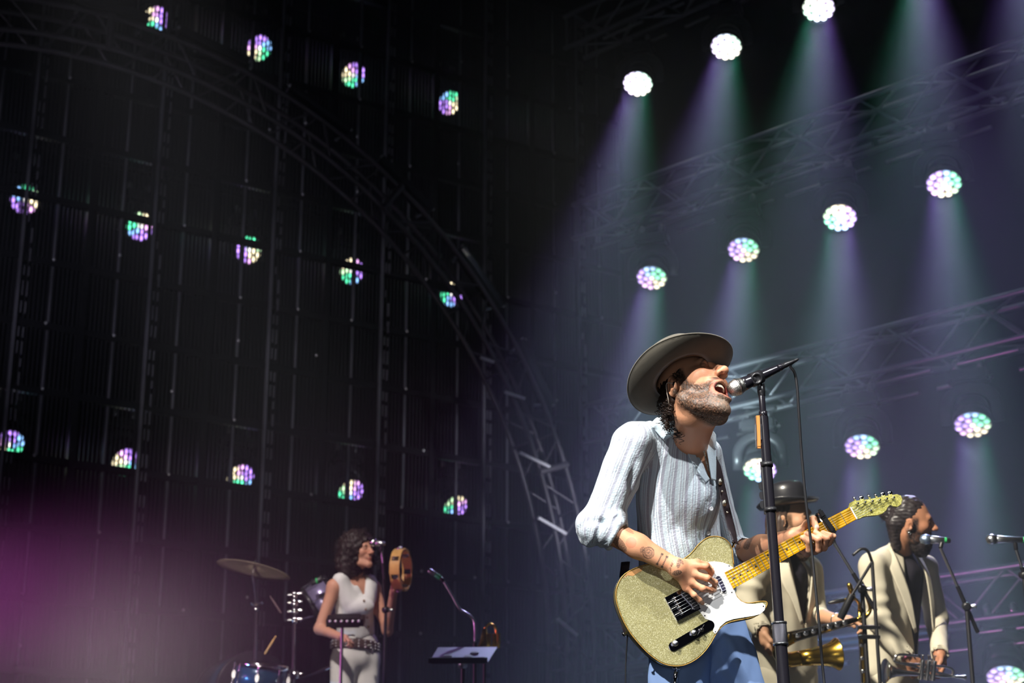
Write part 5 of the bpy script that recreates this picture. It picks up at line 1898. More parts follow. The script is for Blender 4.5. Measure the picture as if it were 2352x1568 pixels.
# cable with connector
cb = mb + md_ * 0.156
cabl = empty('microphone_cable', cb, 'black cable looping from the microphone down past the stand', 'cable')
lathe('connector', [(0.009, 0.0), (0.0098, 0.004), (0.0098, 0.020), (0.0085, 0.022), (0.0095, 0.030), (0.0070, 0.048), (0.0052, 0.062), (0.004, 0.066)], M_BLACK, cabl, cb, md_, 20)
lathe('connector_ring', [(0.0100, 0.004), (0.0112, 0.005), (0.0112, 0.014), (0.0100, 0.015)], M_STAND, cabl, cb, md_, 20)
ce = cb + md_ * 0.060
cpts = [ce, ce + md_ * 0.016, Wt(1815, 839, 5.42), Wt(1825, 856, 5.42), Wt(1831, 890, 5.41), Wt(1835, 950, 5.40), Wt(1841, 1040, 5.39), Wt(1850, 1140, 5.37), Wt(1862, 1240, 5.35), Wt(1872, 1340, 5.32), Wt(1882, 1440, 5.29), Wt(1893, 1568, 5.26),
        V3(1.02, 5.22, 0.30) * V3(0, 1, 1) + V3(Wt(1905, 1800, 5.2)[0], 0, 0), V3(Wt(1905, 1800, 5.2)[0] + 0.1, 5.3, 0.01), V3(Wt(1905, 1800, 5.2)[0] + 0.7, 5.7, 0.008)]
tube('wire', spline(cpts, 120), 0.0042, M_RUBBER, cabl, 10)
# harmonica clipped to the stand
hx = on_st(992) - RT * 0.020 - FW * 0.004
hup = -dv
harm = empty('harmonica', hx, 'small wooden harmonica with metal covers clipped to the microphone stand', 'harmonica')
box('comb', hx, (0.0105, 0.026, 0.100), mat('pear_wood', srgb(214, 140, 70), 0.5, noise=0.25, nscale=70), harm, (RT, FW, hup), 0.06)
for s in (-1, 1):
    box('cover_plate', hx + RT * 0.0075 * s, (0.005, 0.024, 0.094), M_STEEL, harm, (RT, FW, hup), 0.25)
for k in (-0.038, 0.038):
    box('clip_band', hx + RT * 0.012 + hup * k, (0.022, 0.010, 0.008), M_BLACK, harm, (RT, FW, hup), 0.15)
# plectrum holder with three picks
ph_ = on_st(1118) - RT * 0.013
pk = empty('plectrum_holder', ph_, 'black plectrum holder rail strapped along the microphone stand', 'plectrum holder')
rod('rail', on_st(1060) - RT * 0.015, on_st(1180) - RT * 0.015, 0.0055, M_BLACK, pk, 12)
for y in (1062, 1166):
    rod('strap_ring', on_st(y), on_st(y + 10), 0.0185, M_RUBBER, pk, 24)
for k, y in enumerate((1116, 1138, 1159)):
    c = on_st(y) - RT * 0.0235
    pl = [(math.cos(a) * (0.0072 + 0.0014 * math.sin(a)), math.sin(a) * 0.0122) for a in np.linspace(0, 2 * math.pi, 24, endpoint=False)]
    p_ = prism('plectrum', pl, -0.0012, 0.0012, M_BLACK, None, RT, hup, unit(np.cross(RT, hup)), c, 0.0004, 1)
    tag(p_, ['topmost', 'middle', 'lowest'][k] + ' of three black plectrums held on the microphone stand', 'plectrum', 'plectrums on the stand')
# ------------------------------------------------------------------ band members
def proj_np(P):
    q = P - CAM.astype(np.float32)
    t = q @ FW.astype(np.float32)
    return CX + FPX * (q @ RT.astype(np.float32)) / t, CY - FPX * (q @ UP.astype(np.float32)) / t, t


def side_px(px, py, a, b, s):
    return ((px - a[0]) * (b[1] - a[1]) - (py - a[1]) * (b[0] - a[0])) / math.hypot(b[0] - a[0], b[1] - a[1]) / s


def grip_hand(P, d, w, tip, curl, spread, r=0.0085, sz=1.0):
    """palm from the wrist w towards tip, four fingers curling towards curl, thumb on the spread side"""
    dr = unit(tip - w); s = unit(spread - dr * (spread @ dr)); c = unit(curl - dr * (curl @ dr))
    d = smin(d, s_cap(P, w, w + dr * 0.05 * sz, 0.026 * sz, 0.028 * sz), 0.02)
    for i, k in enumerate((-1.5, -0.5, 0.5, 1.5)):
        L = (0.92, 1.0, 0.95, 0.78)[i] * sz
        b = w + dr * 0.082 * sz + s * k * -0.018 * sz
        m = b + dr * 0.034 * L + c * 0.020 * L
        e = m + dr * 0.004 * L + c * 0.028 * L
        t = e - dr * 0.016 * L + c * 0.012 * L
        d = smin(d, s_cap(P, w + dr * 0.02, b, 0.014 * sz, 0.0105 * sz), 0.010)
        for a_, b_, ra, rb in ((b, m, 1.1, 1.0), (m, e, 1.0, 0.92), (e, t, 0.92, 0.8)):
            d = smin(d, s_cap(P, a_, b_, r * ra * sz, r * rb * sz), 0.005)
    t0 = w + dr * 0.025 * sz + s * 0.028 * sz; t1 = t0 + dr * 0.035 * sz + s * 0.014 * sz + c * 0.012 * sz; t2 = t1 + dr * 0.026 * sz + c * 0.018 * sz - s * 0.006 * sz
    d = smin(d, s_cap(P, t0, t1, 0.013 * sz, 0.0105 * sz), 0.012)
    d = smin(d, s_cap(P, t1, t2, 0.0105 * sz, 0.0085 * sz), 0.005)
    return d


def make_body(root, H0_, HM_, hs, neck, arms, trunk_, legs, skin, headkw, res=0.005, mat_=None, gape=0.0):
    """one continuous figure: head, neck, bare forearms and hands, trunk and legs"""
    parts = []
    def hw(p): return H0_ + (np.array(p) @ HM_) * hs
    def head_(P):
        q = ((P - H0_.astype(np.float32)) @ HM_.T.astype(np.float32)) / hs
        d = head_sdf(q, gape) * hs
        return smin(d, s_cap(P, hw((0, -0.025, -0.05)), neck, 0.055 * hs, 0.055 * hs), 0.03)
    lo, hi = bounds([H0_, neck], 0.16)
    V, F = surfnet(head_, lo, hi, res)
    C = head_color(((V - H0_) @ HM_.T) / hs, skin, gape=gape, **headkw)
    parts.append((V, F, C))
    for (e, w, tip, curl, spread, sz) in arms:
        def arm_(P):
            d = s_cap(P, e, w, 0.042 * sz, 0.026 * sz)
            return grip_hand(P, d, w, tip, curl, spread, sz=sz)
        lo, hi = bounds([e, w, tip], 0.09)
        V, F = surfnet(arm_, lo, hi, res * 0.8)
        parts.append((V, F, col(len(V), skin)))
    def low(P):
        d = s_cap(P, neck, trunk_[0], 0.05, 0.085)
        d = smin(d, s_cap(P, trunk_[0], trunk_[1], 0.085, 0.09), 0.03)
        for h, k, a in legs:
            d = smin(d, s_cap(P, h, k, 0.06, 0.045), 0.03)
            d = smin(d, s_cap(P, k, a, 0.045, 0.035), 0.02)
            d = smin(d, s_cap(P, a + V3(0, 0, -0.03), a + V3(0.04, -0.12, -0.045), 0.035, 0.03), 0.02)
        return d
    lo, hi = bounds([neck, trunk_[0], trunk_[1]] + [x for l in legs for x in l] + [l[2] - V3(0, 0.14, 0.07) for l in legs], 0.09)
    V, F = surfnet(low, lo, hi, 0.018)
    parts.append((V, F, col(len(V), skin)))
    V, F, C = join_np(parts)
    return link('body', npmesh('body', V, F, C), mat_ or M_SKIN2, root)


def sdf_part(name, fn, pts, pad, h, mat_, root, fold=None, fs=0.0):
    lo, hi = bounds(pts, pad)
    V, F = surfnet(fn, lo, hi, h)
    if fold is not None:
        V = V + vnormals(V, F) * fold(V)[:, None]
    return link(name, npmesh(name, V, F), mat_, root)


def legs_for(pel, sidev, floor_z, spread=0.11, fwd=V3(0, 0, 0)):
    out = []
    for s in (-1, 1):
        h = pel + sidev * s * 0.085
        a = V3(h[0] + sidev[0] * s * spread * 0.5, h[1] + sidev[1] * s * spread * 0.5, floor_z + 0.085)
        k = (h + a) / 2 + V3(0, -0.03, 0)
        out.append((h, k, a))
    return out


def trousers(root, pel, sidev, legs, mat_, rw=0.155, rd=0.11, h=0.012):
    def fn(P):
        d = s_ecap(P, pel + Z3 * 0.10, pel, (rw, rd), (rw, rd), sidev)
        for hp_, k, a in legs:
            d = smin(d, s_cap(P, hp_, k, 0.092, 0.072), 0.03)
            d = smin(d, smax(s_cap(P, k, a - Z3 * 0.03, 0.072, 0.072), -(P[:, 2] - a[2] + 0.045), 0.01), 0.03)
        return d
    return sdf_part('trousers', fn, [pel + Z3 * 0.12] + [x for l in legs for x in l], 0.17, h, mat_, root, lambda V: aniso(V, Z3, 0.15, 0.035, 3) * 0.005)


def shoes(root, legs, mat_, fdir):
    for _, _, a in legs:
        def fn(P, a=a):
            d = s_cap(P, a + V3(0, 0, -0.02), a + fdir * 0.15 + V3(0, 0, -0.048), 0.048, 0.036)
            return smax(d, -(P[:, 2] - a[2] + 0.083), 0.004)
        sdf_part('shoe', fn, [a, a + fdir * 0.15], 0.08, 0.012, mat_, root)


M_BEIGE = mat('cream_suit_cloth', srgb(206, 198, 176), 0.8, noise=0.08, nscale=20, bump=0.2, bscale=500, spec=0.2)
M_DARKSHIRT = mat('dark_shirt', srgb(42, 38, 48), 0.7, noise=0.4, nscale=30, spec=0.3)
M_LONGHAIR = mat('long_brown_hair', srgb(70, 50, 38), 0.5, noise=0.5, nscale=50)
M_BLACKHAIR = mat('black_hair', srgb(46, 38, 40), 0.42, noise=0.5, nscale=60)
M_BLACKLEATHER = mat('black_hat_leather', (0.02, 0.02, 0.026), 0.33, coat=0.3)
M_BRASS = mat('brass', srgb(214, 172, 70), 0.22, 1.0, noise=0.15, nscale=30)
M_DARKBRASS = mat('dark_lacquer_brass', srgb(70, 62, 48), 0.25, 0.9, noise=0.3, nscale=40)
M_SILVERPL = mat('silver_plate', (0.72, 0.70, 0.66), 0.18, 1.0)
M_SHOE = mat('dark_shoe', (0.02, 0.018, 0.016), 0.4)

# brass players' low riser
RZ2 = 0.30
br_c = V3(2.25, 8.75, 0)
r2 = empty('side_riser', br_c, 'low black riser deck under the two players in cream jackets', 'riser')
box('deck', br_c + V3(0, 0, RZ2 - 0.05), (3.4, 2.2, 0.10), M_FLOOR, r2, bevel=0.004)
for sx in (-1, 1):
    for sy in (-1, 1):
        rod('leg', br_c + V3(sx * 1.5, sy * 0.95, 0), br_c + V3(sx * 1.5, sy * 0.95, RZ2 - 0.09), 0.03, M_ALU, r2)

# ---------------------------------------------------------------- the trumpet player
T2 = 8.6
m2 = empty('person', W(2060, 1568, 8.45) * V3(1, 1, 0) + V3(0, 0, RZ2), 'bearded man in a cream jacket with his hair tied back, at the right-hand microphone', 'person')
HM2 = head_rot(math.radians(76), math.radians(-2), math.radians(-4))
hs2 = 0.97
_o = (np.array([.078, -.012, -.005]) @ HM2) * hs2
H2 = Wt(2081 - (_o @ RT) * FPX / T2, 1203 + (_o @ UP) * FPX / T2, T2)
def h2(*p): return H2 + (np.array(p) @ HM2) * hs2
S2 = camvec(0.62, 0, -0.78); F2 = camvec(0.78, 0, 0.62)
nk2 = Wt(2068, 1272, 8.68)
ch2, pe2 = Wt(2065, 1345, 8.70), Wt(2045, 1545, 8.66)
sh2r, el2r, wr2r = Wt(2004, 1302, 8.55), Wt(2018, 1424, 8.48), Wt(2078, 1504, 8.40)
sh2l, el2l, wr2l = Wt(2125, 1305, 8.88), Wt(2150, 1420, 8.80), Wt(2158, 1503, 8.52)
legs2 = legs_for(pe2 - Z3 * 0.03, S2, RZ2)
make_body(m2, H2, HM2, hs2, nk2, [(el2r, wr2r, Wt(2112, 1552, 8.38), -UP * 0.6 + RT * 0.4 - FW * -0.6, UP + RT, 1.0), (el2l, wr2l, Wt(2165, 1545, 8.46), -RT * 0.8 - FW * 0.2, UP * 0.3 - FW, 1.0)],
          (ch2, pe2), legs2, srgb(176, 122, 92), dict(beard=srgb(40, 30, 28), brow=(0.012, 0.009, 0.009)))
def beard2(P):
    q = ((P - H2.astype(np.float32)) @ HM2.T.astype(np.float32)) / hs2
    d = smin(s_ell(q, (0, 0.045, -0.095), (0.060, 0.058, 0.052)), s_ell(q, (0, 0.055, -0.13), (0.035, 0.035, 0.035)), 0.03)
    d = smax(d, -s_ell(q, (0, 0.105, -0.058), (0.028, 0.02, 0.014)), 0.006)
    d = smax(d, q[:, 2] + 0.028 + 0.4 * np.maximum(q[:, 1] - 0.03, 0), 0.012)
    return (d + 0.0025 * vnoise(q, 0.005, 2)) * hs2
sdf_part('beard', beard2, [h2(0, 0.05, -0.1)], 0.10, 0.005, M_BLACKHAIR, m2)
def hair2(P):
    q = ((P - H2.astype(np.float32)) @ HM2.T.astype(np.float32)) / hs2
    d = s_ell(q, (0, -0.024, 0.050), (0.080, 0.099, 0.096))
    d = smax(d, q[:, 1] - 0.055 + 0.6 * np.minimum(q[:, 2] - 0.10, 0) * -1.2, 0.012)
    d = smax(d, -s_ell(q, (0.08, 0.0, -0.004), (0.03, 0.024, 0.034)), 0.006)
    d = smin(d, s_ell(q, (0, -0.135, 0.050), (0.036, 0.034, 0.036)), 0.02)
    d = smin(d, s_cap(q, (0.03, -0.085, 0.0), (0.01, -0.075, -0.12), 0.045, 0.025), 0.02)
    return (d + 0.0032 * vnoise(q * np.float32((1, 0.35, 1)), 0.006, 5)) * hs2
sdf_part('hair', hair2, [h2(0, -0.03, 0.03)], 0.18, 0.005, M_BLACKHAIR, m2)
curls('loose_hair', [h2(*(RNG.normal((0, -0.12, 0.05), (0.03, 0.03, 0.03)))) for _ in range(40)], [RNG.normal(0, 1, 3) for _ in range(40)], RNG.uniform(0.03, 0.06, 40), 0.006, 0.0018, M_BLACKHAIR, m2)
def jk2(P):
    d = s_ecap(P, Wt(2058, 1318, 8.70), Wt(2040, 1530, 8.67), (0.178, 0.118), (0.185, 0.130), S2)
    d = smin(d, s_cap(P, Wt(2058, 1262, 8.69), sh2r, 0.040, 0.066), 0.05)
    d = smin(d, s_cap(P, Wt(2070, 1265, 8.72), sh2l, 0.040, 0.062), 0.05)
    a = smin(s_cap(P, sh2r, el2r, 0.070, 0.058), s_cap(P, el2r, wr2r, 0.058, 0.046), 0.03)
    b = smin(s_cap(P, sh2l, el2l, 0.066, 0.056), s_cap(P, el2l, wr2l, 0.055, 0.044), 0.03)
    d = smin(d, smin(a, b, 0.01), 0.015)
    px, py, t = proj_np(P)
    cut = np.maximum(np.maximum(-side_px(px, py, (2072, 1250), (2112, 1600), 465), side_px(px, py, (2118, 1250), (2143, 1600), 465)), t - 8.72)
    d = smax(d, -cut, 0.006)
    for w, e in ((wr2r, el2r), (wr2l, el2l)):
        u = unit(w - e)
        d = smax(d, -s_cap(P, w - u * 0.012, w + u * 0.1, 0.036, 0.05), 0.004)
    return d
sdf_part('jacket', jk2, [sh2r, sh2l, wr2r, wr2l, Wt(2060, 1250, 8.7), Wt(2035, 1570, 8.67)], 0.13, 0.0085, M_BEIGE, m2,
         lambda V: aniso(V, UP, 0.10, 0.03, 3) * 0.004 + 0.008 * np.sin(((V - el2r) @ unit(sh2r - el2r)) * 90) * np.exp(-(np.linalg.norm(V - el2r * 0.8 - sh2r * 0.2, axis=1) / 0.09) ** 2))
def shirt2(P):
    return smin(s_ecap(P, Wt(2066, 1325, 8.71), Wt(2045, 1535, 8.68), (0.150, 0.108), (0.155, 0.115), S2), s_cap(P, nk2, Wt(2075, 1310, 8.68), 0.06, 0.08), 0.04)
sdf_part('shirt', shirt2, [Wt(2066, 1262, 8.7), Wt(2045, 1550, 8.68)], 0.18, 0.011, M_DARKSHIRT, m2, lambda V: aniso(V, UP, 0.12, 0.022, 3) * 0.004)
patch_mesh('lapel', [[Wt(2042, 1246, 8.62), Wt(2063, 1290, 8.545), Wt(2092, 1370, 8.52), Wt(2106, 1450, 8.52)], [Wt(2036, 1256, 8.60), Wt(2046, 1310, 8.53), Wt(2074, 1378, 8.51), Wt(2101, 1454, 8.515)]], M_BEIGE, m2, 0.006, 6)
patch_mesh('lapel', [[Wt(2103, 1272, 8.72), Wt(2124, 1310, 8.64), Wt(2136, 1380, 8.62), Wt(2143, 1450, 8.62)], [Wt(2110, 1268, 8.74), Wt(2134, 1320, 8.66), Wt(2146, 1380, 8.64), Wt(2147, 1450, 8.635)]], M_BEIGE, m2, 0.006, 6)
trousers(m2, pe2, S2, legs2, M_BEIGE, 0.165, 0.118)
shoes(m2, legs2, M_SHOE, unit(V3(0.8, -0.6, 0)))
tube('bracelet', [wr2r + unit(wr2r - el2r) * 0.012 + (unit(np.cross(wr2r - el2r, FW)) * math.cos(a) + unit(np.cross(wr2r - el2r, np.cross(wr2r - el2r, FW))) * math.sin(a)) * 0.031 for a in np.linspace(0, 2 * math.pi, 20)], 0.006, mat('pink_bracelet', srgb(226, 120, 160), 0.6), m2, 6)
tube('earring', [h2(0.082, -0.010, -0.044) + (UP * math.cos(a) + RT * math.sin(a)) * 0.007 for a in np.linspace(0, 2 * math.pi, 14)], 0.0016, M_SILVERPL, m2, 5)

# trumpet
tp0, tp1 = Wt(2036, 1541, 8.30), Wt(2206, 1556, 8.36)
td = unit(tp1 - tp0); tu = unit(UP - td * (UP @ td))
trp = empty('trumpet', (tp0 + tp1) / 2, 'silver trumpet held low by the man at the right-hand microphone', 'trumpet')
lathe('bell', [(0.058, 0), (0.061, 0.002), (0.050, 0.012), (0.034, 0.030), (0.022, 0.060), (0.014, 0.11), (0.0095, 0.18), (0.0075, 0.22)], M_SILVERPL, trp, tp0 - td * 0.01, td, 32)
rod('lead_pipe', tp0 + td * 0.06 + tu * 0.045, tp1 - td * 0.03 + tu * 0.003, 0.006, M_SILVERPL, trp, 12)
tube('tuning_slide', spline([tp0 + td * 0.18, tp0 + td * 0.30, tp0 + td * 0.335 + tu * 0.012, tp0 + td * 0.30 + tu * 0.045, tp0 + td * 0.06 + tu * 0.045, tp0 + td * 0.035 + tu * 0.065, tp0 + td * 0.06 + tu * 0.085, tp0 + td * 0.16 + tu * 0.085], 60), 0.0062, M_SILVERPL, trp, 10)
for k in range(3):
    c = tp0 + td * (0.175 + 0.03 * k) + tu * 0.02
    rod('valve', c - tu * 0.045, c + tu * 0.05, 0.0125, M_SILVERPL, trp, 16)
    lathe('valve_cap', [(0.003, 0), (0.003, 0.02), (0.0085, 0.021), (0.0085, 0.024), (0.001, 0.025)], M_SILVERPL, trp, c + tu * 0.05, tu, 14)
lathe('mouthpiece', [(0.005, -0.03), (0.007, 0.02), (0.008, 0.035), (0.0135, 0.05), (0.0140, 0.056), (0.011, 0.057)], M_SILVERPL, trp, tp1 - td * 0.03 + tu * 0.003, td, 18)

# ---------------------------------------------------------------- the saxophone player
m1 = empty('person', W(1795, 1568, 8.2) * V3(1, 1, 0) + V3(0, 0, RZ2), 'long-haired man in a black hat and cream jacket behind the guitar neck', 'person')
HM1 = head_rot(math.radians(58), math.radians(6), math.radians(-4))
hs1 = 0.98
H1 = Wt(1818, 1196, 8.42)
def h1(*p): return H1 + (np.array(p) @ HM1) * hs1
S1 = camvec(0.80, 0, -0.60); F1 = camvec(0.60, 0, 0.80)
nk1 = Wt(1800, 1272, 8.46)
ch1, pe1 = Wt(1800, 1350, 8.46), Wt(1805, 1545, 8.42)
sh1r, el1r, wr1r = Wt(1738, 1308, 8.34), Wt(1712, 1395, 8.28), Wt(1752, 1448, 8.10)
sh1l, el1l, wr1l = Wt(1858, 1308, 8.62), Wt(1872, 1412, 8.50), Wt(1925, 1424, 8.20)
legs1 = legs_for(pe1 - Z3 * 0.03, S1, RZ2)
make_body(m1, H1, HM1, hs1, nk1, [(el1r, wr1r, Wt(1768, 1505, 8.06), RT * 0.8 + FW * 0.2, -FW + RT * 0.2, 1.0), (el1l, wr1l, Wt(1972, 1428, 8.16), -UP * 0.8 - RT * 0.1, -FW + UP * 0.3, 1.0)],
          (ch1, pe1), legs1, srgb(196, 148, 116), dict(beard=srgb(92, 66, 48), brow=(0.03, 0.02, 0.015)))
def beard1(P):
    q = ((P - H1.astype(np.float32)) @ HM1.T.astype(np.float32)) / hs1
    d = smin(s_ell(q, (0, 0.045, -0.10), (0.055, 0.055, 0.05)), s_ell(q, (0, 0.05, -0.15), (0.038, 0.035, 0.05)), 0.03)
    d = smax(d, q[:, 2] + 0.035 + 0.3 * np.maximum(q[:, 1] - 0.03, 0), 0.012)
    return (d + 0.003 * vnoise(q * np.float32((1, 1, 0.35)), 0.006, 2)) * hs1
sdf_part('beard', beard1, [h1(0, 0.05, -0.12)], 0.11, 0.0055, M_LONGHAIR, m1)
def hair1(P):
    q = ((P - H1.astype(np.float32)) @ HM1.T.astype(np.float32)) / hs1
    d = s_ell(q, (0, -0.024, 0.045), (0.084, 0.10, 0.092))
    d = smax(d, q[:, 1] - 0.03, 0.012)
    for s in (-1, 1):
        d = smin(d, s_ecap(q, (s * 0.075, -0.035, 0.0), (s * 0.085, -0.04, -0.17), (0.032, 0.02), (0.045, 0.026), (0, 1, 0)), 0.02)
    d = smin(d, s_ecap(q, (0, -0.095, 0.0), (0, -0.085, -0.17), (0.07, 0.03), (0.08, 0.035), (1, 0, 0)), 0.03)
    return (d + 0.005 * vnoise(q * np.float32((1, 1, 0.2)), 0.010, 5)) * hs1
sdf_part('hair', hair1, [h1(0, -0.03, 0.0), h1(0, -0.03, -0.17)], 0.14, 0.006, M_LONGHAIR, m1)
def jk1(P):
    d = s_ecap(P, Wt(1798, 1322, 8.47), Wt(1804, 1530, 8.44), (0.182, 0.120), (0.182, 0.130), S1)
    d = smin(d, s_cap(P, Wt(1798, 1268, 8.46), sh1r, 0.042, 0.066), 0.05)
    d = smin(d, s_cap(P, Wt(1806, 1268, 8.48), sh1l, 0.042, 0.064), 0.05)
    a = smin(s_cap(P, sh1r, el1r, 0.072, 0.062), s_cap(P, el1r, wr1r, 0.060, 0.046), 0.03)
    b = smin(s_cap(P, sh1l, el1l, 0.068, 0.056), s_cap(P, el1l, el1l * 0.75 + wr1l * 0.25, 0.056, 0.048), 0.02)
    d = smin(d, smin(a, b, 0.01), 0.015)
    px, py, t = proj_np(P)
    cut = np.maximum(np.maximum(-side_px(px, py, (1808, 1250), (1846, 1430), 476), side_px(px, py, (1862, 1250), (1850, 1430), 476)), t - 8.42)
    d = smax(d, -cut, 0.006)
    u = unit(wr1r - el1r)
    d = smax(d, -s_cap(P, wr1r - u * 0.012, wr1r + u * 0.1, 0.036, 0.05), 0.004)
    return d
sdf_part('jacket', jk1, [sh1r, sh1l, el1r, el1l, wr1r, Wt(1800, 1262, 8.46), Wt(1804, 1560, 8.44)], 0.13, 0.0085, M_BEIGE, m1,
         lambda V: aniso(V, UP, 0.10, 0.03, 6) * 0.004 + 0.009 * np.sin(((V - el1r) @ unit(sh1r - el1r)) * 85 + 1.5 * vnoise(V, 0.05, 2)) * np.exp(-(np.linalg.norm(V - el1r * 0.6 - sh1r * 0.4, axis=1) / 0.11) ** 2))
def shirt1(P):
    return smin(s_ecap(P, Wt(1802, 1325, 8.47), Wt(1806, 1535, 8.45), (0.150, 0.108), (0.150, 0.115), S1), s_cap(P, nk1, Wt(1806, 1320, 8.44), 0.06, 0.08), 0.04)
sdf_part('shirt', shirt1, [Wt(1802, 1262, 8.47), Wt(1806, 1550, 8.45)], 0.18, 0.011, M_DARKSHIRT, m1, lambda V: aniso(V, UP, 0.12, 0.022, 3) * 0.004)
patch_mesh('lapel', [[Wt(1806, 1262, 8.38), Wt(1816, 1310, 8.31), Wt(1832, 1370, 8.29), Wt(1845, 1432, 8.29)], [Wt(1790, 1268, 8.37), Wt(1794, 1330, 8.30), Wt(1818, 1378, 8.285), Wt(1840, 1434, 8.285)]], M_BEIGE, m1, 0.006, 6)
patch_mesh('lapel', [[Wt(1856, 1270, 8.46), Wt(1864, 1310, 8.42), Wt(1860, 1370, 8.37), Wt(1850, 1430, 8.33)], [Wt(1864, 1268, 8.48), Wt(1876, 1320, 8.46), Wt(1872, 1375, 8.40), Wt(1856, 1432, 8.34)]], M_BEIGE, m1, 0.006, 6)
trousers(m1, pe1, S1, legs1, M_BEIGE, 0.160, 0.118)
shoes(m1, legs1, M_SHOE, unit(V3(0.6, -0.8, 0)))
tube('watch', [wr1l - unit(wr1l - el1l) * 0.01 + (unit(np.cross(wr1l - el1l, FW)) * math.cos(a) + unit(np.cross(wr1l - el1l, np.cross(wr1l - el1l, FW))) * math.sin(a)) * 0.029 for a in np.linspace(0, 2 * math.pi, 20)], 0.006, M_SILVERPL, m1, 6)
# black hat
ht = h1(0, -0.012, 0.075)
U1 = unit(HM1[2] - HM1[1] * 0.10); F1h = unit(HM1[1] - U1 * (HM1[1] @ U1)); R1h = np.cross(F1h, U1)
hat1 = empty('hat', ht, 'black leather hat with an upturned brim on the saxophone player', 'hat')
vs, fs = [], []
pr = [(0.080, 0.0), (0.110, 0.0), (0.135, 0.010), (0.146, 0.026), (0.148, 0.030), (0.144, 0.031), (0.132, 0.018), (0.108, 0.008), (0.094, 0.010), (0.093, 0.04), (0.090, 0.075), (0.082, 0.100), (0.062, 0.115), (0.03, 0.121), (0.002, 0.122)]
ns = 40
for r, z in pr:
    for j in range(ns):
        a = 2 * math.pi * j / ns
        cu_ = max(0, (r - 0.1) / 0.045)
        vs.append(ht + R1h * math.cos(a) * r * 0.95 + F1h * math.sin(a) * r * 1.05 + U1 * (z + (0.012 * math.cos(a) ** 2 - 0.018 * abs(math.sin(a)) ** 2) * cu_))
for i in range(len(pr) - 1):
    for j in range(ns):
        j2 = (j + 1) % ns
        fs.append((i * ns + j, i * ns + j2, (i + 1) * ns + j2, (i + 1) * ns + j))
link('hat_felt', pydata('hat_felt', vs, fs), M_BLACKLEATHER, hat1)
tube('hat_band', [ht + R1h * math.cos(a) * 0.094 * 0.95 + F1h * math.sin(a) * 0.094 * 1.05 + U1 * 0.022 for a in np.linspace(0, 2 * math.pi, 40)], 1.0, M_BLACK, hat1, 8, flat=(0.003, 0.010), up=U1, caps=False)

# saxophone: body tube, bow, flared bell, keys
def sax(name, label, a, b, upv, scale, bmat, bellmat):
    d = unit(b - a); u = unit(upv - d * (upv @ d)); L = np.linalg.norm(b - a)
    s = empty(name, a, label, 'saxophone')
    prof = [(0.030 * scale, -0.02 * L)] + [((0.028 - 0.017 * k / 8) * scale, L * k / 8) for k in range(9)]
    lathe('body_tube', prof, bmat, s, a, d, 24)
    bow = spline([a + d * 0.02, a - d * 0.045 * scale - u * 0.02 * scale, a - d * 0.060 * scale - u * 0.055 * scale, a - d * 0.03 * scale - u * 0.095 * scale, a + d * 0.03 * scale - u * 0.105 * scale], 24)
    tube('bow', bow, np.linspace(0.029, 0.036, len(bow)) * scale, bellmat, s, 20)
    lathe('bell', [(0.034 * scale, 0), (0.040 * scale, 0.06 * scale), (0.047 * scale, 0.12 * scale), (0.058 * scale, 0.16 * scale), (0.074 * scale, 0.185 * scale), (0.076 * scale, 0.188 * scale), (0.070 * scale, 0.187 * scale), (0.045 * scale, 0.13 * scale), (0.02, 0.06 * scale)], bellmat, s, bow[-1], unit(d - u * 0.15), 32)
    for k in range(7):
        c = a + d * L * (0.12 + 0.115 * k) - FW * 0.024 * scale + u * 0.006
        lathe('key_cup', [(0.002, 0), (0.013 * scale, 0), (0.014 * scale, 0.004), (0.011 * scale, 0.006), (0.002, 0.0065)], M_SILVERPL, s, c, -FW, 16)
    for k in (-1, 1):
        rod('key_rod', a + d * L * 0.05 - FW * 0.03 * scale + u * 0.018 * k, a + d * L * 0.95 - FW * 0.018 * scale + u * 0.014 * k, 0.0028, M_SILVERPL, s, 8)
    nk = spline([b, b + d * 0.04 * scale, b + d * 0.075 * scale + u * 0.03 * scale, b + d * 0.07 * scale + u * 0.09 * scale], 16)
    tube('neck_pipe', nk, np.linspace(0.011, 0.008, len(nk)) * scale, M_BRASS, s, 14)
    lathe('mouthpiece', [(0.007, 0), (0.010, 0.005), (0.011, 0.04), (0.006, 0.075), (0.002, 0.08)], M_BLACK, s, nk[-1], unit(nk[-1] - nk[-2]), 16)
    return s
sax('saxophone', 'dark lacquered saxophone with brass bell held across the man in the black hat', Wt(1812, 1464, 7.98), Wt(1968, 1422, 8.06), UP, 1.0, M_DARKBRASS, M_BRASS)
# brass saxophone resting on the stand between the two players
s2a, s2b = Wt(1992, 1660, 8.22), Wt(1974, 1400, 8.22)
s2 = sax('saxophone', 'brass saxophone on a floor stand between the two players in cream jackets', s2a, s2b, -RT, 0.75, M_BRASS, M_BRASS)
for k in (-1, 1):
    rod('stand_leg', s2a - UP * 0.05, V3(s2a[0] + 0.16 * k, s2a[1] + 0.12 * k, RZ2), 0.010, M_DARKMETAL, s2, 10)
rod('stand_leg', s2a - UP * 0.05, V3(s2a[0] - 0.02, s2a[1] - 0.2, RZ2), 0.010, M_DARKMETAL, s2, 10)
lathe('neck_cork', [(0.008, 0), (0.0115, 0.004), (0.0125, 0.03), (0.010, 0.034), (0.012, 0.036), (0.0125, 0.075), (0.008, 0.085)], M_BRASS, s2, Wt(1962, 1378, 8.18), unit(UP - RT * 0.32), 18)

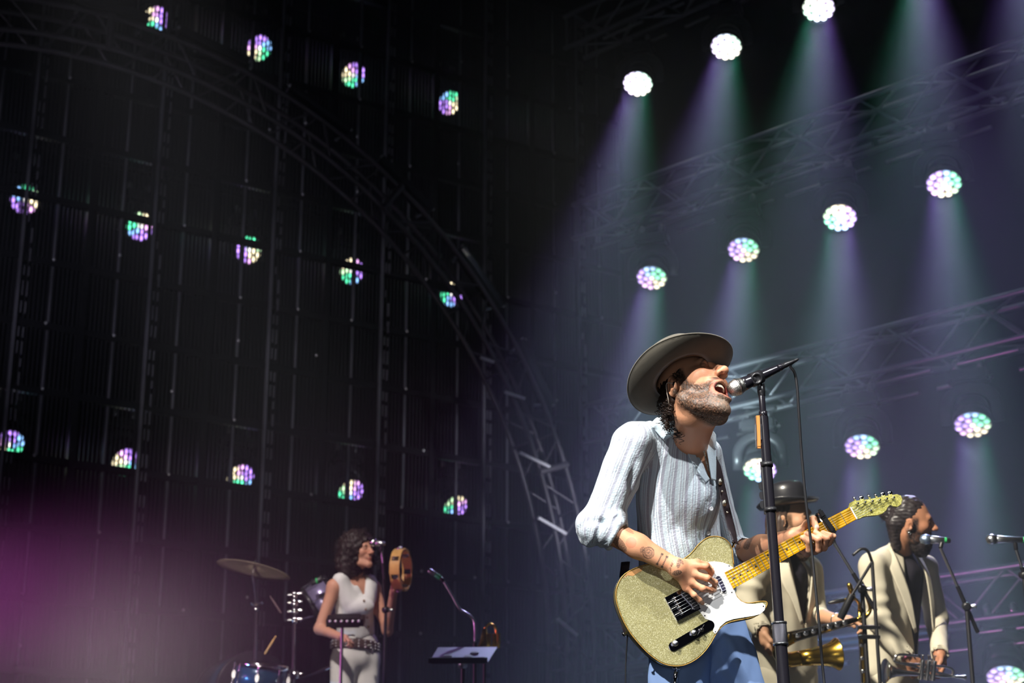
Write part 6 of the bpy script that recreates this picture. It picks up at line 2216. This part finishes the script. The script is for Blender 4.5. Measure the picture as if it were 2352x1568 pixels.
# ---------------------------------------------------------------- boom microphone stands
def boom_stand(label, ball, tail, joint, top, floor_z, boomtail, miclabel, ballmat=None, ring=None):
    fo_ = V3(top[0], top[1], floor_z)
    s = empty('microphone_stand', fo_, label, 'microphone stand')
    rod('pole', fo_ + V3(0, 0, 0.12), top, 0.0105, M_DARKMETAL, s, 14)
    rod('sleeve', fo_ + V3(0, 0, 0.10), (fo_ + top) / 2, 0.0135, M_DARKMETAL, s, 14)
    for k in range(3):
        a = 2.1 * k + 0.4
        rod('foot', fo_ + V3(0, 0, 0.14), fo_ + V3(math.cos(a) * 0.30, math.sin(a) * 0.30, 0.012), 0.009, M_DARKMETAL, s, 10)
    lathe('boom_clamp', [(0.010, -0.02), (0.020, -0.018), (0.020, 0.018), (0.010, 0.02)], M_BLACK, s, top, unit(np.cross(joint - boomtail, UP)), 16)
    rod('clamp_knob', top + RT * 0.02, top + RT * 0.045 - FW * 0.01, 0.010, M_STEEL, s, 12)
    rod('boom', boomtail, joint, 0.0072, M_STEEL, s, 12)
    rod('boom_sleeve', boomtail, (boomtail * 0.45 + joint * 0.55), 0.0098, M_DARKMETAL, s, 12)
    mc_ = empty('microphone', ball, miclabel, 'microphone')
    d = unit(tail - ball)
    L = np.linalg.norm(tail - ball)
    lathe('grille', [(0.001, -0.025), (0.018, -0.018), (0.025, 0.0), (0.025, 0.008), (0.021, 0.024), (0.018, 0.026)], ballmat or M_GRILLE, mc_, ball, d, 24)
    lathe('handle', [(0.017, 0.024), (0.020, 0.03), (0.0175, 0.06), (0.012, L), (0.006, L + 0.004)], M_STEEL if ballmat else M_STAND, mc_, ball, d, 20)
    if ring is not None:
        rod('marker_band', ball + d * (L - 0.045), ball + d * (L - 0.015), 0.0145, ring, mc_, 18)
    rod('clip', joint, ball + d * min(0.11, L * 0.7), 0.010, M_BLACK, mc_, 12)
    return s
M_BLUEGR = mat('blue_grille', (0.35, 0.45, 0.62), 0.35, 0.9, bump=0.5, bscale=400)
M_GREENTAPE = mat('green_tape', srgb(60, 190, 110), 0.5)
boom_stand('black boom microphone stand in front of the man with the trumpet', Wt(2124, 1238, 8.30), Wt(2182, 1241, 8.28), Wt(2160, 1258, 8.27), Wt(2220, 1392, 8.25), RZ2, Wt(2246, 1452, 8.25),
           'silver-grilled microphone covering the mouth of the man with tied-back hair', M_BLUEGR, M_GREENTAPE)
boom_stand('black boom microphone stand with a long boom in front of the saxophone player', Wt(1868, 1192, 8.10), Wt(1906, 1204, 8.06), Wt(1916, 1246, 8.05), Wt(1980, 1352, 8.02), RZ2, Wt(2012, 1402, 8.00),
           'small silver microphone beside the black-hatted man\'s chin', M_GRILLE)
boom_stand('microphone stand cropped by the right edge of the photo', Wt(2276, 1238, 8.3), Wt(2372, 1240, 8.28), Wt(2334, 1262, 8.28), Wt(2352, 1320, 8.3), RZ2, Wt(2362, 1350, 8.3),
           'long silver microphone at the right edge, with a green band', M_STEEL, M_GREENTAPE)
# instrument microphone on a short stand between the two players
im = empty('instrument_microphone', V3(*(W(2008, 1568, 8.1)[:2]), RZ2), 'black short-boom instrument microphone stand beside the brass saxophone', 'microphone stand')
pp0 = W(2003, 1290, 7.95)
rod('pole', V3(pp0[0], pp0[1], RZ2 + 0.02), pp0, 0.0085, M_DARKMETAL, im, 12)
tube('gooseneck', spline([pp0, pp0 + UP * 0.05 - RT * 0.02, pp0 + UP * 0.06 - RT * 0.05, pp0 + UP * 0.03 - RT * 0.09], 16), 0.007, M_BLACK, im, 10)
rod('capsule', Wt(1930, 1420, 7.95), Wt(1957, 1365, 7.95), 0.017, M_BLACK, im, 16)
rod('arm', Wt(1952, 1374, 7.95), pp0, 0.007, M_DARKMETAL, im, 10)
for y in (1440, 1462):
    q = W(2006, y, 7.95)
    box('clamp', q - RT * 0.02, (0.10, 0.02, 0.018), M_BLACK, im, (RT, FW, UP), 0.1)
for k in range(3):
    a = 2.1 * k
    rod('foot', V3(pp0[0], pp0[1], RZ2 + 0.10), V3(pp0[0] + math.cos(a) * 0.2, pp0[1] + math.sin(a) * 0.2, RZ2 + 0.012), 0.008, M_DARKMETAL, im, 10)
# ------------------------------------------------------------------ the percussionist
wo = empty('person', W(815, 1568, 11.5) * V3(1, 1, 0) + V3(0, 0, RISER), 'curly-haired woman in a white waistcoat and white trousers raising a tambourine', 'person')
HMw = head_rot(math.radians(50), math.radians(12), math.radians(-8))
hsw = 0.93
Hw = Wt(828, 1268, 11.72)
def hw_(*p): return Hw + (np.array(p) @ HMw) * hsw
Sw = camvec(0.82, 0, -0.57); Fw_ = camvec(0.57, 0, 0.82)
nkw = Wt(818, 1326, 11.74)
chw, pew = Wt(815, 1385, 11.72), Wt(816, 1510, 11.68)
shwr, elwr, wrwr = Wt(768, 1347, 11.62), Wt(734, 1444, 11.55), Wt(782, 1462, 11.35)
shwl, elwl, wrwl = Wt(858, 1350, 11.80), Wt(890, 1448, 11.70), Wt(904, 1362, 11.55)
SKW = srgb(206, 150, 124)
legsw = legs_for(pew - Z3 * 0.02, Sw, RISER, 0.06)
make_body(wo, Hw, HMw, hsw, nkw, [(elwr, wrwr, Wt(808, 1470, 11.28), -UP - RT * 0.1, -FW + UP * 0.4, 0.9), (elwl, wrwl, Wt(908, 1325, 11.52), RT * 0.9 - FW * 0.2, -FW, 0.9)],
          (chw, pew), legsw, SKW, dict(lips=srgb(170, 70, 70), brow=(0.03, 0.02, 0.018)))
def upperarms(P):
    d = smin(s_cap(P, shwr, elwr, 0.044, 0.036), s_cap(P, elwr, wrwr, 0.036, 0.026), 0.02)
    e = smin(s_cap(P, shwl, elwl, 0.044, 0.036), s_cap(P, elwl, wrwl, 0.036, 0.026), 0.02)
    d = smin(d, e, 0.01)
    d = smin(d, s_cap(P, shwr, nkw, 0.044, 0.045), 0.04)
    d = smin(d, s_cap(P, shwl, nkw, 0.044, 0.045), 0.04)
    return smin(d, s_ecap(P, Wt(815, 1352, 11.72), Wt(817, 1480, 11.70), (0.125, 0.085), (0.128, 0.09), Sw), 0.04)
lo, hi = bounds([shwr, elwr, wrwr, shwl, elwl, wrwl, nkw, Wt(817, 1490, 11.7)], 0.13)
V_, F_ = surfnet(upperarms, lo, hi, 0.008)
for o_ in wo.children:
    if o_.name.split('.')[0] == 'body':
        me0 = o_.data
        n0 = len(me0.vertices)
        co = np.empty(n0 * 3, np.float32); me0.vertices.foreach_get('co', co)
        cc_ = np.empty(n0 * 4, np.float32); me0.color_attributes['Col'].data.foreach_get('color', cc_)
        fi = np.array([tuple(p.vertices) for p in me0.polygons])
        Vj, Fj, Cj = join_np([(co.reshape(-1, 3), fi, cc_.reshape(-1, 4)[:, :3]), (V_, F_, col(len(V_), SKW))])
        o_.data = npmesh('body', Vj, Fj, Cj)
        o_.data.materials.append(M_SKIN2)
M_CURLY = mat('brown_curly_hair', srgb(44, 28, 28), 0.6, noise=0.5, nscale=30)
def hairw(P):
    q = ((P - Hw.astype(np.float32)) @ HMw.T.astype(np.float32)) / hsw
    d = s_ell(q, (0, -0.040, 0.045), (0.135, 0.130, 0.125))
    d = smin(d, s_ell(q, (0.06, -0.06, -0.07), (0.10, 0.09, 0.12)), 0.05)
    d = smin(d, s_ell(q, (-0.06, -0.05, -0.07), (0.08, 0.08, 0.11)), 0.05)
    d = smax(d, -s_ell(q, (0, 0.085, -0.045), (0.076, 0.095, 0.115)), 0.015)
    return (d + 0.010 * vnoise(q, 0.016, 5) + 0.006 * vnoise(q, 0.007, 3)) * hsw
sdf_part('hair', hairw, [hw_(0, -0.04, 0.0)], 0.24, 0.008, M_CURLY, wo)
rr_, dd_, ll_ = [], [], []
for k in range(420):
    a = RNG.normal(0, 1, 3); a /= np.linalg.norm(a)
    c = np.array((0, -0.04, 0.0)) + a * (0.125, 0.115, 0.14)
    if c[1] > 0.02 and abs(c[0]) < 0.075 and c[2] < 0.09: continue
    rr_.append(hw_(*c)); dd_.append(unit((hw_(*c) - hw_(0, -0.04, 0)) * 2.0 - Z3 * 0.15)); ll_.append(RNG.uniform(0.03, 0.07))
curls('hair_curls', rr_, dd_, ll_, 0.009, 0.0028, M_CURLY, wo, turns=1.8, npt=12)
M_WHITE = mat('white_cotton', srgb(226, 226, 224), 0.75, bump=0.2, bscale=300, spec=0.2)
def vest(P):
    d = s_ecap(P, Wt(814, 1362, 11.72), Wt(816, 1452, 11.70), (0.138, 0.100), (0.135, 0.100), Sw)
    d = smin(d, s_ell(P, Wt(826, 1392, 11.62), (0.10, 0.06, 0.06)), 0.04)
    for a, b in ((Wt(783, 1334, 11.64), Wt(800, 1375, 11.64)), (Wt(847, 1338, 11.74), Wt(842, 1375, 11.68))):
        d = smin(d, s_cap(P, a, b, 0.058, 0.066), 0.02)
    px, py, t = proj_np(P)
    cut = np.maximum(np.maximum(-side_px(px, py, (800, 1310), (836, 1368), 341), side_px(px, py, (842, 1310), (836, 1368), 341)), np.maximum((py - 1370) / 341, t - 11.75))
    d = smax(d, -cut, 0.006)
    hem = np.maximum(py - 1459 + 0.16 * np.abs(px - 845), -(1e3)) / 341 * 1.0
    d = smax(d, np.where(np.abs(px - 845) < 30, (py - 1466 + 0.0 * px) / 341, (py - 1458) / 341), 0.004)
    for s_, e_ in ((shwr, elwr), (shwl, elwl)):
        o_ = unit((s_ - nkw) * V3(1, 1, 0.2))
        d = smax(d, -s_cap(P, s_ + o_ * 0.035, s_ + o_ * 0.16 - UP * 0.08, 0.052, 0.085), 0.006)
    return d
vst = sdf_part('waistcoat', vest, [Wt(790, 1330, 11.7), Wt(845, 1330, 11.7), Wt(816, 1465, 11.7)], 0.14, 0.008, M_WHITE, wo, lambda V: aniso(V, UP, 0.08, 0.025, 3) * 0.003)
vv_ = np.empty(len(vst.data.vertices) * 3, np.float32); vst.data.vertices.foreach_get('co', vv_); vv_ = vv_.reshape(-1, 3)
M_TAN = mat('tan_button', srgb(150, 120, 95), 0.5)
for px, py in ((836, 1379), (840, 1399), (843, 1418), (846, 1439)):
    lathe('button', [(0.0005, -0.002), (0.008, -0.002), (0.008, 0.002), (0.0005, 0.003)], M_TAN, vst, on_surface(px, py, vv_, 0.002), -FW, 12)
M_WTROU = mat('white_trousers', srgb(222, 221, 216), 0.75, bump=0.2, bscale=300, spec=0.2)
trousers(wo, pew, Sw, legsw, M_WTROU, 0.158, 0.115)
shoes(wo, legsw, M_SHOE, unit(V3(0.5, -0.85, 0)))
# studded belt slung round the hips
M_BELT = mat('brown_studded_leather', srgb(84, 66, 62), 0.5, noise=0.5, nscale=60)
bc_ = pew + Z3 * 0.055
nS = unit(np.cross(Sw, Z3))
bpts = [bc_ + Sw * math.cos(a) * 0.170 + nS * math.sin(a) * 0.128 - Z3 * (0.035 * math.cos(a) - 0.02) for a in np.linspace(0, 2 * math.pi, 49)]
belt = tube('belt', bpts, 1.0, M_BELT, wo, 10, flat=(0.005, 0.032), up=Z3, caps=False)
for k in range(0, 48, 2):
    p = bpts[k]; o_ = unit((p - bc_) * V3(1, 1, 0))
    for dz in (-0.02, 0.0, 0.02):
        inst('stud', ME_LATCH, mat4(V3(1, 0, 0) * 0.005, V3(0, 1, 0) * 0.005, Z3 * 0.005, p + o_ * 0.006 + Z3 * dz), belt)
fr_ = bpts[int(48 * 0.80)]
tube('buckle', [Wt(848, 1491, 11.50) + (RT * math.cos(a) * 0.024 + UP * math.sin(a) * 0.030) for a in np.linspace(0, 2 * math.pi, 20)], 0.005, M_SILVERPL, belt, 6)

# tambourine
tc_ = Wt(921, 1308, 11.48)
tn_ = camvec(0.965, 0.05, 0.25)
tx_, ty_, _ = frame_from(tn_, UP)
tam = empty('tambourine', tc_, 'wooden tambourine with metal jingles in the woman\'s raised hand', 'tambourine')
M_TAMB = mat('honey_wood', srgb(226, 176, 100), 0.45, noise=0.2, nscale=40, coat=0.3)
NJ = 7
for k in range(NJ):                      # frame segments between the jingle slots
    a0, a1 = 2 * math.pi * (k + 0.14) / NJ, 2 * math.pi * (k + 0.86) / NJ
    vs, fs = [], []
    n = 8
    for i in range(n + 1):
        a = a0 + (a1 - a0) * i / n
        e = tx_ * math.cos(a) + ty_ * math.sin(a)
        for (r, z) in ((0.140, -0.034), (0.140, 0.034), (0.128, 0.034), (0.128, -0.034)):
            vs.append(tc_ + e * r + tn_ * z)
    for i in range(n):
        for j in range(4):
            j2 = (j + 1) % 4
            fs.append((i * 4 + j, i * 4 + j2, (i + 1) * 4 + j2, (i + 1) * 4 + j))
    fs += [(3, 2, 1, 0), (n * 4, n * 4 + 1, n * 4 + 2, n * 4 + 3)]
    link('frame_segment', pydata('frame_segment', vs, fs, False), M_TAMB, tam)
    am = 2 * math.pi * k / NJ
    e = tx_ * math.cos(am) + ty_ * math.sin(am); tg = -tx_ * math.sin(am) + ty_ * math.cos(am)
    for z in (-0.0285, 0.0285):
        rod('frame_rail', tc_ + (tx_ * math.cos(am - 0.14) + ty_ * math.sin(am - 0.14)) * 0.134 + tn_ * z, tc_ + (tx_ * math.cos(am + 0.14) + ty_ * math.sin(am + 0.14)) * 0.134 + tn_ * z, 0.006, M_TAMB, tam, 8)
    for s in (-0.006, 0.006):
        lathe('jingle', [(0.003, -0.001), (0.018, 0.001), (0.020, 0.0), (0.018, 0.002), (0.003, 0.003)], M_STEEL, tam, tc_ + e * 0.134 + tg * s, tg, 16)

# her microphone on its stand
boom_stand('thin black microphone stand in front of the woman with the tambourine', Wt(856, 1245, 11.45), Wt(884, 1249, 11.42), Wt(876, 1262, 11.42), Wt(886, 1400, 11.40), RISER, Wt(884, 1330, 11.40),
           'silver microphone in front of the curly-haired woman\'s face', M_SILVERPL, M_GREENTAPE)
rod('extension', Wt(876, 1262, 11.42), Wt(886, 1400, 11.40), 0.008, M_DARKMETAL, [o for o in bpy.data.objects if o.get('label') == 'thin black microphone stand in front of the woman with the tambourine'][0], 10)

# ------------------------------------------------------------------ percussion and drums
pdst = empty('percussion_pad', V3(*(W(786, 1568, 11.0)[:2]), RISER), 'small black percussion pad on a thin stand in front of the woman', 'percussion pad')
pc_ = W(794, 1425, 11.0)
box('pad', pc_, (0.235, 0.16, 0.06), M_BLACK, pdst, (unit(RT + UP * 0.03), unit(FW + UP * 0.2), UP), 0.12)
rod('pole', V3(pc_[0] - 0.02, pc_[1], RISER + 0.03), pc_ - Z3 * 0.02 + RT * -0.02, 0.010, M_STEEL, pdst, 12)
for k in range(6):
    inst('control_knob', ME_LATCH, mat4(RT * 0.010, UP * 0.010, FW * 0.010, pc_ + RT * (-0.09 + 0.036 * k) + UP * 0.01 - FW * 0.085), pdst)
for k in range(3):
    a = 2.1 * k + 0.3
    rod('foot', V3(pc_[0] - 0.02, pc_[1], RISER + 0.18), V3(pc_[0] - 0.02 + math.cos(a) * 0.25, pc_[1] + math.sin(a) * 0.25, RISER + 0.012), 0.008, M_STEEL, pdst, 10)

M_BRONZE = mat('cymbal_bronze', srgb(205, 186, 164), 0.38, 0.25, noise=0.2, nscale=25, coat=0.3)
cyc = Wt(583, 1306, 11.9)
cyn = camvec(0.19, 0.915, -0.35)
def ring_bump(o_):
    return o_
cst = empty('crash_cymbal', W(586, 1568, 11.9) * V3(1, 1, 0) + V3(0, 0, RISER), 'large bronze cymbal tilted on its stand at the left of the drums', 'cymbal')
cpv, cpf = lathe_geo([(0.006, 0.036), (0.03, 0.034), (0.045, 0.022), (0.055, 0.014), (0.12, 0.008), (0.19, 0.001), (0.255, -0.010), (0.2555, -0.0115), (0.19, -0.0005), (0.12, 0.0065), (0.055, 0.0125), (0.045, 0.0205), (0.03, 0.0325), (0.006, 0.0345)], 64)
xx, yy, zz_ = frame_from(cyn)
link('cymbal', pydata('cymbal', place(cpv, xx, yy, zz_, cyc), cpf), M_BRONZE, cst)
rod('tilter', cyc - cyn * 0.05, cyc + cyn * 0.06, 0.008, M_CHROME, cst, 12)
lathe('felt', [(0.003, 0), (0.018, 0.002), (0.018, 0.012), (0.003, 0.014)], M_BLACK, cst, cyc + cyn * 0.036, cyn, 16)
cb_ = V3(*(W(588, 1568, 11.9)[:2]), RISER)
ctop = cyc - cyn * 0.05
rod('upper_tube', W(588, 1392, 11.9), ctop, 0.010, M_CHROME, cst, 12)
rod('lower_tube', cb_ + V3(0, 0, 0.1), W(588, 1392, 11.9), 0.015, M_CHROME, cst, 14)
lathe('wing_clamp', [(0.012, -0.03), (0.024, -0.02), (0.024, 0.02), (0.012, 0.03)], M_CHROME, cst, W(588, 1395, 11.9), Z3, 16)
for s in (-1, 1):
    rod('wing_screw', W(588, 1395, 11.9), W(588 + s * 14, 1384, 11.85), 0.010, M_CHROME, cst, 10)
for k in range(3):
    a = 2.1 * k + 0.2
    rod('foot', cb_ + V3(0, 0, 0.3), cb_ + V3(math.cos(a) * 0.3, math.sin(a) * 0.3, 0.012), 0.010, M_CHROME, cst, 10)

# hardware stand with clamps
hs3 = empty('hardware_stand', V3(*(W(678, 1568, 11.6)[:2]), RISER), 'chrome drum hardware stand with stacked clamps between cymbal and woman', 'drum stand')
rod('tube', V3(*(W(678, 1568, 11.6)[:2]), RISER), W(676, 1362, 11.6), 0.013, M_CHROME, hs3, 14)
for y, r, L in ((1366, 0.022, 0.05), (1384, 0.028, 0.06), (1404, 0.026, 0.04), (1424, 0.022, 0.05), (1550, 0.03, 0.06)):
    q = W(677, y, 11.6)
    lathe('clamp', [(0.012, -L / 2), (r, -L / 2 + 0.01), (r, L / 2 - 0.01), (0.012, L / 2)], M_CHROME, hs3, q, Z3, 16)
    rod('clamp_screw', q - RT * 0.05, q + RT * 0.05 + UP * 0.01, 0.007, M_CHROME, hs3, 10)
rod('arm', W(690, 1560, 11.6), W(760, 1530, 11.5), 0.010, M_CHROME, hs3, 10)

# tom drum seen edge-on
M_SHELL = mat('silver_lilac_shell', srgb(150, 140, 180), 0.3, 0.4, coat=0.5, noise=0.2, nscale=8)
M_HEADSKIN = mat('drum_head', srgb(200, 200, 205), 0.5)
M_HOOP = mat('black_hoop', (0.02, 0.02, 0.024), 0.35, 0.3)
def drum(label, c, axis, R, H, shell, hoop):
    d = empty('drum', c - unit(axis) * H / 2, label, 'drum', 'drums on the riser')
    ax = unit(axis)
    lathe('shell', [(R * 0.98, -H / 2), (R, -H / 2), (R, H / 2), (R * 0.98, H / 2)], shell, d, c, ax, 48)
    for s in (-1, 1):
        lathe('hoop', [(R * 1.0, -0.012), (R * 1.045, -0.012), (R * 1.045, 0.020), (R * 1.01, 0.022)], hoop, d, c + ax * s * (H / 2 - 0.004), ax * s, 48)
        lathe('drum_head', [(0.001, 0), (R * 0.99, 0), (R * 0.99, 0.003), (0.001, 0.004)], M_HEADSKIN, d, c + ax * s * (H / 2 + 0.002), ax * s, 48)
    x, y, z = frame_from(ax)
    for k in range(8):
        e = x * math.cos(k * math.pi / 4) + y * math.sin(k * math.pi / 4)
        lg = box('lug', c + e * (R + 0.012), (0.024, 0.022, 0.05), M_CHROME, d, (e, np.cross(ax, e), ax), 0.2)
        rod('tension_rod', c + e * (R + 0.016) - ax * H / 2, c + e * (R + 0.016) + ax * H / 2, 0.0035, M_CHROME, d, 8)
    return d
tomax = camvec(0.80, 0.50, -0.20)
drum('lilac rack tom with black hoop tilted behind the woman\'s arm', Wt(742, 1378, 12.1), tomax, 0.135, 0.17, M_SHELL, M_HOOP)
rod('tom_arm', Wt(742, 1408, 12.1), W(690, 1424, 11.7), 0.010, M_CHROME, hs3, 10)
M_BLUESHELL = mat('teal_blue_shell', srgb(30, 84, 120), 0.3, 0.2, coat=0.6, noise=0.2, nscale=10)
sn = W(600, 1548, 11.3)
drum('teal blue snare drum with chrome hoops at the bottom edge', sn - Z3 * 0.02, unit(V3(0.12, -0.15, 1.0)), 0.165, 0.15, M_BLUESHELL, M_CHROME)
sst = empty('snare_stand', V3(sn[0], sn[1], RISER), 'chrome tripod stand under the teal snare drum', 'drum stand')
rod('tube', V3(sn[0], sn[1], RISER), sn - Z3 * 0.13, 0.012, M_CHROME, sst, 12)
for k in range(3):
    a = 2.1 * k
    rod('basket_arm', sn - Z3 * 0.13, sn - Z3 * 0.10 + V3(math.cos(a), math.sin(a), 0) * 0.18, 0.008, M_CHROME, sst, 10)
    rod('foot', V3(sn[0], sn[1], RISER + 0.12), V3(sn[0] + math.cos(a) * 0.2, sn[1] + math.sin(a) * 0.2, RISER + 0.012), 0.008, M_CHROME, sst, 10)
# kick drum further left and low
drum('blue bass drum low at the bottom edge below the cymbal', W(560, 1600, 12.3), unit(V3(0.5, -0.86, 0.0)), 0.28, 0.40, M_BLUESHELL, M_HOOP)
# drumsticks
M_STICK = mat('hickory', srgb(222, 176, 110), 0.5)
def stick(a, b, label, m=None):
    d = b - a; L = np.linalg.norm(d)
    o = lathe('drumstick', [(0.004, 0), (0.0075, 0.006), (0.0075, L * 0.7), (0.0042, L * 0.94), (0.0058, L * 0.965), (0.003, L)], m or M_STICK, None, a, d, 12)
    tag(o, label, 'drumstick', 'drumsticks')
stick(W(608, 1502, 11.3), W(634, 1460, 11.25), 'pale wooden drumstick pointing up from the snare drum')
stick(W(646, 1408, 11.6), W(620, 1368, 11.6), 'dark drumstick slanting beside the hardware stand', mat('dark_stick', srgb(96, 76, 80), 0.5))
# small drum microphone with a green band
dm = empty('drum_microphone', Wt(728, 1332, 11.9), 'black clip-on microphone with a green band above the tom', 'microphone')
rod('capsule', Wt(716, 1338, 11.9), Wt(738, 1330, 11.9), 0.020, M_BLACK, dm, 14)
rod('marker_band', Wt(726, 1334, 11.9), Wt(730, 1333, 11.9), 0.0215, M_GREENTAPE, dm, 14)
tube('gooseneck', spline([Wt(738, 1330, 11.9), Wt(752, 1332, 11.95), Wt(758, 1345, 12.0), Wt(757, 1356, 12.05)], 12), 0.006, M_BLACK, dm, 8)

# ------------------------------------------------------------------ music stand, gooseneck microphone, brass mute
Ym = 10.4
q0, q1, q2, q3 = [W(*p) for p in ((1006, 1487, Ym + 0.16), (1143, 1486, Ym + 0.16), (1120, 1523, Ym), (984, 1523, Ym))]
mu = empty('music_stand', V3(*(W(1056, 1568, Ym)[:2]), 0), 'grey metal music stand with a flat desk beside the woman', 'music stand')
cen = (q0 + q1 + q2 + q3) / 4
axx = unit(q1 - q0); axy = unit((q0 - q3) - axx * ((q0 - q3) @ axx)); axz = np.cross(axx, axy)
pl = [((q - cen) @ axx, (q - cen) @ axy) for q in (q3, q2, q1, q0)]
prism('desk', pl, -0.004, 0.004, mat('grey_desk', srgb(150, 150, 168), 0.45, 0.3), mu, axx, axy, axz, cen, 0.002, 1)
box('ledge', (q2 + q3) / 2 + axz * 0.02, (np.linalg.norm(q2 - q3), 0.006, 0.04), M_DARKMETAL, mu, (axx, axy, axz), 0.05)
rod('pole', V3(cen[0] + 0.0, cen[1] + 0.02, 0.03), cen - Z3 * 0.01, 0.013, M_DARKMETAL, mu, 14)
lathe('desk_clamp', [(0.01, -0.04), (0.028, -0.03), (0.028, 0.02), (0.01, 0.03)], M_STEEL, mu, cen - Z3 * 0.04, Z3, 16)
for k in range(3):
    a = 2.1 * k
    rod('foot', V3(cen[0], cen[1] + 0.02, 0.15), V3(cen[0] + math.cos(a) * 0.3, cen[1] + math.sin(a) * 0.3, 0.012), 0.010, M_DARKMETAL, mu, 10)
for k, (x_, y_) in enumerate(((-0.09, -0.02), (0.03, -0.03), (0.07, 0.02))):
    b_ = box('paper_clip', cen + axx * x_ + axy * y_ + axz * 0.009, (0.05, 0.03, 0.010), M_STEEL, mu, (axx, axy, axz), 0.2)
gm = empty('gooseneck_microphone', V3(*(W(1092, 1568, 10.7)[:2]), 0), 'slim gooseneck microphone with a green band left of the singer\'s arm', 'microphone')
ga = [W(985, 1309, 10.7), W(1000, 1319, 10.7), W(1018, 1332, 10.7), W(1026, 1346, 10.7), W(1040, 1370, 10.7), W(1056, 1398, 10.7), W(1072, 1408, 10.7), W(1086, 1420, 10.7), W(1091, 1440, 10.7), W(1091, 1475, 10.7)]
tube('gooseneck', spline(ga[2:], 50), 0.008, M_STEEL, gm, 10)
rod('capsule', ga[0], ga[1], 0.016, M_STEEL, gm, 14)
rod('marker_band', ga[1], W(1012, 1327, 10.7), 0.015, M_GREENTAPE, gm, 14)
rod('handle', W(1012, 1327, 10.7), ga[2] + (ga[3] - ga[2]) * 0.2, 0.012, M_BLACK, gm, 14)
rod('pole', V3(ga[-1][0], ga[-1][1], 0.05), ga[-1], 0.012, M_DARKMETAL, gm, 12)
lathe('base', [(0.012, 0), (0.12, 0), (0.125, 0.01), (0.11, 0.02), (0.02, 0.04)], M_DARKMETAL, gm, V3(ga[-1][0], ga[-1][1], 0), Z3, 28)
fh = W(1113, 1488, 10.9)
fl = empty('flugelhorn', V3(fh[0], fh[1], 0), 'brass horn standing upright on a peg behind the music stand', 'horn')
lathe('bell', [(0.075, 0), (0.077, 0.003), (0.055, 0.02), (0.034, 0.05), (0.022, 0.09), (0.014, 0.14)], M_BRASS, fl, fh - Z3 * 0.02, Z3, 28)
for k in range(3):
    rod('valve', fh + RT * (0.03 + 0.028 * k) + Z3 * 0.0, fh + RT * (0.03 + 0.028 * k) + Z3 * 0.09, 0.011, M_BRASS, fl, 12)
tube('tubing', spline([fh + Z3 * 0.12, fh + Z3 * 0.15 + RT * 0.03, fh + Z3 * 0.12 + RT * 0.07, fh + RT * 0.075], 20), 0.008, M_BRASS, fl, 10)
rod('peg', V3(fh[0], fh[1], 0.03), fh - Z3 * 0.01, 0.010, M_DARKMETAL, fl, 10)
lathe('peg_base', [(0.01, 0), (0.10, 0), (0.10, 0.015), (0.012, 0.04)], M_DARKMETAL, fl, V3(fh[0], fh[1], 0), Z3, 20)
